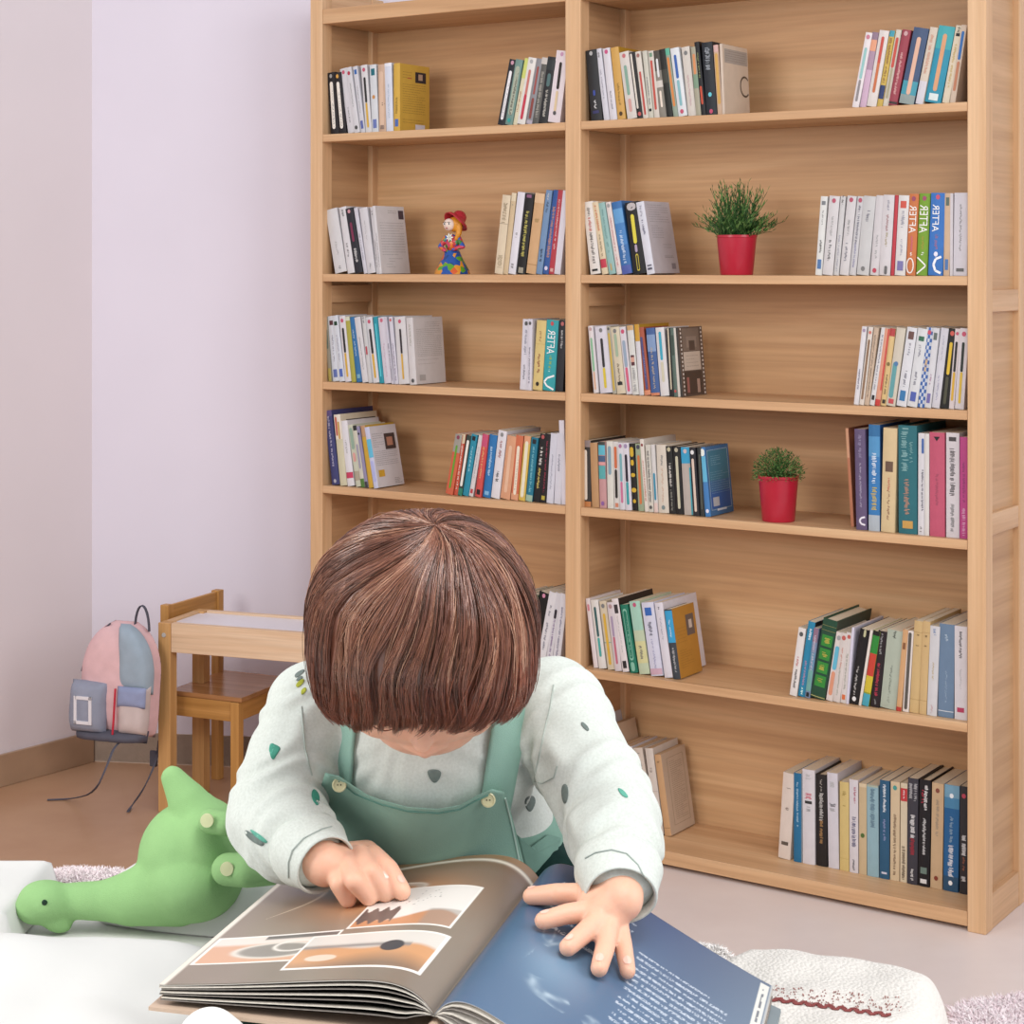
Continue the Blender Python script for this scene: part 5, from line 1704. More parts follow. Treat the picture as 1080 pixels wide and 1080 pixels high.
mb.build('red_stitching', knit)
q = PZ(716, 1010, MZ + .004)
wf = fluff('fluffy_cloth', 'white fluffy cloth peeking out behind the open book', 'cloth', q.x, q.y, .050, .018, .026, [plain('#f4f1ee', .95, .02)], MZ, 7000, -.25, .006, 12)

# ------------------------------------------------------------------ green dinosaur
m_dino = plain('#93bd80', .9, .05, 25, .35, .1, 900)
dy = 1.865
DS = dy / F


def D(px, py, off=0.0):
    return P(px, py, dy + off)


bm = bmesh.new()
prim_ell(bm, D(200, 902, .02), (.052, .058, .054))
prim_ell(bm, D(205, 928, .0), (.050, .055, .040))
prim_ell(bm, D(218, 890, .01), (.036, .05, .045))
prim_limb(bm, [(D(185, 935), .040), (D(140, 947), .028), (D(108, 950), .0200), (D(75, 950), .0180)])
prim_ell(bm, D(50, 950, -.005), (.030, .024, .020), Matrix.Rotation(radians(8), 3, 'Y'))
prim_ell(bm, D(38, 955, -.006), (.021, .020, .019))
prim_ell(bm, D(58, 968, -.004), (.020, .015, .013), Matrix.Rotation(radians(35), 3, 'Y'))
prim_limb(bm, [(D(214, 872, .01), .032), (D(198, 845, .012), .0205), (D(182, 820, .015), .0125)])
v, e, f = remesh(bm, .0022)
v = smooth_np(v, e, 14)
v[:, 2] = np.maximum(v[:, 2], MZ + .002)
dino = fin_mesh('toy_dinosaur', v, f, m_dino)
tag(dino, 'green plush dinosaur with long neck lying on the white bedding', 'soft toy')
for pts_, rr in (([(222, 866, -.040), (238, 869, -.048), (251, 874, -.045)], (.0125, .012, .009)), ([(240, 917, -.052), (262, 918, -.062), (288, 917, -.060)], (.016, .0165, .015))):
    bm = bmesh.new()
    prim_limb(bm, [(D(a, b, c), r_) for (a, b, c), r_ in zip(pts_, rr)])
    v, e, f = remesh(bm, .0018)
    v = smooth_np(v, e, 6)
    fin_mesh('leg', v, f, m_dino, dino)
for (a, b, c) in ((219, 865, -.055), (240, 916, -.070)):
    mb = MB()
    mb.lathe([(.0001, 0), (.0058, 0), (.0068, .0012), (.0066, .003), (.0001, .0034)], plain('#d3d8a8', .5, .05), 20)
    o = mb.build('button', dino, smooth=True)
    o.location = D(a, b, c)
    o.rotation_euler = (pi / 2 - .1, 0, -.15)
mb = MB()
mb.lathe([(.0001, -.002), (.0024, -.001), (.003, 0), (.0022, .0016), (.0001, .0022)], plain('#123022', .2, 0), 14)
dbv = bvh_of(dino)
hh_ = ray_px([dbv], 47, 952)
o = mb.build('eye', dino, smooth=True)
o.location = hh_[0]
o.rotation_euler = (pi / 2, 0, 0)
# ------------------------------------------------------------------ the big open book
S1 = P(458, 1070, (H - .795) * F / (1070 - HOR))       # spine, front end
S0 = Vector((.0235, 1.642, .808))                      # spine, back end
LF = PZ(168, 1038, .800)
LB = Vector((-.208, 1.668, .797))
RB = PZ(815, 1040, .752)
RF = RB + (S1 - S0) * 1.02 + Vector((.012, 0, -.012))
UPV = Vector((0, 0, 1))


def bump_l(s):
    return .030 * (1 - exp(-s * 11)) * max(0, 1 - s) ** 1.15


def bump_r(s):
    return .036 * (1 - exp(-s * 11)) * max(0, 1 - s) ** 1.3


def page(side, s, t, lay=0.0):
    """lay 0 = top leaf, 1 = just above the cover"""
    sp = S1.lerp(S0, t)
    if side == 'l':
        o = LF.lerp(LB, t)
        b = bump_l(s)
        thick = .014
    else:
        o = RF.lerp(RB, t)
        b = bump_r(s)
        thick = .017
    p = sp.lerp(o, s)
    p = p + UPV * (b * (1 - lay * .86))
    p.z -= lay * thick * min(1, s * 9)
    return p


book = thing('open_picture_book', 'large open picture book with orange panels and dark blue text page', 'book', (S0 + S1) / 2)
bo = (S0 + S1) / 2
NS, NT = 230, 300


def col_grid(side):
    """print colours of the page on a grid; s from the spine outwards, t from the front edge to the back"""
    s = np.linspace(0, 1, NS + 1)[None, :].repeat(NT + 1, 0)
    t = np.linspace(0, 1, NT + 1)[:, None].repeat(NS + 1, 1)
    rng = np.random.default_rng(5 if side == 'l' else 6)
    # smooth noise
    def sn(k, seed):
        g = np.random.default_rng(seed).random((k + 2, k + 2))
        x = s * k
        y = t * k
        xi, yi = x.astype(int), y.astype(int)
        fx, fy = x - xi, y - yi
        fx, fy = fx * fx * (3 - 2 * fx), fy * fy * (3 - 2 * fy)
        return (g[yi, xi] * (1 - fx) + g[yi, xi + 1] * fx) * (1 - fy) + (g[yi + 1, xi] * (1 - fx) + g[yi + 1, xi + 1] * fx) * fy
    def C(h):
        return np.array(lin(h))
    def mix(img, m, c):
        m = np.clip(m, 0, 1)[..., None]
        return img * (1 - m) + c * m
    img = np.zeros(s.shape + (3,))
    if side == 'l':
        img[:] = C('#8f8274')
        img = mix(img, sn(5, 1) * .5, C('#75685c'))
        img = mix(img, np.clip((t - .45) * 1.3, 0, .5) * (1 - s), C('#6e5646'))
        # brown, orange ground of the full page picture
        g = np.exp(-(((s - .46) / .24) ** 2 + ((t - .68) / .17) ** 2))
        img = mix(img, g * 1.0, C('#c98d5c'))
        g = np.exp(-(((s - .52) / .14) ** 2 + ((t - .80) / .08) ** 2))
        img = mix(img, g * .9, C('#4b4644'))
        img = mix(img, np.clip((t - .86) / .1, 0, 1) * .8 * (s < .62), C('#7c5c3e'))
        # rings / swirls
        def ell(cs, ct, a, b, w, c, img, rot=0.0):
            x = (s - cs) * cos(rot) + (t - ct) * sin(rot)
            y = -(s - cs) * sin(rot) + (t - ct) * cos(rot)
            r = np.sqrt((x / a) ** 2 + (y / b) ** 2)
            return mix(img, np.exp(-((r - 1) / w) ** 2), C(c))
        for k_ in range(3):
            img = ell(.56 + .01 * k_, .82, .11, .075 - .008 * k_, .07, '#b3aca4', img, .2)
        img = ell(.46, .73, .12, .050, .10, '#e6ddd0', img, -.1)
        img = ell(.45, .73, .10, .036, .22, '#b7a79a', img, -.1)
        # flowing light ribbon at the outer side
        cpath = .84 - .10 * np.sin((t - .60) * 9.0)
        w = .010 * np.clip(1 - np.abs(t - .76) / .21, 0, 1) + 1e-4
        img = mix(img, np.exp(-((s - cpath) / w) ** 2) * (np.abs(t - .76) < .20), C('#e3cdb4'))
        # white curve near the back
        cp = .93 + .03 * np.sin(s * 5)
        img = mix(img, np.exp(-((t - cp) / .012) ** 2) * (s < .55), C('#e9dfcf'))
        img = mix(img, np.clip((t - cp - .012) / .01, 0, 1) * (s < .6), C('#9a7a58'))
        def panel(s0, s1, t0, t1, img, fn, sk=0.0, bw=.011):
            ss = s + (t - t0) * sk
            ins = (ss > s0) & (ss < s1) & (t > t0) & (t < t1)
            inn = (ss > s0 + bw) & (ss < s1 - bw) & (t > t0 + bw) & (t < t1 - bw)
            img = mix(img, ins.astype(float), C('#f1ede6'))
            sub = fn((ss - s0) / (s1 - s0), (t - t0) / (t1 - t0))
            m = inn.astype(float)[..., None]
            return img * (1 - m) + sub * m
        def pa(u, v):      # right hand upper picture (white sky, dark tree, orange slope)
            o = np.zeros(s.shape + (3,)) + C('#e6e2dc')
            o = mix(o, np.clip((.30 - v + .1 * np.sin(u * 7)) * 20, 0, 1), C('#c98f68'))
            o = mix(o, ((np.abs(v - .30 - .05 * np.sin(u * 60)) < .16) & (u > .62) & (u < .97)).astype(float), C('#5e5553'))
            o = mix(o, np.clip((.42 - v) * 30, 0, 1) * np.clip((.35 - u) * 20, 0, 1) * .6, C('#9a8f86'))
            dots = (rng.random(s.shape) > .985) & (u > .30) & (u < .62) & (v > .5) & (v < .92)
            return mix(o, dots.astype(float), C('#2e2a2a'))
        def pb(u, v):      # long lower picture with the dark oval
            o = np.zeros(s.shape + (3,)) + C('#cf9a6e')
            o = mix(o, np.clip((v - .55 - .06 * np.sin(u * 9)) * 12, 0, 1), C('#d9d4cc'))
            o = mix(o, np.clip(.35 - v + .12 * np.sin(u * 5), 0, 1) * 3, C('#8d7460'))
            o = mix(o, np.exp(-(((v - .62) / .05) ** 2)) * (u > .2), C('#8f8b88'))
            r = ((u - .33) / .085) ** 2 + ((v - .58) / .15) ** 2
            o = mix(o, np.clip((1 - r) * 6, 0, 1), C('#3c3d44'))
            r = ((u - .78) / .12) ** 2 + ((v - .30) / .10) ** 2
            return mix(o, np.clip((1 - r) * 4, 0, 1), C('#e0cdb8'))
        def pc(u, v):      # outer lower picture with the rounded grey machine
            o = np.zeros(s.shape + (3,)) + C('#d2a485')
            o = mix(o, np.clip((v - .62) * 10, 0, 1), C('#e2d6cc'))
            r = ((u - .42) / .34) ** 2 + ((v - .42) / .27) ** 2
            o = mix(o, np.clip((1 - r) * 5, 0, 1), C('#8d877f'))
            o = mix(o, np.exp(-((r - .9) / .2) ** 2), C('#d9d2c6'))
            r = ((u - .30) / .15) ** 2 + ((v - .55) / .18) ** 2
            o = mix(o, np.exp(-((r - 1) / .25) ** 2), C('#e8e2d8'))
            o = mix(o, np.clip((v - .80) * 20, 0, 1) * (u < .6), C('#6c6864'))
            return o
        img = panel(.50, .97, .16, .40, img, pc)
        img = panel(.09, .60, .09, .36, img, pb)
        img = panel(.11, .50, .40, .73, img, pa)
        img = mix(img, np.clip((s - .972) * 90, 0, 1), C('#e5ddcf'))
    else:
        img[:] = C('#5b7590')
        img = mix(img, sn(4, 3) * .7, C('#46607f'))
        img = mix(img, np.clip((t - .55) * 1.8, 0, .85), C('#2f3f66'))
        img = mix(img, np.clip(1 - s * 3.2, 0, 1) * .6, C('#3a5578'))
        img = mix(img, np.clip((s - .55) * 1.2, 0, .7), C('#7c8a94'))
        g = np.exp(-(((s - .30) / .12) ** 2 + ((t - .40) / .13) ** 2))
        img = mix(img, g * .45, C('#8fb0c8'))
        # pale sketchy figure
        for (cs, ct, a, b, rot) in ((.30, .38, .07, .05, .3), (.34, .30, .09, .05, .6), (.27, .46, .03, .10, -.5), (.40, .24, .10, .03, .2), (.32, .35, .03, .03, 0), (.22, .55, .02, .07, .2)):
            x = (s - cs) * cos(rot) + (t - ct) * sin(rot)
            y = -(s - cs) * sin(rot) + (t - ct) * cos(rot)
            r = np.sqrt((x / a) ** 2 + (y / b) ** 2)
            img = mix(img, np.exp(-((r - 1) / .22) ** 2) * (.55 * sn(46, 9)) * (sn(12, 8) > .35), C('#c3d6e0'))
        # rows of white print
        def row(s0, s1, tc, hw, seed, a_):
            r2 = np.random.default_rng(seed)
            word = r2.random(NS + 1) > .16
            jit = r2.random((NT + 1, NS + 1)) > .30
            return ((np.abs(t - tc) < hw) & (s > s0) & (s < s1) & np.repeat(word[None, :], NT + 1, 0) & jit).astype(float) * a_
        for k_ in range(15):
            img = mix(img, row(.52 + .015 * (k_ % 3 == 2), .87 if k_ % 5 else .80, .74 - .0315 * k_, .0062, k_, .62), C('#dde5ee'))
        for k_ in range(6):
            img = mix(img, row(.16, .47, .87 - .045 * k_, .0062, 40 + k_, .6), C('#dde5ee'))
        img = mix(img, row(.15, .42, .58, .010, 77, .8), C('#e6edf4'))
        # torn paper labels at the outer edge
        m = (s > .955) & (s < .99) & (t > .60) & (t < .985)
        img = mix(img, m.astype(float), C('#d9d8d0'))
        m = (np.abs(s - .972) < .004) & (t > .62) & (t < .96) & (sn(60, 4) > .4)
        img = mix(img, m.astype(float), C('#6e7278'))
        img = mix(img, np.clip((s - .992) * 200, 0, 1), C('#b9bcba'))
    return img


def leaf(name, side, lay, mat, cols=None, th=.0006, ns=40, nt=30, dx=0.0, ext=1.0, label=None):
    vs, fs = [], []
    for j in range(nt + 1):
        for i in range(ns + 1):
            s_, t_ = i / ns * ext, j / nt
            p = page(side, s_, t_, lay) - bo
            vs.append(p)
    a_n = (ns + 1) * (nt + 1)
    for j in range(nt):
        for i in range(ns):
            a = j * (ns + 1) + i
            q_ = (a, a + 1, a + ns + 2, a + ns + 1)
            fs.append(q_ if side == 'r' else q_[::-1])
    for j in range(nt + 1):
        for i in range(ns + 1):
            p = vs[j * (ns + 1) + i] - Vector((0, 0, th))
            vs.append(p)
    for j in range(nt):
        for i in range(ns):
            a = a_n + j * (ns + 1) + i
            q_ = (a, a + ns + 1, a + ns + 2, a + 1)
            fs.append(q_ if side == 'r' else q_[::-1])
    border = [i for i in range(ns + 1)] + [j * (ns + 1) + ns for j in range(1, nt + 1)] + [nt * (ns + 1) + i for i in range(ns - 1, -1, -1)] + [j * (ns + 1) for j in range(nt - 1, 0, -1)]
    for a, b in zip(border, border[1:] + border[:1]):
        fs.append((b, a, a + a_n, b + a_n))
    o = fin_mesh(name, vs, fs, mat, book)
    if cols is not None:
        c = np.ones((2 * a_n, 4))
        c[:a_n, :3] = cols.reshape(-1, 3)
        c[a_n:, :3] = (.6, .57, .52)
        face_attr(o, c)
    if label:
        o['label'] = label
    return o


m_print = attr_mat(.32, .5, 'printed_page', 0.0, .15)
m_paper = plain('#d3ccc0', .8, .08, 300, 0, .2)
m_paper2 = plain('#8e8780', .8, .15, 300, 0, .2)
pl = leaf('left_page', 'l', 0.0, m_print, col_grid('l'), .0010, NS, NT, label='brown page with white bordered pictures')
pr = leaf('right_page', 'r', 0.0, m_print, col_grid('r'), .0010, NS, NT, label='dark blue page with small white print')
for sd, ms in (('l', (m_paper, m_paper2, m_paper, m_paper2, m_paper, m_paper2)), ('r', (m_paper, m_paper2, m_paper, m_paper2, m_paper, m_paper2))):
    for i, lay in enumerate((.10, .22, .36, .50, .66, .80)):
        leaf('page_bundle', sd, lay, ms[i], None, .0014 if i % 2 == 0 else .0008, 30, 8, ext=1.0 - .004 * ((i * 5) % 3))
# hard cover under the leaves
m_cov = plain('#c9b09a', .5, .05, 60, 0, .4)
m_cov2 = plain('#7f8a8e', .4, .05, 60, 0, .4)
for sd, mt in (('l', m_cov), ('r', m_cov2)):
    vs, fs = [], []
    nt_ = 2
    quad = []
    for t_ in (-.02, 1.02):
        for s_ in (0.0, 1.03):
            sp = S1.lerp(S0, t_)
            o_ = (LF if sd == 'l' else RF).lerp(LB if sd == 'l' else RB, t_)
            p = sp.lerp(o_, s_) - bo
            p.z -= (.016 if sd == 'l' else .019)
            if s_ == 0:
                p.z -= .0
            quad.append(p)
    vs = quad + [p - Vector((0, 0, .0028)) for p in quad]
    fs = [(0, 1, 3, 2), (5, 4, 6, 7), (1, 0, 4, 5), (3, 1, 5, 7), (2, 3, 7, 6), (0, 2, 6, 4)]
    fin_mesh('hard_cover', vs, fs, mt, book, False)
mb = MB()
mb.tube([S1 - bo - (S0 - S1) * .015 + Vector((0, 0, -.012)), S0 - bo + Vector((0, 0, -.012))], .0065, m_cov, 10)
mb.build('spine', book, smooth=True)
bpy.context.view_layer.update()
bv_l, bv_r = bvh_of(pl), bvh_of(pr)

# ------------------------------------------------------------------ the child
HC = P(446, 677, 1.585)
TH = radians(55)
# columns: local x (to the right of the picture), local y (back of the head), local z (crown)
Ux = Vector((1, 0, 0))
Uz = Vector((0, -sin(TH), cos(TH)))
Uy = -Vector((0, -cos(TH), -sin(TH)))
HR = Matrix((Ux, Uy, Uz)).transposed() @ Matrix.Rotation(radians(-2), 3, 'Y')


def HL(x, y, z):
    return HC + HR @ Vector((x, y, z))


SKIN = '#eab79c'
m_skin = plain(SKIN, .45, .05, 45, .08, .35, 600, .25)

# joints
shL, elL = Vector((-.180, 1.715, .936)), Vector((-.214, 1.655, .858))
shR, elR = Vector((.038, 1.715, .939)), P(645, 862, 1.615)
neck = Vector((-.077, 1.70, .962))
chest = Vector((-.073, 1.715, .900))
belly = Vector((-.062, 1.765, .815))
pelv = Vector((-.055, 1.790, .770))


def on(b, px, py, up):
    h_ = ray_px([b], px, py)
    if h_ is None:
        h_ = (PZ(px, py, .81), 0, UPV)
    return h_[0] + Vector((0, 0, up))


def onp(b, px, py, up):
    """point above the page that is still seen at px,py"""
    p0 = on(b, px, py, 0)
    z = p0.z + up
    return PZ(px, py, z)


wrL = onp(bv_l, 343, 912, .030)
wrR = onp(bv_r, 655, 948, .030)
print('wrists', wrL, wrR, 'elbows', elL, elR, (wrL - elL).length, (wrR - elR).length)

bm = bmesh.new()
# trunk
prim_ell(bm, chest, (.088, .068, .085))
prim_ell(bm, belly, (.088, .078, .080))
prim_ell(bm, pelv, (.092, .080, .070))
prim_limb(bm, [(neck + Vector((0, .01, -.03)), .038), (HL(0, .030, -.055), .036)])
prim_limb(bm, [(Vector((-.15, 1.722, .945)), .036), (Vector((.01, 1.722, .948)), .036)])
# head
prim_ell(bm, HL(0, .012, .022), (.077, .086, .075), HR)
prim_ell(bm, HL(0, -.030, -.022), (.065, .050, .060), HR)
prim_ell(bm, HL(.034, -.048, -.034), (.028, .023, .026), HR)
prim_ell(bm, HL(-.034, -.048, -.034), (.028, .023, .026), HR)
prim_ell(bm, HL(0, -.056, -.070), (.022, .018, .016), HR)
prim_ell(bm, HL(0, -.042, -.056), (.050, .036, .036), HR)
prim_ell(bm, HL(0, -.077, -.022), (.0095, .012, .0095), HR)
prim_limb(bm, [(HL(0, -.066, .008), .006), (HL(0, -.079, -.020), .0075)])
for sx in (-1, 1):
    prim_ell(bm, HL(sx * .0085, -.073, -.024), (.006, .007, .0055), HR)
    prim_ell(bm, HL(sx * .029, -.066, .004), (.016, .012, .0105), HR)      # closed, lowered lids
    prim_ell(bm, HL(sx * .080, .010, -.010), (.008, .014, .021), HR)      # ears
    prim_ell(bm, HL(sx * .083, .016, -.010), (.007, .010, .017), HR)
prim_limb(bm, [(HL(-.014, -.072, -.046), .006), (HL(0, -.078, -.045), .0072), (HL(.014, -.072, -.046), .006)])
prim_limb(bm, [(HL(-.010, -.070, -.054), .006), (HL(0, -.075, -.055), .0072), (HL(.010, -.070, -.054), .006)])
# arms
prim_limb(bm, [(shL, .034), (elL, .027), (elL.lerp(wrL, .3), .028), (wrL, .0185)])
prim_limb(bm, [(shR, .034), (elR, .027), (elR.lerp(wrR, .3), .028), (wrR, .0185)])
# legs
hipL, hipR = Vector((-.105, 1.775, .765)), Vector((-.005, 1.775, .765))
knL, knR = Vector((-.172, 1.600, .748)), Vector((.085, 1.655, .732))
anL, anR = Vector((-.196, 1.462, .722)), Vector((-.010, 1.555, .712))
heL, toL = Vector((-.214, 1.425, .710)), Vector((-.226, 1.385, .770))
heR, toR = Vector((-.030, 1.545, .708)), Vector((-.075, 1.555, .712))
prim_limb(bm, [(hipL, .052), (knL, .040), (knL.lerp(anL, .35), .037), (anL, .024), (heL, .022), (toL, .019)])
prim_limb(bm, [(hipR, .048), (knR, .038), (knR.lerp(anR, .35), .032), (anR, .022), (heR, .021), (toR, .017)])


def finger(b, pts, r0, r1):
    """pts (px,py,lift)"""
    w = [onp(b, a, c, u) for a, c, u in pts]
    n = len(w)
    prim_limb(bm, [(p, r0 + (r1 - r0) * i / (n - 1)) for i, p in enumerate(w)], 16)
    return w


tips = []
# right hand of the child (left in the picture), relaxed and curled on the page
fL = [  # lifted
    [(354, 917, .026), (358, 932, .024), (367, 948, .0075)],
    [(364, 909, .031), (374, 929, .029), (389, 946, .0075)],
    [(380, 902, .033), (391, 920, .030), (407, 942, .0075)],
    [(393, 902, .030), (410, 917, .026), (424, 940, .0080)],
    [(382, 912, .018), (403, 922, .010), (416, 934, .0075)],
]
for i, q in enumerate(fL):
    w = finger(bv_l, q, .0094 if i < 4 else .0088, .0078)
    tips.append((w[-2], w[-1], .0072))
palm = [onp(bv_l, 352, 912, .026), onp(bv_l, 378, 903, .027), onp(bv_l, 345, 914, .026)]
prim_limb(bm, [(wrL, .0185), (onp(bv_l, 356, 914, .022), .0135)], 16)
prim_limb(bm, [(wrL, .0185), (onp(bv_l, 368, 907, .024), .0145)], 16)
prim_limb(bm, [(wrL, .0175), (onp(bv_l, 386, 901, .024), .0125)], 16)
prim_limb(bm, [(wrL, .0160), (onp(bv_l, 384, 911, .016), .0105)], 16)
# left hand of the child (right in the picture), spread flat on the blue page
fR = [
    [(622, 944, .016), (588, 943, .012), (560, 945, .0072)],       # thumb
    [(624, 961, .018), (598, 964, .0130), (573, 971, .0068)],
    [(630, 972, .018), (615, 985, .0125), (599, 999, .0066)],
    [(641, 978, .018), (638, 1000, .0120), (632, 1021, .0066)],
    [(652, 975, .017), (658, 1001, .0110), (662, 1024, .0062)],
]
for i, q in enumerate(fR):
    w = finger(bv_r, q, (.0100, .0094, .0094, .0092, .0086)[i], (.0078, .0074, .0074, .0072, .0066)[i])
    tips.append((w[-2], w[-1], .0064))
for (a, c, u, r_) in ((626, 943, .018, .0150), (626, 955, .018, .0145), (632, 966, .018, .0145), (641, 970, .018, .0140), (649, 966, .017, .0130)):
    prim_limb(bm, [(wrR, .0170), (onp(bv_r, a, c, u), r_)], 16)

v, e, f = remesh(bm, .0015)
# smooth the trunk strongly, the hands lightly
hz = np.minimum(np.linalg.norm(v - np.array(onp(bv_l, 380, 925, .02)), axis=1), np.linalg.norm(v - np.array(onp(bv_r, 625, 970, .015)), axis=1))
fz = np.linalg.norm(v - np.array(HL(0, -.06, -.02)), axis=1)
wt = np.clip((np.minimum(hz, fz) - .055) / .03, 0, 1)
v = smooth_np(v, e, 4)
v = smooth_np(v, e, 22, .5, wt)
body = fin_mesh('person', v, f, m_skin)
tag(body, 'small child with brown bowl cut hair, mint overalls, reading the open book', 'person')
print('body', len(v))

# fingernails
mb = MB()
m_nail = plain('#f0c6b4', .25, .02, 50, 0, .5)
bvb = bvh_of(body)
for (a, b, r_) in tips:
    d = (b - a).normalized()
    o_ = b - d * .001 + Vector((0, 0, .02))
    h_ = bvb.ray_cast(o_, Vector((0, 0, -1)))
    if h_[0] is None:
        continue
    n_ = h_[1]
    sd = d.cross(n_).normalized()
    fd = n_.cross(sd).normalized()
    c_ = h_[0] + n_ * .0001
    pts_ = []
    for k_ in range(12):
        an = 2 * pi * k_ / 12
        pts_.append(c_ + sd * (.0034 * cos(an)) + fd * (.0040 * sin(an)) - n_ * (.0009 * abs(cos(an)) - .0005))
    mid = c_ + n_ * .0007
    for k_ in range(12):
        mb.face([mid, pts_[k_], pts_[(k_ + 1) % 12]], m_nail)
mb.build('fingernails', body, smooth=True)
# lips, brows, lashes
mb = MB()
for (zz, rr) in ((-.0465, .0024), (-.0530, .0028)):
    mb.tube([HL(x_, -.0765 + x_ * x_ * 38, zz + (-.0006 if abs(x_) > .008 else 0)) for x_ in (-.013, -.008, -.003, 0, .003, .008, .013)], [rr * q for q in (.4, .8, 1.1, .95, 1.1, .8, .4)], plain('#c8766a', .4, .05, 200), 8)
mb.build('lips', body, smooth=True)
mb = MB()
for sx in (-1, 1):
    mb.tube([HL(sx * (.017 + .025 * q / 6), -.0770 + .0006 * (q - 3) ** 2, -.003 - .0012 * sin(pi * q / 6)) for q in range(7)], .0005, plain('#8a5a48', .6, .1), 5)
mb.build('eyelashes', body)
mb = MB()
for sx in (-1, 1):
    mb.tube([HL(sx * (.014 + .030 * q / 6), -.0755 + .0007 * (q - 2) ** 2, .021 + .003 * sin(pi * q / 6)) for q in range(7)], .0014, plain('#6a4632', .8, .1), 5)
mb.build('eyebrows', body)

# ------------------------------------------------------------------ clothes


def wrinkle(v, n, segs):
    """cloth folds; segs = list of (a, b, amp, freq)"""
    out = v.copy()
    dd = np.zeros(len(v))
    for k_, (a, b, amp, fr, reach) in enumerate(segs):
        a, b = np.array(a), np.array(b)
        ab = b - a
        L = np.linalg.norm(ab)
        t_ = np.clip(((v - a) @ ab) / (L * L), -.3, 1.3)
        r = np.linalg.norm(v - (a + t_[:, None] * ab), axis=1)
        w = np.exp(-(r / reach) ** 4) * np.clip(1.25 - np.abs(t_ - .5) * 1.2, 0, 1)
        ax = ab / L
        side = np.cross(ax, [0.3, 1, .2])
        side /= np.linalg.norm(side)
        ang = (v - a) @ side
        ph = t_ * L * fr + ang * 38 + 1.3 * np.sin(ang * 70 + k_) + 1.1 * np.sin(t_ * 9 + ang * 40 + k_ * 2)
        dd += w * amp * (np.abs(np.sin(ph)) ** 1.5 * -1 + .4)
    return out + n * dd[:, None]


bm = bmesh.new()
prim_ell(bm, chest, (.102, .082, .095))
prim_ell(bm, chest + Vector((0, .015, .035)), (.105, .07, .06))
prim_ell(bm, belly, (.103, .090, .090))
prim_limb(bm, [(Vector((-.155, 1.722, .934)), .046), (Vector((.012, 1.722, .937)), .046)])
prim_limb(bm, [(neck + Vector((0, .012, -.02)), .055), (neck + Vector((0, -.010, .008)), .046)])
cuL = wrL.lerp(elL, .10)
cuR = wrR.lerp(elR, .10)
prim_limb(bm, [(shL, .050), (elL, .043), (elL.lerp(wrL, .35), .043), (wrL.lerp(elL, .26), .030)])
prim_limb(bm, [(shR, .050), (elR, .044), (elR.lerp(wrR, .35), .042), (wrR.lerp(elR, .26), .031)])
v, e, f = remesh(bm, .0024)
v = smooth_np(v, e, 16)
n_ = normals_np(v, f)
v = wrinkle(v, n_, [
    (shL, elL, .0046, 75, .075), (elL + Vector((.01, 0, 0)), wrL, .0052, 85, .060),
    (shR, elR, .0050, 75, .075), (elR, wrR, .0056, 85, .060),
    (Vector((-.14, 1.68, .93)), Vector((-.10, 1.66, .84)), .0016, 60, .05), (Vector((.0, 1.68, .93)), Vector((-.03, 1.66, .84)), .0026, 60, .06)])
v = smooth_np(v, e, 3)


def shirt_mat():
    m, nt, b = new_mat('shirt_cotton')
    tc = node(nt, 'ShaderNodeTexCoord')
    n = node(nt, 'ShaderNodeTexNoise', i_Scale=420.0, i_Detail=3.0)
    nt.links.new(tc.outputs['Object'], n.inputs['Vector'])
    r = node(nt, 'ShaderNodeValToRGB')
    r.color_ramp.elements[0].position = .3
    r.color_ramp.elements[0].color = lin('#cbd1c9') + (1,)
    r.color_ramp.elements[1].position = .65
    r.color_ramp.elements[1].color = lin('#d6dcd5') + (1,)
    nt.links.new(n.outputs['Fac'], r.inputs['Fac'])
    nt.links.new(r.outputs['Color'], b.inputs['Base Color'])
    n2 = node(nt, 'ShaderNodeTexNoise', i_Scale=1500.0, i_Detail=2.0)
    nt.links.new(tc.outputs['Object'], n2.inputs['Vector'])
    bp = node(nt, 'ShaderNodeBump', i_Strength=.25, i_Distance=.0006)
    nt.links.new(n2.outputs['Fac'], bp.inputs['Height'])
    nt.links.new(bp.outputs['Normal'], b.inputs['Normal'])
    b.inputs['Roughness'].default_value = .9
    b.inputs['Specular IOR Level'].default_value = .15
    return m


m_shirt = shirt_mat()
shirt = fin_mesh('shirt', v, f, m_shirt, body)
shirt['label'] = 'pale mint long sleeved shirt with small green prints'


def cuff(a, b, r0, r1, nm='cuff'):
    """open ribbed band from a (sleeve) to b (hand)"""
    a, b = Vector(a), Vector(b)
    d = (b - a)
    L = d.length
    q = d.to_track_quat('Z', 'Y').to_matrix()
    prof = [(r0 * .90, 0), (r0 * 1.0, L * .06), (r0 * 1.03, L * .3), (r1 * 1.03, L * .75), (r1, L * .96), (r1 * .96, L), (r1 * .90, L * .95), (r0 * .86, L * .3), (r0 * .80, 0)]
    vs, fs = [], []
    n = 64
    for r_, z_ in prof:
        for i in range(n):
            an = 2 * pi * i / n
            rr = r_ * (1 + .012 * sin(i * pi) + .02 * sin(3 * an + z_ * 60))
            vs.append(a + q @ Vector((rr * cos(an), rr * sin(an) * .92, z_)))
    m_ = len(prof)
    for j in range(m_ - 1):
        for i in range(n):
            l = (i + 1) % n
            fs.append((j * n + i, j * n + l, (j + 1) * n + l, (j + 1) * n + i))
    return fin_mesh(nm, vs, fs, m_shirt, shirt)


cfL = cuff(wrL.lerp(elL, .42), wrL.lerp(elL, -.02), .0345, .0285)
cfR = cuff(wrR.lerp(elR, .42), wrR.lerp(elR, .02), .0360, .0300)
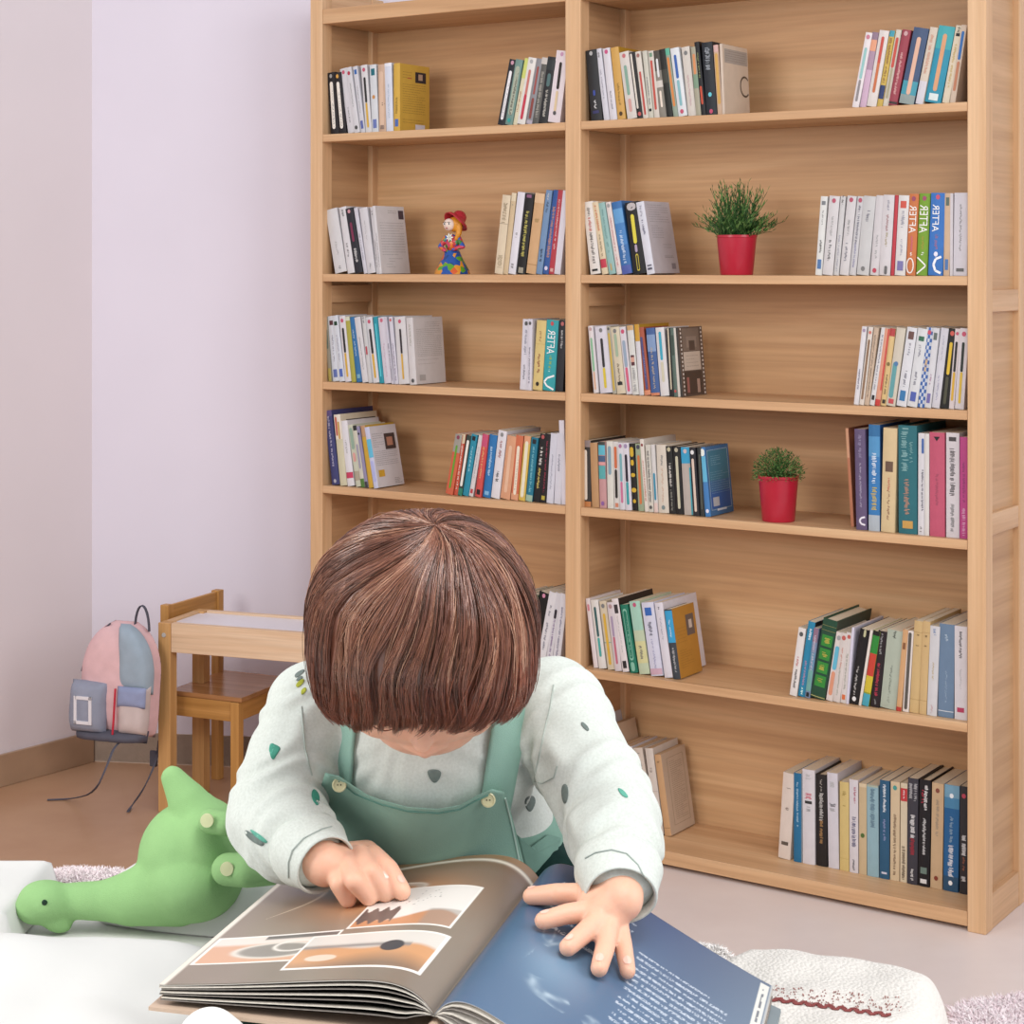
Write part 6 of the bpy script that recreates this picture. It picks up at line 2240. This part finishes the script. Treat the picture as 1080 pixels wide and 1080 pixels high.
# collar
mb = MB()
cl = []
for i in range(33):
    an = 2 * pi * i / 32
    cl.append(Vector((-.077 + .047 * cos(an), 1.690 + .046 * sin(an), .962 + .018 * sin(an) - .012)))
mb.tube(cl, .0052, m_shirt, 8)
mb.build('collar', shirt, smooth=True)
bpy.context.view_layer.update()
bv_s = bvh_of(shirt)
# the trunk without the sleeves: what the bib and the straps lie on
bm = bmesh.new()
prim_ell(bm, chest, (.102, .082, .095))
prim_ell(bm, chest + Vector((0, .015, .035)), (.105, .07, .06))
prim_ell(bm, belly, (.103, .090, .090))
prim_limb(bm, [(Vector((-.155, 1.722, .934)), .046), (Vector((.012, 1.722, .937)), .046)])
prim_limb(bm, [(neck + Vector((0, .012, -.02)), .055), (neck + Vector((0, -.010, .008)), .046)])
tv, te, tf = remesh(bm, .004)
tv = smooth_np(tv, te, 10)
bv_t = BVHTree.FromPolygons([Vector(q) for q in tv], tf)

# trousers of the overalls, dark where they come out under the book
m_over = plain('#83a898', .85, .06, 30, .3, .12, 1100)
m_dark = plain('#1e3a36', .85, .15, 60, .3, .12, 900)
bm = bmesh.new()
prim_ell(bm, pelv + Vector((0, .003, .012)), (.112, .100, .086))
prim_ell(bm, belly + Vector((0, .0, -.018)), (.112, .098, .070))
v, e, f = remesh(bm, .0028)
v = smooth_np(v, e, 10)
n_ = normals_np(v, f)
v = wrinkle(v, n_, [(pelv + Vector((-.1, 0, 0)), pelv + Vector((.1, 0, 0)), .003, 60, .16)])
v[:, 2] = np.maximum(v[:, 2], MZ + .0015)
overalls = fin_mesh('overalls', v, f, m_over, body)
overalls['label'] = 'mint green cotton bib overalls'
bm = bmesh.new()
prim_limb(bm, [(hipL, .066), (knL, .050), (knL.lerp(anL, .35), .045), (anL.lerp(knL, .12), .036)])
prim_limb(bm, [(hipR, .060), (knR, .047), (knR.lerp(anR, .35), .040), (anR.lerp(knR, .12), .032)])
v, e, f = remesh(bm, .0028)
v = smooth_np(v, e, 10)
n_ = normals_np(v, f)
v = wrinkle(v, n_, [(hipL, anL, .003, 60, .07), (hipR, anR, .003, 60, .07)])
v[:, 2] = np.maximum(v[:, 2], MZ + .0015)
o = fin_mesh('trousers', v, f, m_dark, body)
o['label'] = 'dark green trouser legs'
m_sock = plain('#eeeeea', .85, .03, 60, .3, .12, 900)
for (a, h_, t_) in ((anL, heL, toL), (anR, heR, toR)):
    bm = bmesh.new()
    prim_limb(bm, [(a, .0285), (h_, .0275), (h_.lerp(t_, .6), .0275), (t_, .0250)])
    prim_limb(bm, [(h_.lerp(t_, .7) + Vector((-.008, 0, 0)), .021), (t_ + Vector((-.008, 0, -.002)), .019)])
    prim_limb(bm, [(h_.lerp(t_, .7) + Vector((.009, 0, 0)), .021), (t_ + Vector((.010, 0, -.001)), .020)])
    v, e, f = remesh(bm, .0022)
    v = smooth_np(v, e, 10)
    v[:, 2] = np.maximum(v[:, 2], MZ + .0015)
    fin_mesh('sock', v, f, m_sock, body)

bv_o = bvh_of(overalls)


def densify(poly, step):
    out = []
    for (a, b) in zip(poly, poly[1:] + poly[:1]):
        n = max(1, int(sqrt((a[0] - b[0]) ** 2 + (a[1] - b[1]) ** 2) / step))
        for i in range(n):
            out.append((a[0] + (b[0] - a[0]) * i / n, a[1] + (b[1] - a[1]) * i / n))
    return out


def patch(name, poly, bvhs, off, th, mat, parent, rings=14, step=2.0, smooth_it=0, ctr=None, near=None, fit=False):
    """cloth piece laid over the body; its outline is given where the photograph shows it"""
    bd = densify(poly, step)
    cx = sum(p[0] for p in bd) / len(bd) if ctr is None else ctr[0]
    cy = sum(p[1] for p in bd) / len(bd) if ctr is None else ctr[1]
    n = len(bd)
    pp = [(cx, cy)]
    for k_ in range(1, rings + 1):
        for (x, y) in bd:
            pp.append((cx + (x - cx) * k_ / rings, cy + (y - cy) * k_ / rings))
    dist = []
    for (x, y) in pp:
        h_ = ray_px(bvhs, x, y)
        dd_ = h_[0].y if h_ else None
        if near is not None and dd_ is not None:
            h2_ = ray_px(near, x, y)
            if h2_ and dd_ - .040 < h2_[0].y < dd_:
                dd_ = h2_[0].y
        dist.append(dd_)
    good = [d for d in dist if d is not None]
    if not good:
        return None
    avg = sum(good) / len(good)
    dist = [d if d is not None else None for d in dist]
    for k_ in range(1, rings + 1):
        for i in range(n):
            j = 1 + (k_ - 1) * n + i
            if dist[j] is None:
                dist[j] = dist[1 + (k_ - 2) * n + i] if k_ > 1 else avg
    if dist[0] is None:
        dist[0] = avg
    D_ = np.array(dist)
    G = D_[1:].reshape(rings, n)
    for _ in range(smooth_it):
        Gn = G.copy()
        Gn = (np.roll(G, 1, 1) + np.roll(G, -1, 1) + G * 2) / 4
        Gn[1:-1] = (Gn[1:-1] * 2 + G[2:] + G[:-2]) / 4
        G = Gn
        D_[0] = G[0].mean()
    D_[1:] = G.ravel()
    if fit:                              # stiff cloth: one smooth bowed sheet just in front of what it covers
        X_ = np.array([(x - cx) / 100.0 for x, y in pp])
        Y_ = np.array([(y - cy) / 50.0 for x, y in pp])
        A_ = np.stack([X_ ** i * Y_ ** j for i in range(5) for j in range(3) if i + j < 5], 1)
        co = np.linalg.lstsq(A_, D_, rcond=None)[0]
        fit_d = A_ @ co
        D_ = fit_d - np.percentile(fit_d - D_, 96)
    front = [P(x, y, d - off) for (x, y), d in zip(pp, D_)]
    back = [P(x, y, d - off + th) for (x, y), d in zip(pp, D_)]
    fs = []
    N = len(pp)
    for i in range(n):
        j = (i + 1) % n
        fs.append((0, 1 + i, 1 + j))
        fs.append((N, N + 1 + j, N + 1 + i))
        for k_ in range(rings - 1):
            a, b = 1 + k_ * n, 1 + (k_ + 1) * n
            fs.append((a + i, b + i, b + j, a + j))
            fs.append((N + a + j, N + b + j, N + b + i, N + a + i))
        a = 1 + (rings - 1) * n
        fs.append((a + j, a + i, N + a + i, N + a + j))
    return fin_mesh(name, front + back, fs, mat, parent)


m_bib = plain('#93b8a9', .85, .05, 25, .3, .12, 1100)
bibp = [(343, 815), (357, 818), (375, 833), (400, 843), (430, 851), (462, 853), (485, 849), (503, 839), (519, 832), (532, 835), (537, 850), (545, 880), (553, 912), (550, 925), (520, 920), (480, 922), (440, 926), (405, 920), (378, 895), (350, 876), (331, 864), (329, 858), (336, 838)]
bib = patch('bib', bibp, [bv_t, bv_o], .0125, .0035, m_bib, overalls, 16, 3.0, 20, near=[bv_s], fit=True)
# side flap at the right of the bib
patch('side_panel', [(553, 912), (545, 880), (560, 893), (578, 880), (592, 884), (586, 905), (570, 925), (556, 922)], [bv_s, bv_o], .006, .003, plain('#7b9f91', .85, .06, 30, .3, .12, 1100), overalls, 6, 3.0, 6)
bpy.context.view_layer.update()
bv_b = bvh_of(bib)


def strap(cx0, cx1, lean, nm='strap'):
    """shoulder strap laid over the shirt from the bib over the shoulder to the back"""
    A = Vector((0, 1.735, .885))
    vs, fs = [], []
    nrow, ncol = 46, 7
    for j in range(nrow + 1):
        ph = radians(-22 + 242 * j / nrow)
        cx = cx0 + (cx1 - cx0) * min(1, j / (nrow * .42))
        if j > nrow * .42:
            cx = cx1 + (-.07 - cx1) * .55 * (j / nrow - .42) / .58
        for i in range(ncol + 1):
            x = cx + .0148 * (2 * i / ncol - 1)
            o_ = Vector((x, A.y - .3 * cos(ph), A.z + .3 * sin(ph)))
            d = (Vector((x, A.y, A.z)) - o_).normalized()
            h_ = bv_t.ray_cast(o_, d)
            p = h_[0] if h_[0] is not None else o_ + d * .2
            vs.append(p - d * (.0056 + (.0006 if 0 < i < ncol else 0)))
    # smooth along the length
    V = np.array([tuple(q) for q in vs]).reshape(nrow + 1, ncol + 1, 3)
    for _ in range(6):
        V[1:-1] = (V[:-2] + 2 * V[1:-1] + V[2:]) / 4
    vs = [Vector(q) for q in V.reshape(-1, 3)]
    N = len(vs)
    for j in range(nrow):
        for i in range(ncol):
            a = j * (ncol + 1) + i
            fs.append((a, a + 1, a + ncol + 2, a + ncol + 1))
    cen = [(vs[j * (ncol + 1) + ncol // 2]) for j in range(nrow + 1)]
    for j in range(nrow + 1):
        ph = radians(-22 + 242 * j / nrow)
        d = Vector((0, cos(ph), -sin(ph)))
        for i in range(ncol + 1):
            vs.append(vs[j * (ncol + 1) + i] + d * .0034)
    for j in range(nrow):
        for i in range(ncol):
            a = N + j * (ncol + 1) + i
            fs.append((a, a + ncol + 1, a + ncol + 2, a + 1))
        for i in (0, ncol):
            a = j * (ncol + 1) + i
            q_ = (a, a + ncol + 1, N + a + ncol + 1, N + a)
            fs.append(q_ if i == 0 else q_[::-1])
    return fin_mesh(nm, vs, fs, m_bib, overalls)


strap(-.160, -.150, 0)
strap(-.017, .008, 0)
# stitching lines and buttons on the bib
mb = MB()
m_st = plain('#c3ded2', .8, .05)
m_edge = plain('#5f8d80', .8, .05)


def draw(mb, pts, bvhs, r_, mat, off=.0012, dash=None, step=2.0):
    out = []
    for (a, b) in zip(pts, pts[1:]):
        n = max(1, int(sqrt((a[0] - b[0]) ** 2 + (a[1] - b[1]) ** 2) / step))
        for i in range(n):
            x, y = a[0] + (b[0] - a[0]) * i / n, a[1] + (b[1] - a[1]) * i / n
            h_ = ray_px(bvhs, x, y)
            if h_:
                out.append(P(x, y, h_[0].y - off))
    if len(out) < 2:
        return
    if dash:
        for i in range(0, len(out) - 1, dash):
            mb.tube(out[i:i + 2], r_, mat, 4)
    else:
        mb.tube(out, r_, mat, 5)


draw(mb, [(357, 824), (375, 838), (400, 848), (430, 856), (462, 858), (485, 854), (503, 844), (517, 838)], [bv_b], .0006, m_edge)
draw(mb, [(533, 842), (540, 870), (549, 915)], [bv_b], .0009, m_st)
mb.build('seam', bib)
m_btn = plain('#c9c39a', .3, .05, 100, 0, .5)
for (a, b) in ((358, 828), (515, 844)):
    h_ = ray_px([bv_b], a, b)
    if not h_:
        continue
    mb = MB()
    mb.lathe([(.0001, 0), (.0060, 0), (.0064, .001), (.0064, .0022), (.0052, .0026), (.0046, .0019), (.0001, .0017)], m_btn, 28)
    for sx in (-.0014, .0014):
        mb.lathe([(.0001, .0018), (.0007, .0018), (.0007, .0021), (.0001, .0021)], plain('#5a5540', .5, 0), 8, (sx, 0, 0))
    o = mb.build('button', bib, smooth=True)
    o.location = P(a, b, h_[0].y - .0042)
    o.rotation_euler = (pi / 2 - .35, 0, 0)

# prints on the shirt
mg = plain('#3f8f7a', .85, .15, 200)
mg2 = plain('#5fa893', .85, .12, 200)
mdk = plain('#6f7b76', .85, .15, 200)
mol = plain('#a8ad3c', .85, .15, 200)
for poly, mt in (
        ([(285, 783), (297, 788), (293, 794), (288, 803), (284, 795)], mg),
        ([(285, 783), (291, 785), (287, 796), (283, 792)], mg2),
        ([(450, 811), (466, 812), (464, 822), (458, 827), (452, 820)], mdk),
        ([(258, 874), (270, 882), (280, 890), (276, 893), (266, 888), (258, 880)], mdk),
        ([(262, 873), (274, 880), (283, 888), (280, 890), (268, 882)], mg2),
        ([(310, 711), (320, 705), (322, 708), (312, 716)], mdk),
        ([(311, 722), (319, 715), (322, 718), (314, 726)], mol),
        ([(317, 728), (322, 724), (324, 728), (318, 734)], mol),
        ([(312, 716), (318, 712), (320, 715), (313, 719)], mdk),
        ([(553, 842), (562, 838), (566, 845), (560, 858), (554, 852)], mdk),
        ([(650, 830), (658, 833), (664, 842), (656, 840)], mg2),
        ([(592, 828), (598, 826), (600, 838), (596, 850), (592, 842)], mdk),
        ([(614, 760), (622, 768), (620, 772), (612, 764)], mdk),
        ([(655, 880), (662, 884), (660, 892), (654, 888)], mg2),
        ([(622, 895), (630, 893), (632, 898), (624, 900)], mdk),
        ([(330, 830), (338, 838), (336, 852), (328, 842)], mg)):
    for _ in range(2):
        poly = [q_ for (x0, y0), (x1, y1) in zip(poly, poly[1:] + poly[:1]) for q_ in ((x0 * .75 + x1 * .25, y0 * .75 + y1 * .25), (x0 * .25 + x1 * .75, y0 * .25 + y1 * .75))]
    patch('printed_motif', poly, [bv_s], .0007, .0008, mt, shirt, 3, 1.5, 0)
mb = MB()
ms = plain('#aab4ac', .9, .05)
draw(mb, [(584, 722), (580, 745), (573, 775), (566, 808), (563, 824)], [bv_s], .0006, ms, .0008)
draw(mb, [(563, 824), (572, 826), (584, 820), (588, 806)], [bv_s], .0006, ms, .0008)
bvc = [bv_s, bvh_of(cfL), bvh_of(cfR)]
msd = plain('#a3ada7', .9, .05)
draw(mb, [(304, 926), (304, 910), (308, 897), (320, 884), (340, 874), (352, 871)], bvc, .0006, msd, .0008)
draw(mb, [(617, 905), (628, 899), (645, 896), (661, 900), (673, 912), (682, 930)], bvc, .0006, msd, .0008)
draw(mb, [(318, 745), (322, 790), (330, 820)], [bv_s], .0006, ms, .0008)
mb.build('stitched_seam', shirt)['kind'] = 'stuff'

# ------------------------------------------------------------------ hair
HX, HY, HZ = .0975, .094, .094
hc0 = Vector((0, .010, .022))
wh = Vector((.16, .52, .84)).normalized()     # crown whorl direction (local)
ax1 = wh.cross(Vector((0, 0, 1))).normalized()
ax2 = wh.cross(ax1).normalized()


def rim_z(az):
    """lower edge of the bowl cut; az 0 = face, pi = nape (local head frame, relative to hc0)"""
    c = cos(az)
    if c > 0:
        return -.060 + .050 * c ** 1.8 + .002 * sin(az * 9)
    return -.060 - .022 * (-c) + .002 * sin(az * 7)


def shell(al, be, k=1.0):
    """point of the hair surface: al = angle from the whorl, be = direction"""
    d = wh * cos(al) + (ax1 * cos(be) + ax2 * sin(be)) * sin(al)
    p = Vector((d.x * HX * k, d.y * HY * k, d.z * HZ * k))
    if d.z < -.05:
        # below the widest part: fall straight down, slightly inwards
        h2 = sqrt(d.x * d.x + d.y * d.y) + 1e-9
        r_ = 1.0 - .03 * min(1, (-.05 - d.z) / .6)
        p = Vector((d.x / h2 * HX * k * r_, d.y / h2 * HY * k * r_, HZ * k * (-.05 + (d.z + .05) * 1.05)))
    # squarer outline towards the lower edge of the cut
    h2 = sqrt(d.x * d.x + d.y * d.y) + 1e-9
    cx_, cy_ = abs(d.x) / h2, abs(d.y) / h2
    q_ = 1.0 / ((cx_ ** 3.2 + cy_ ** 3.2) ** (1 / 3.2))
    w_ = min(1.0, max(0.0, (.65 - d.z) / .9)) * (1.0 if d.y < 0 else .4)
    q_ = 1 + (q_ - 1) * w_
    p.x *= q_
    p.y *= q_
    return p


hair_cols = [plain('#754837', .30, .15, 90, 0, .9), plain('#885742', .28, .15, 90, 0, 1.0), plain('#50301f', .34, .15, 90, 0, .7), plain('#a06f55', .27, .12, 90, 0, 1.0), plain('#bd9178', .26, .1, 90, 0, 1.0)]
# base
vs, fs = [], []
na, nl_ = 96, 40
for j in range(nl_ + 1):
    for i in range(na):
        be = 2 * pi * i / na
        # find al at the rim for this direction
        lo, hi = .3, 2.9
        for _ in range(16):
            mid = (lo + hi) / 2
            p = shell(mid, be, .95)
            az = atan2(p.x, -p.y)
            if p.z < rim_z(az) + .004:
                hi = mid
            else:
                lo = mid
        al = lo * (.002 + .998 * j / nl_)
        p = shell(al, be, .955)
        g = 1 + .006 * sin(be * 40 + 3 * sin(al * 3)) + .012 * noise.noise(Vector((be * 6, al * 1.2, 0)))
        vs.append(HL(*(hc0 + p * g)))
for j in range(nl_):
    for i in range(na):
        k_ = (i + 1) % na
        fs.append((j * na + i, j * na + k_, (j + 1) * na + k_, (j + 1) * na + i))
hair = fin_mesh('hair', vs, fs, hair_cols[0], body)
hair['label'] = 'brown bowl cut hair with straight fringe'

rh = random.Random(21)
NST = 11000
RIM = []
for i in range(720):
    be = 2 * pi * i / 720
    lo, hi = .3, 2.9
    for _ in range(16):
        mid = (lo + hi) / 2
        p = shell(mid, be, 1)
        if p.z < rim_z(atan2(p.x, -p.y)):
            hi = mid
        else:
            lo = mid
    RIM.append(lo)
NC = 300
clb = [rh.uniform(0, 2 * pi) for _ in range(NC)]
clb.sort()
clo = [(rh.uniform(-.018, .022), rh.uniform(-.24, .24), rh.uniform(-.06, .05), rh.random()) for _ in range(NC)]
import bisect
hair_cols += [plain('#7a4230', .30, .15, 90, 0, .8), plain('#8f5038', .28, .15, 90, 0, .8), plain('#5c3022', .34, .15, 90, 0, .6)]
sv = [[] for _ in range(5)]
sf = [[] for _ in range(5)]
sm = [[] for _ in range(5)]
TIP = {0: 5, 1: 6, 2: 7, 3: 6, 4: 6}
SEG = 11
for s_i in range(NST):
    be0 = rh.uniform(0, 2 * pi)
    # more hair on the side the camera can see
    ci = bisect.bisect(clb, be0) % NC
    lift, swirl, endv, rc = clo[ci]
    a_rim = RIM[int(be0 / (2 * pi) * 720) % 720]
    st_f = rh.random() ** 1.3 * .72
    a0 = a_rim * st_f
    a1 = a_rim * (1 + endv + rh.uniform(-.035, .03)) if rh.random() > .12 else a_rim * rh.uniform(.7, 1.0)
    if a1 - a0 < .25:
        a0 = max(0, a1 - .5)
    k0 = rh.uniform(.965, 1.0)
    stray = rh.random() < .035
    if stray:
        k0 += rh.uniform(.0, .03)
    frz = rh.uniform(-.012, .012)
    r0 = rh.uniform(.00028, .00050)
    wave = rh.uniform(-.03, .03)
    pts = []
    for q in range(SEG):
        f_ = q / (SEG - 1)
        al = a0 + (a1 - a0) * f_
        cb = clb[ci]
        dbe = (cb - be0)
        if abs(dbe) > 1:
            dbe = 0
        fa = al / a_rim
        be = be0 + dbe * .75 * fa + swirl * fa + .75 * exp(-al * 1.8) + wave * sin(f_ * 5) + .16 * noise.noise(Vector((cos(be0) * 1.6, sin(be0) * 1.6, al * 1.3)))
        kk = k0 + lift * fa + frz * f_ + (.010 if fa > .5 else 0) * (fa - .5) + .004 * sin(ci * 1.7 + fa * 4)
        p = shell(al, be, kk * (1.0 - .05 * max(0, (al - a_rim * .93)) / (a_rim * .07) * .4))
        pts.append(HL(*(hc0 + p)))
    # tone follows the lock
    w_ = rc + rh.uniform(-.25, .25)
    mi = 2 if w_ < .18 else 0 if w_ < .45 else 1 if w_ < .72 else 3 if w_ < .95 else 4
    V_, F_ = sv[mi], sf[mi]
    base = len(V_)
    for q, p in enumerate(pts):
        t_ = (pts[min(q + 1, SEG - 1)] - pts[max(q - 1, 0)]).normalized()
        nr = (p - HC).normalized()
        sd = t_.cross(nr).normalized()
        nr = sd.cross(t_)
        rr = r0 * (1 - .65 * (q / (SEG - 1)) ** 3)
        V_ += [p + sd * rr, p - sd * rr * .5 + nr * rr * .87, p - sd * rr * .5 - nr * rr * .87]
    tipq = rh.uniform(.62, .85)
    for q in range(SEG - 1):
        a = base + q * 3
        sm[mi] += [TIP[mi] if (a0 + (a1 - a0) * q / (SEG - 1)) / a_rim > tipq else mi] * 3
        for m_ in range(3):
            n2_ = (m_ + 1) % 3
            F_.append((a + m_, a + n2_, a + 3 + n2_, a + 3 + m_))
mv, mf, mi_ = [], [], []
for k_ in range(5):
    b0 = len(mv)
    mv += sv[k_]
    mf += [(a + b0, b + b0, c + b0, d + b0) for a, b, c, d in sf[k_]]
    mi_ += sm[k_]
st_o = fin_mesh('hair_strands', mv, mf, hair_cols, hair)
st_o.data.polygons.foreach_set('material_index', mi_)
st_o['kind'] = 'stuff'
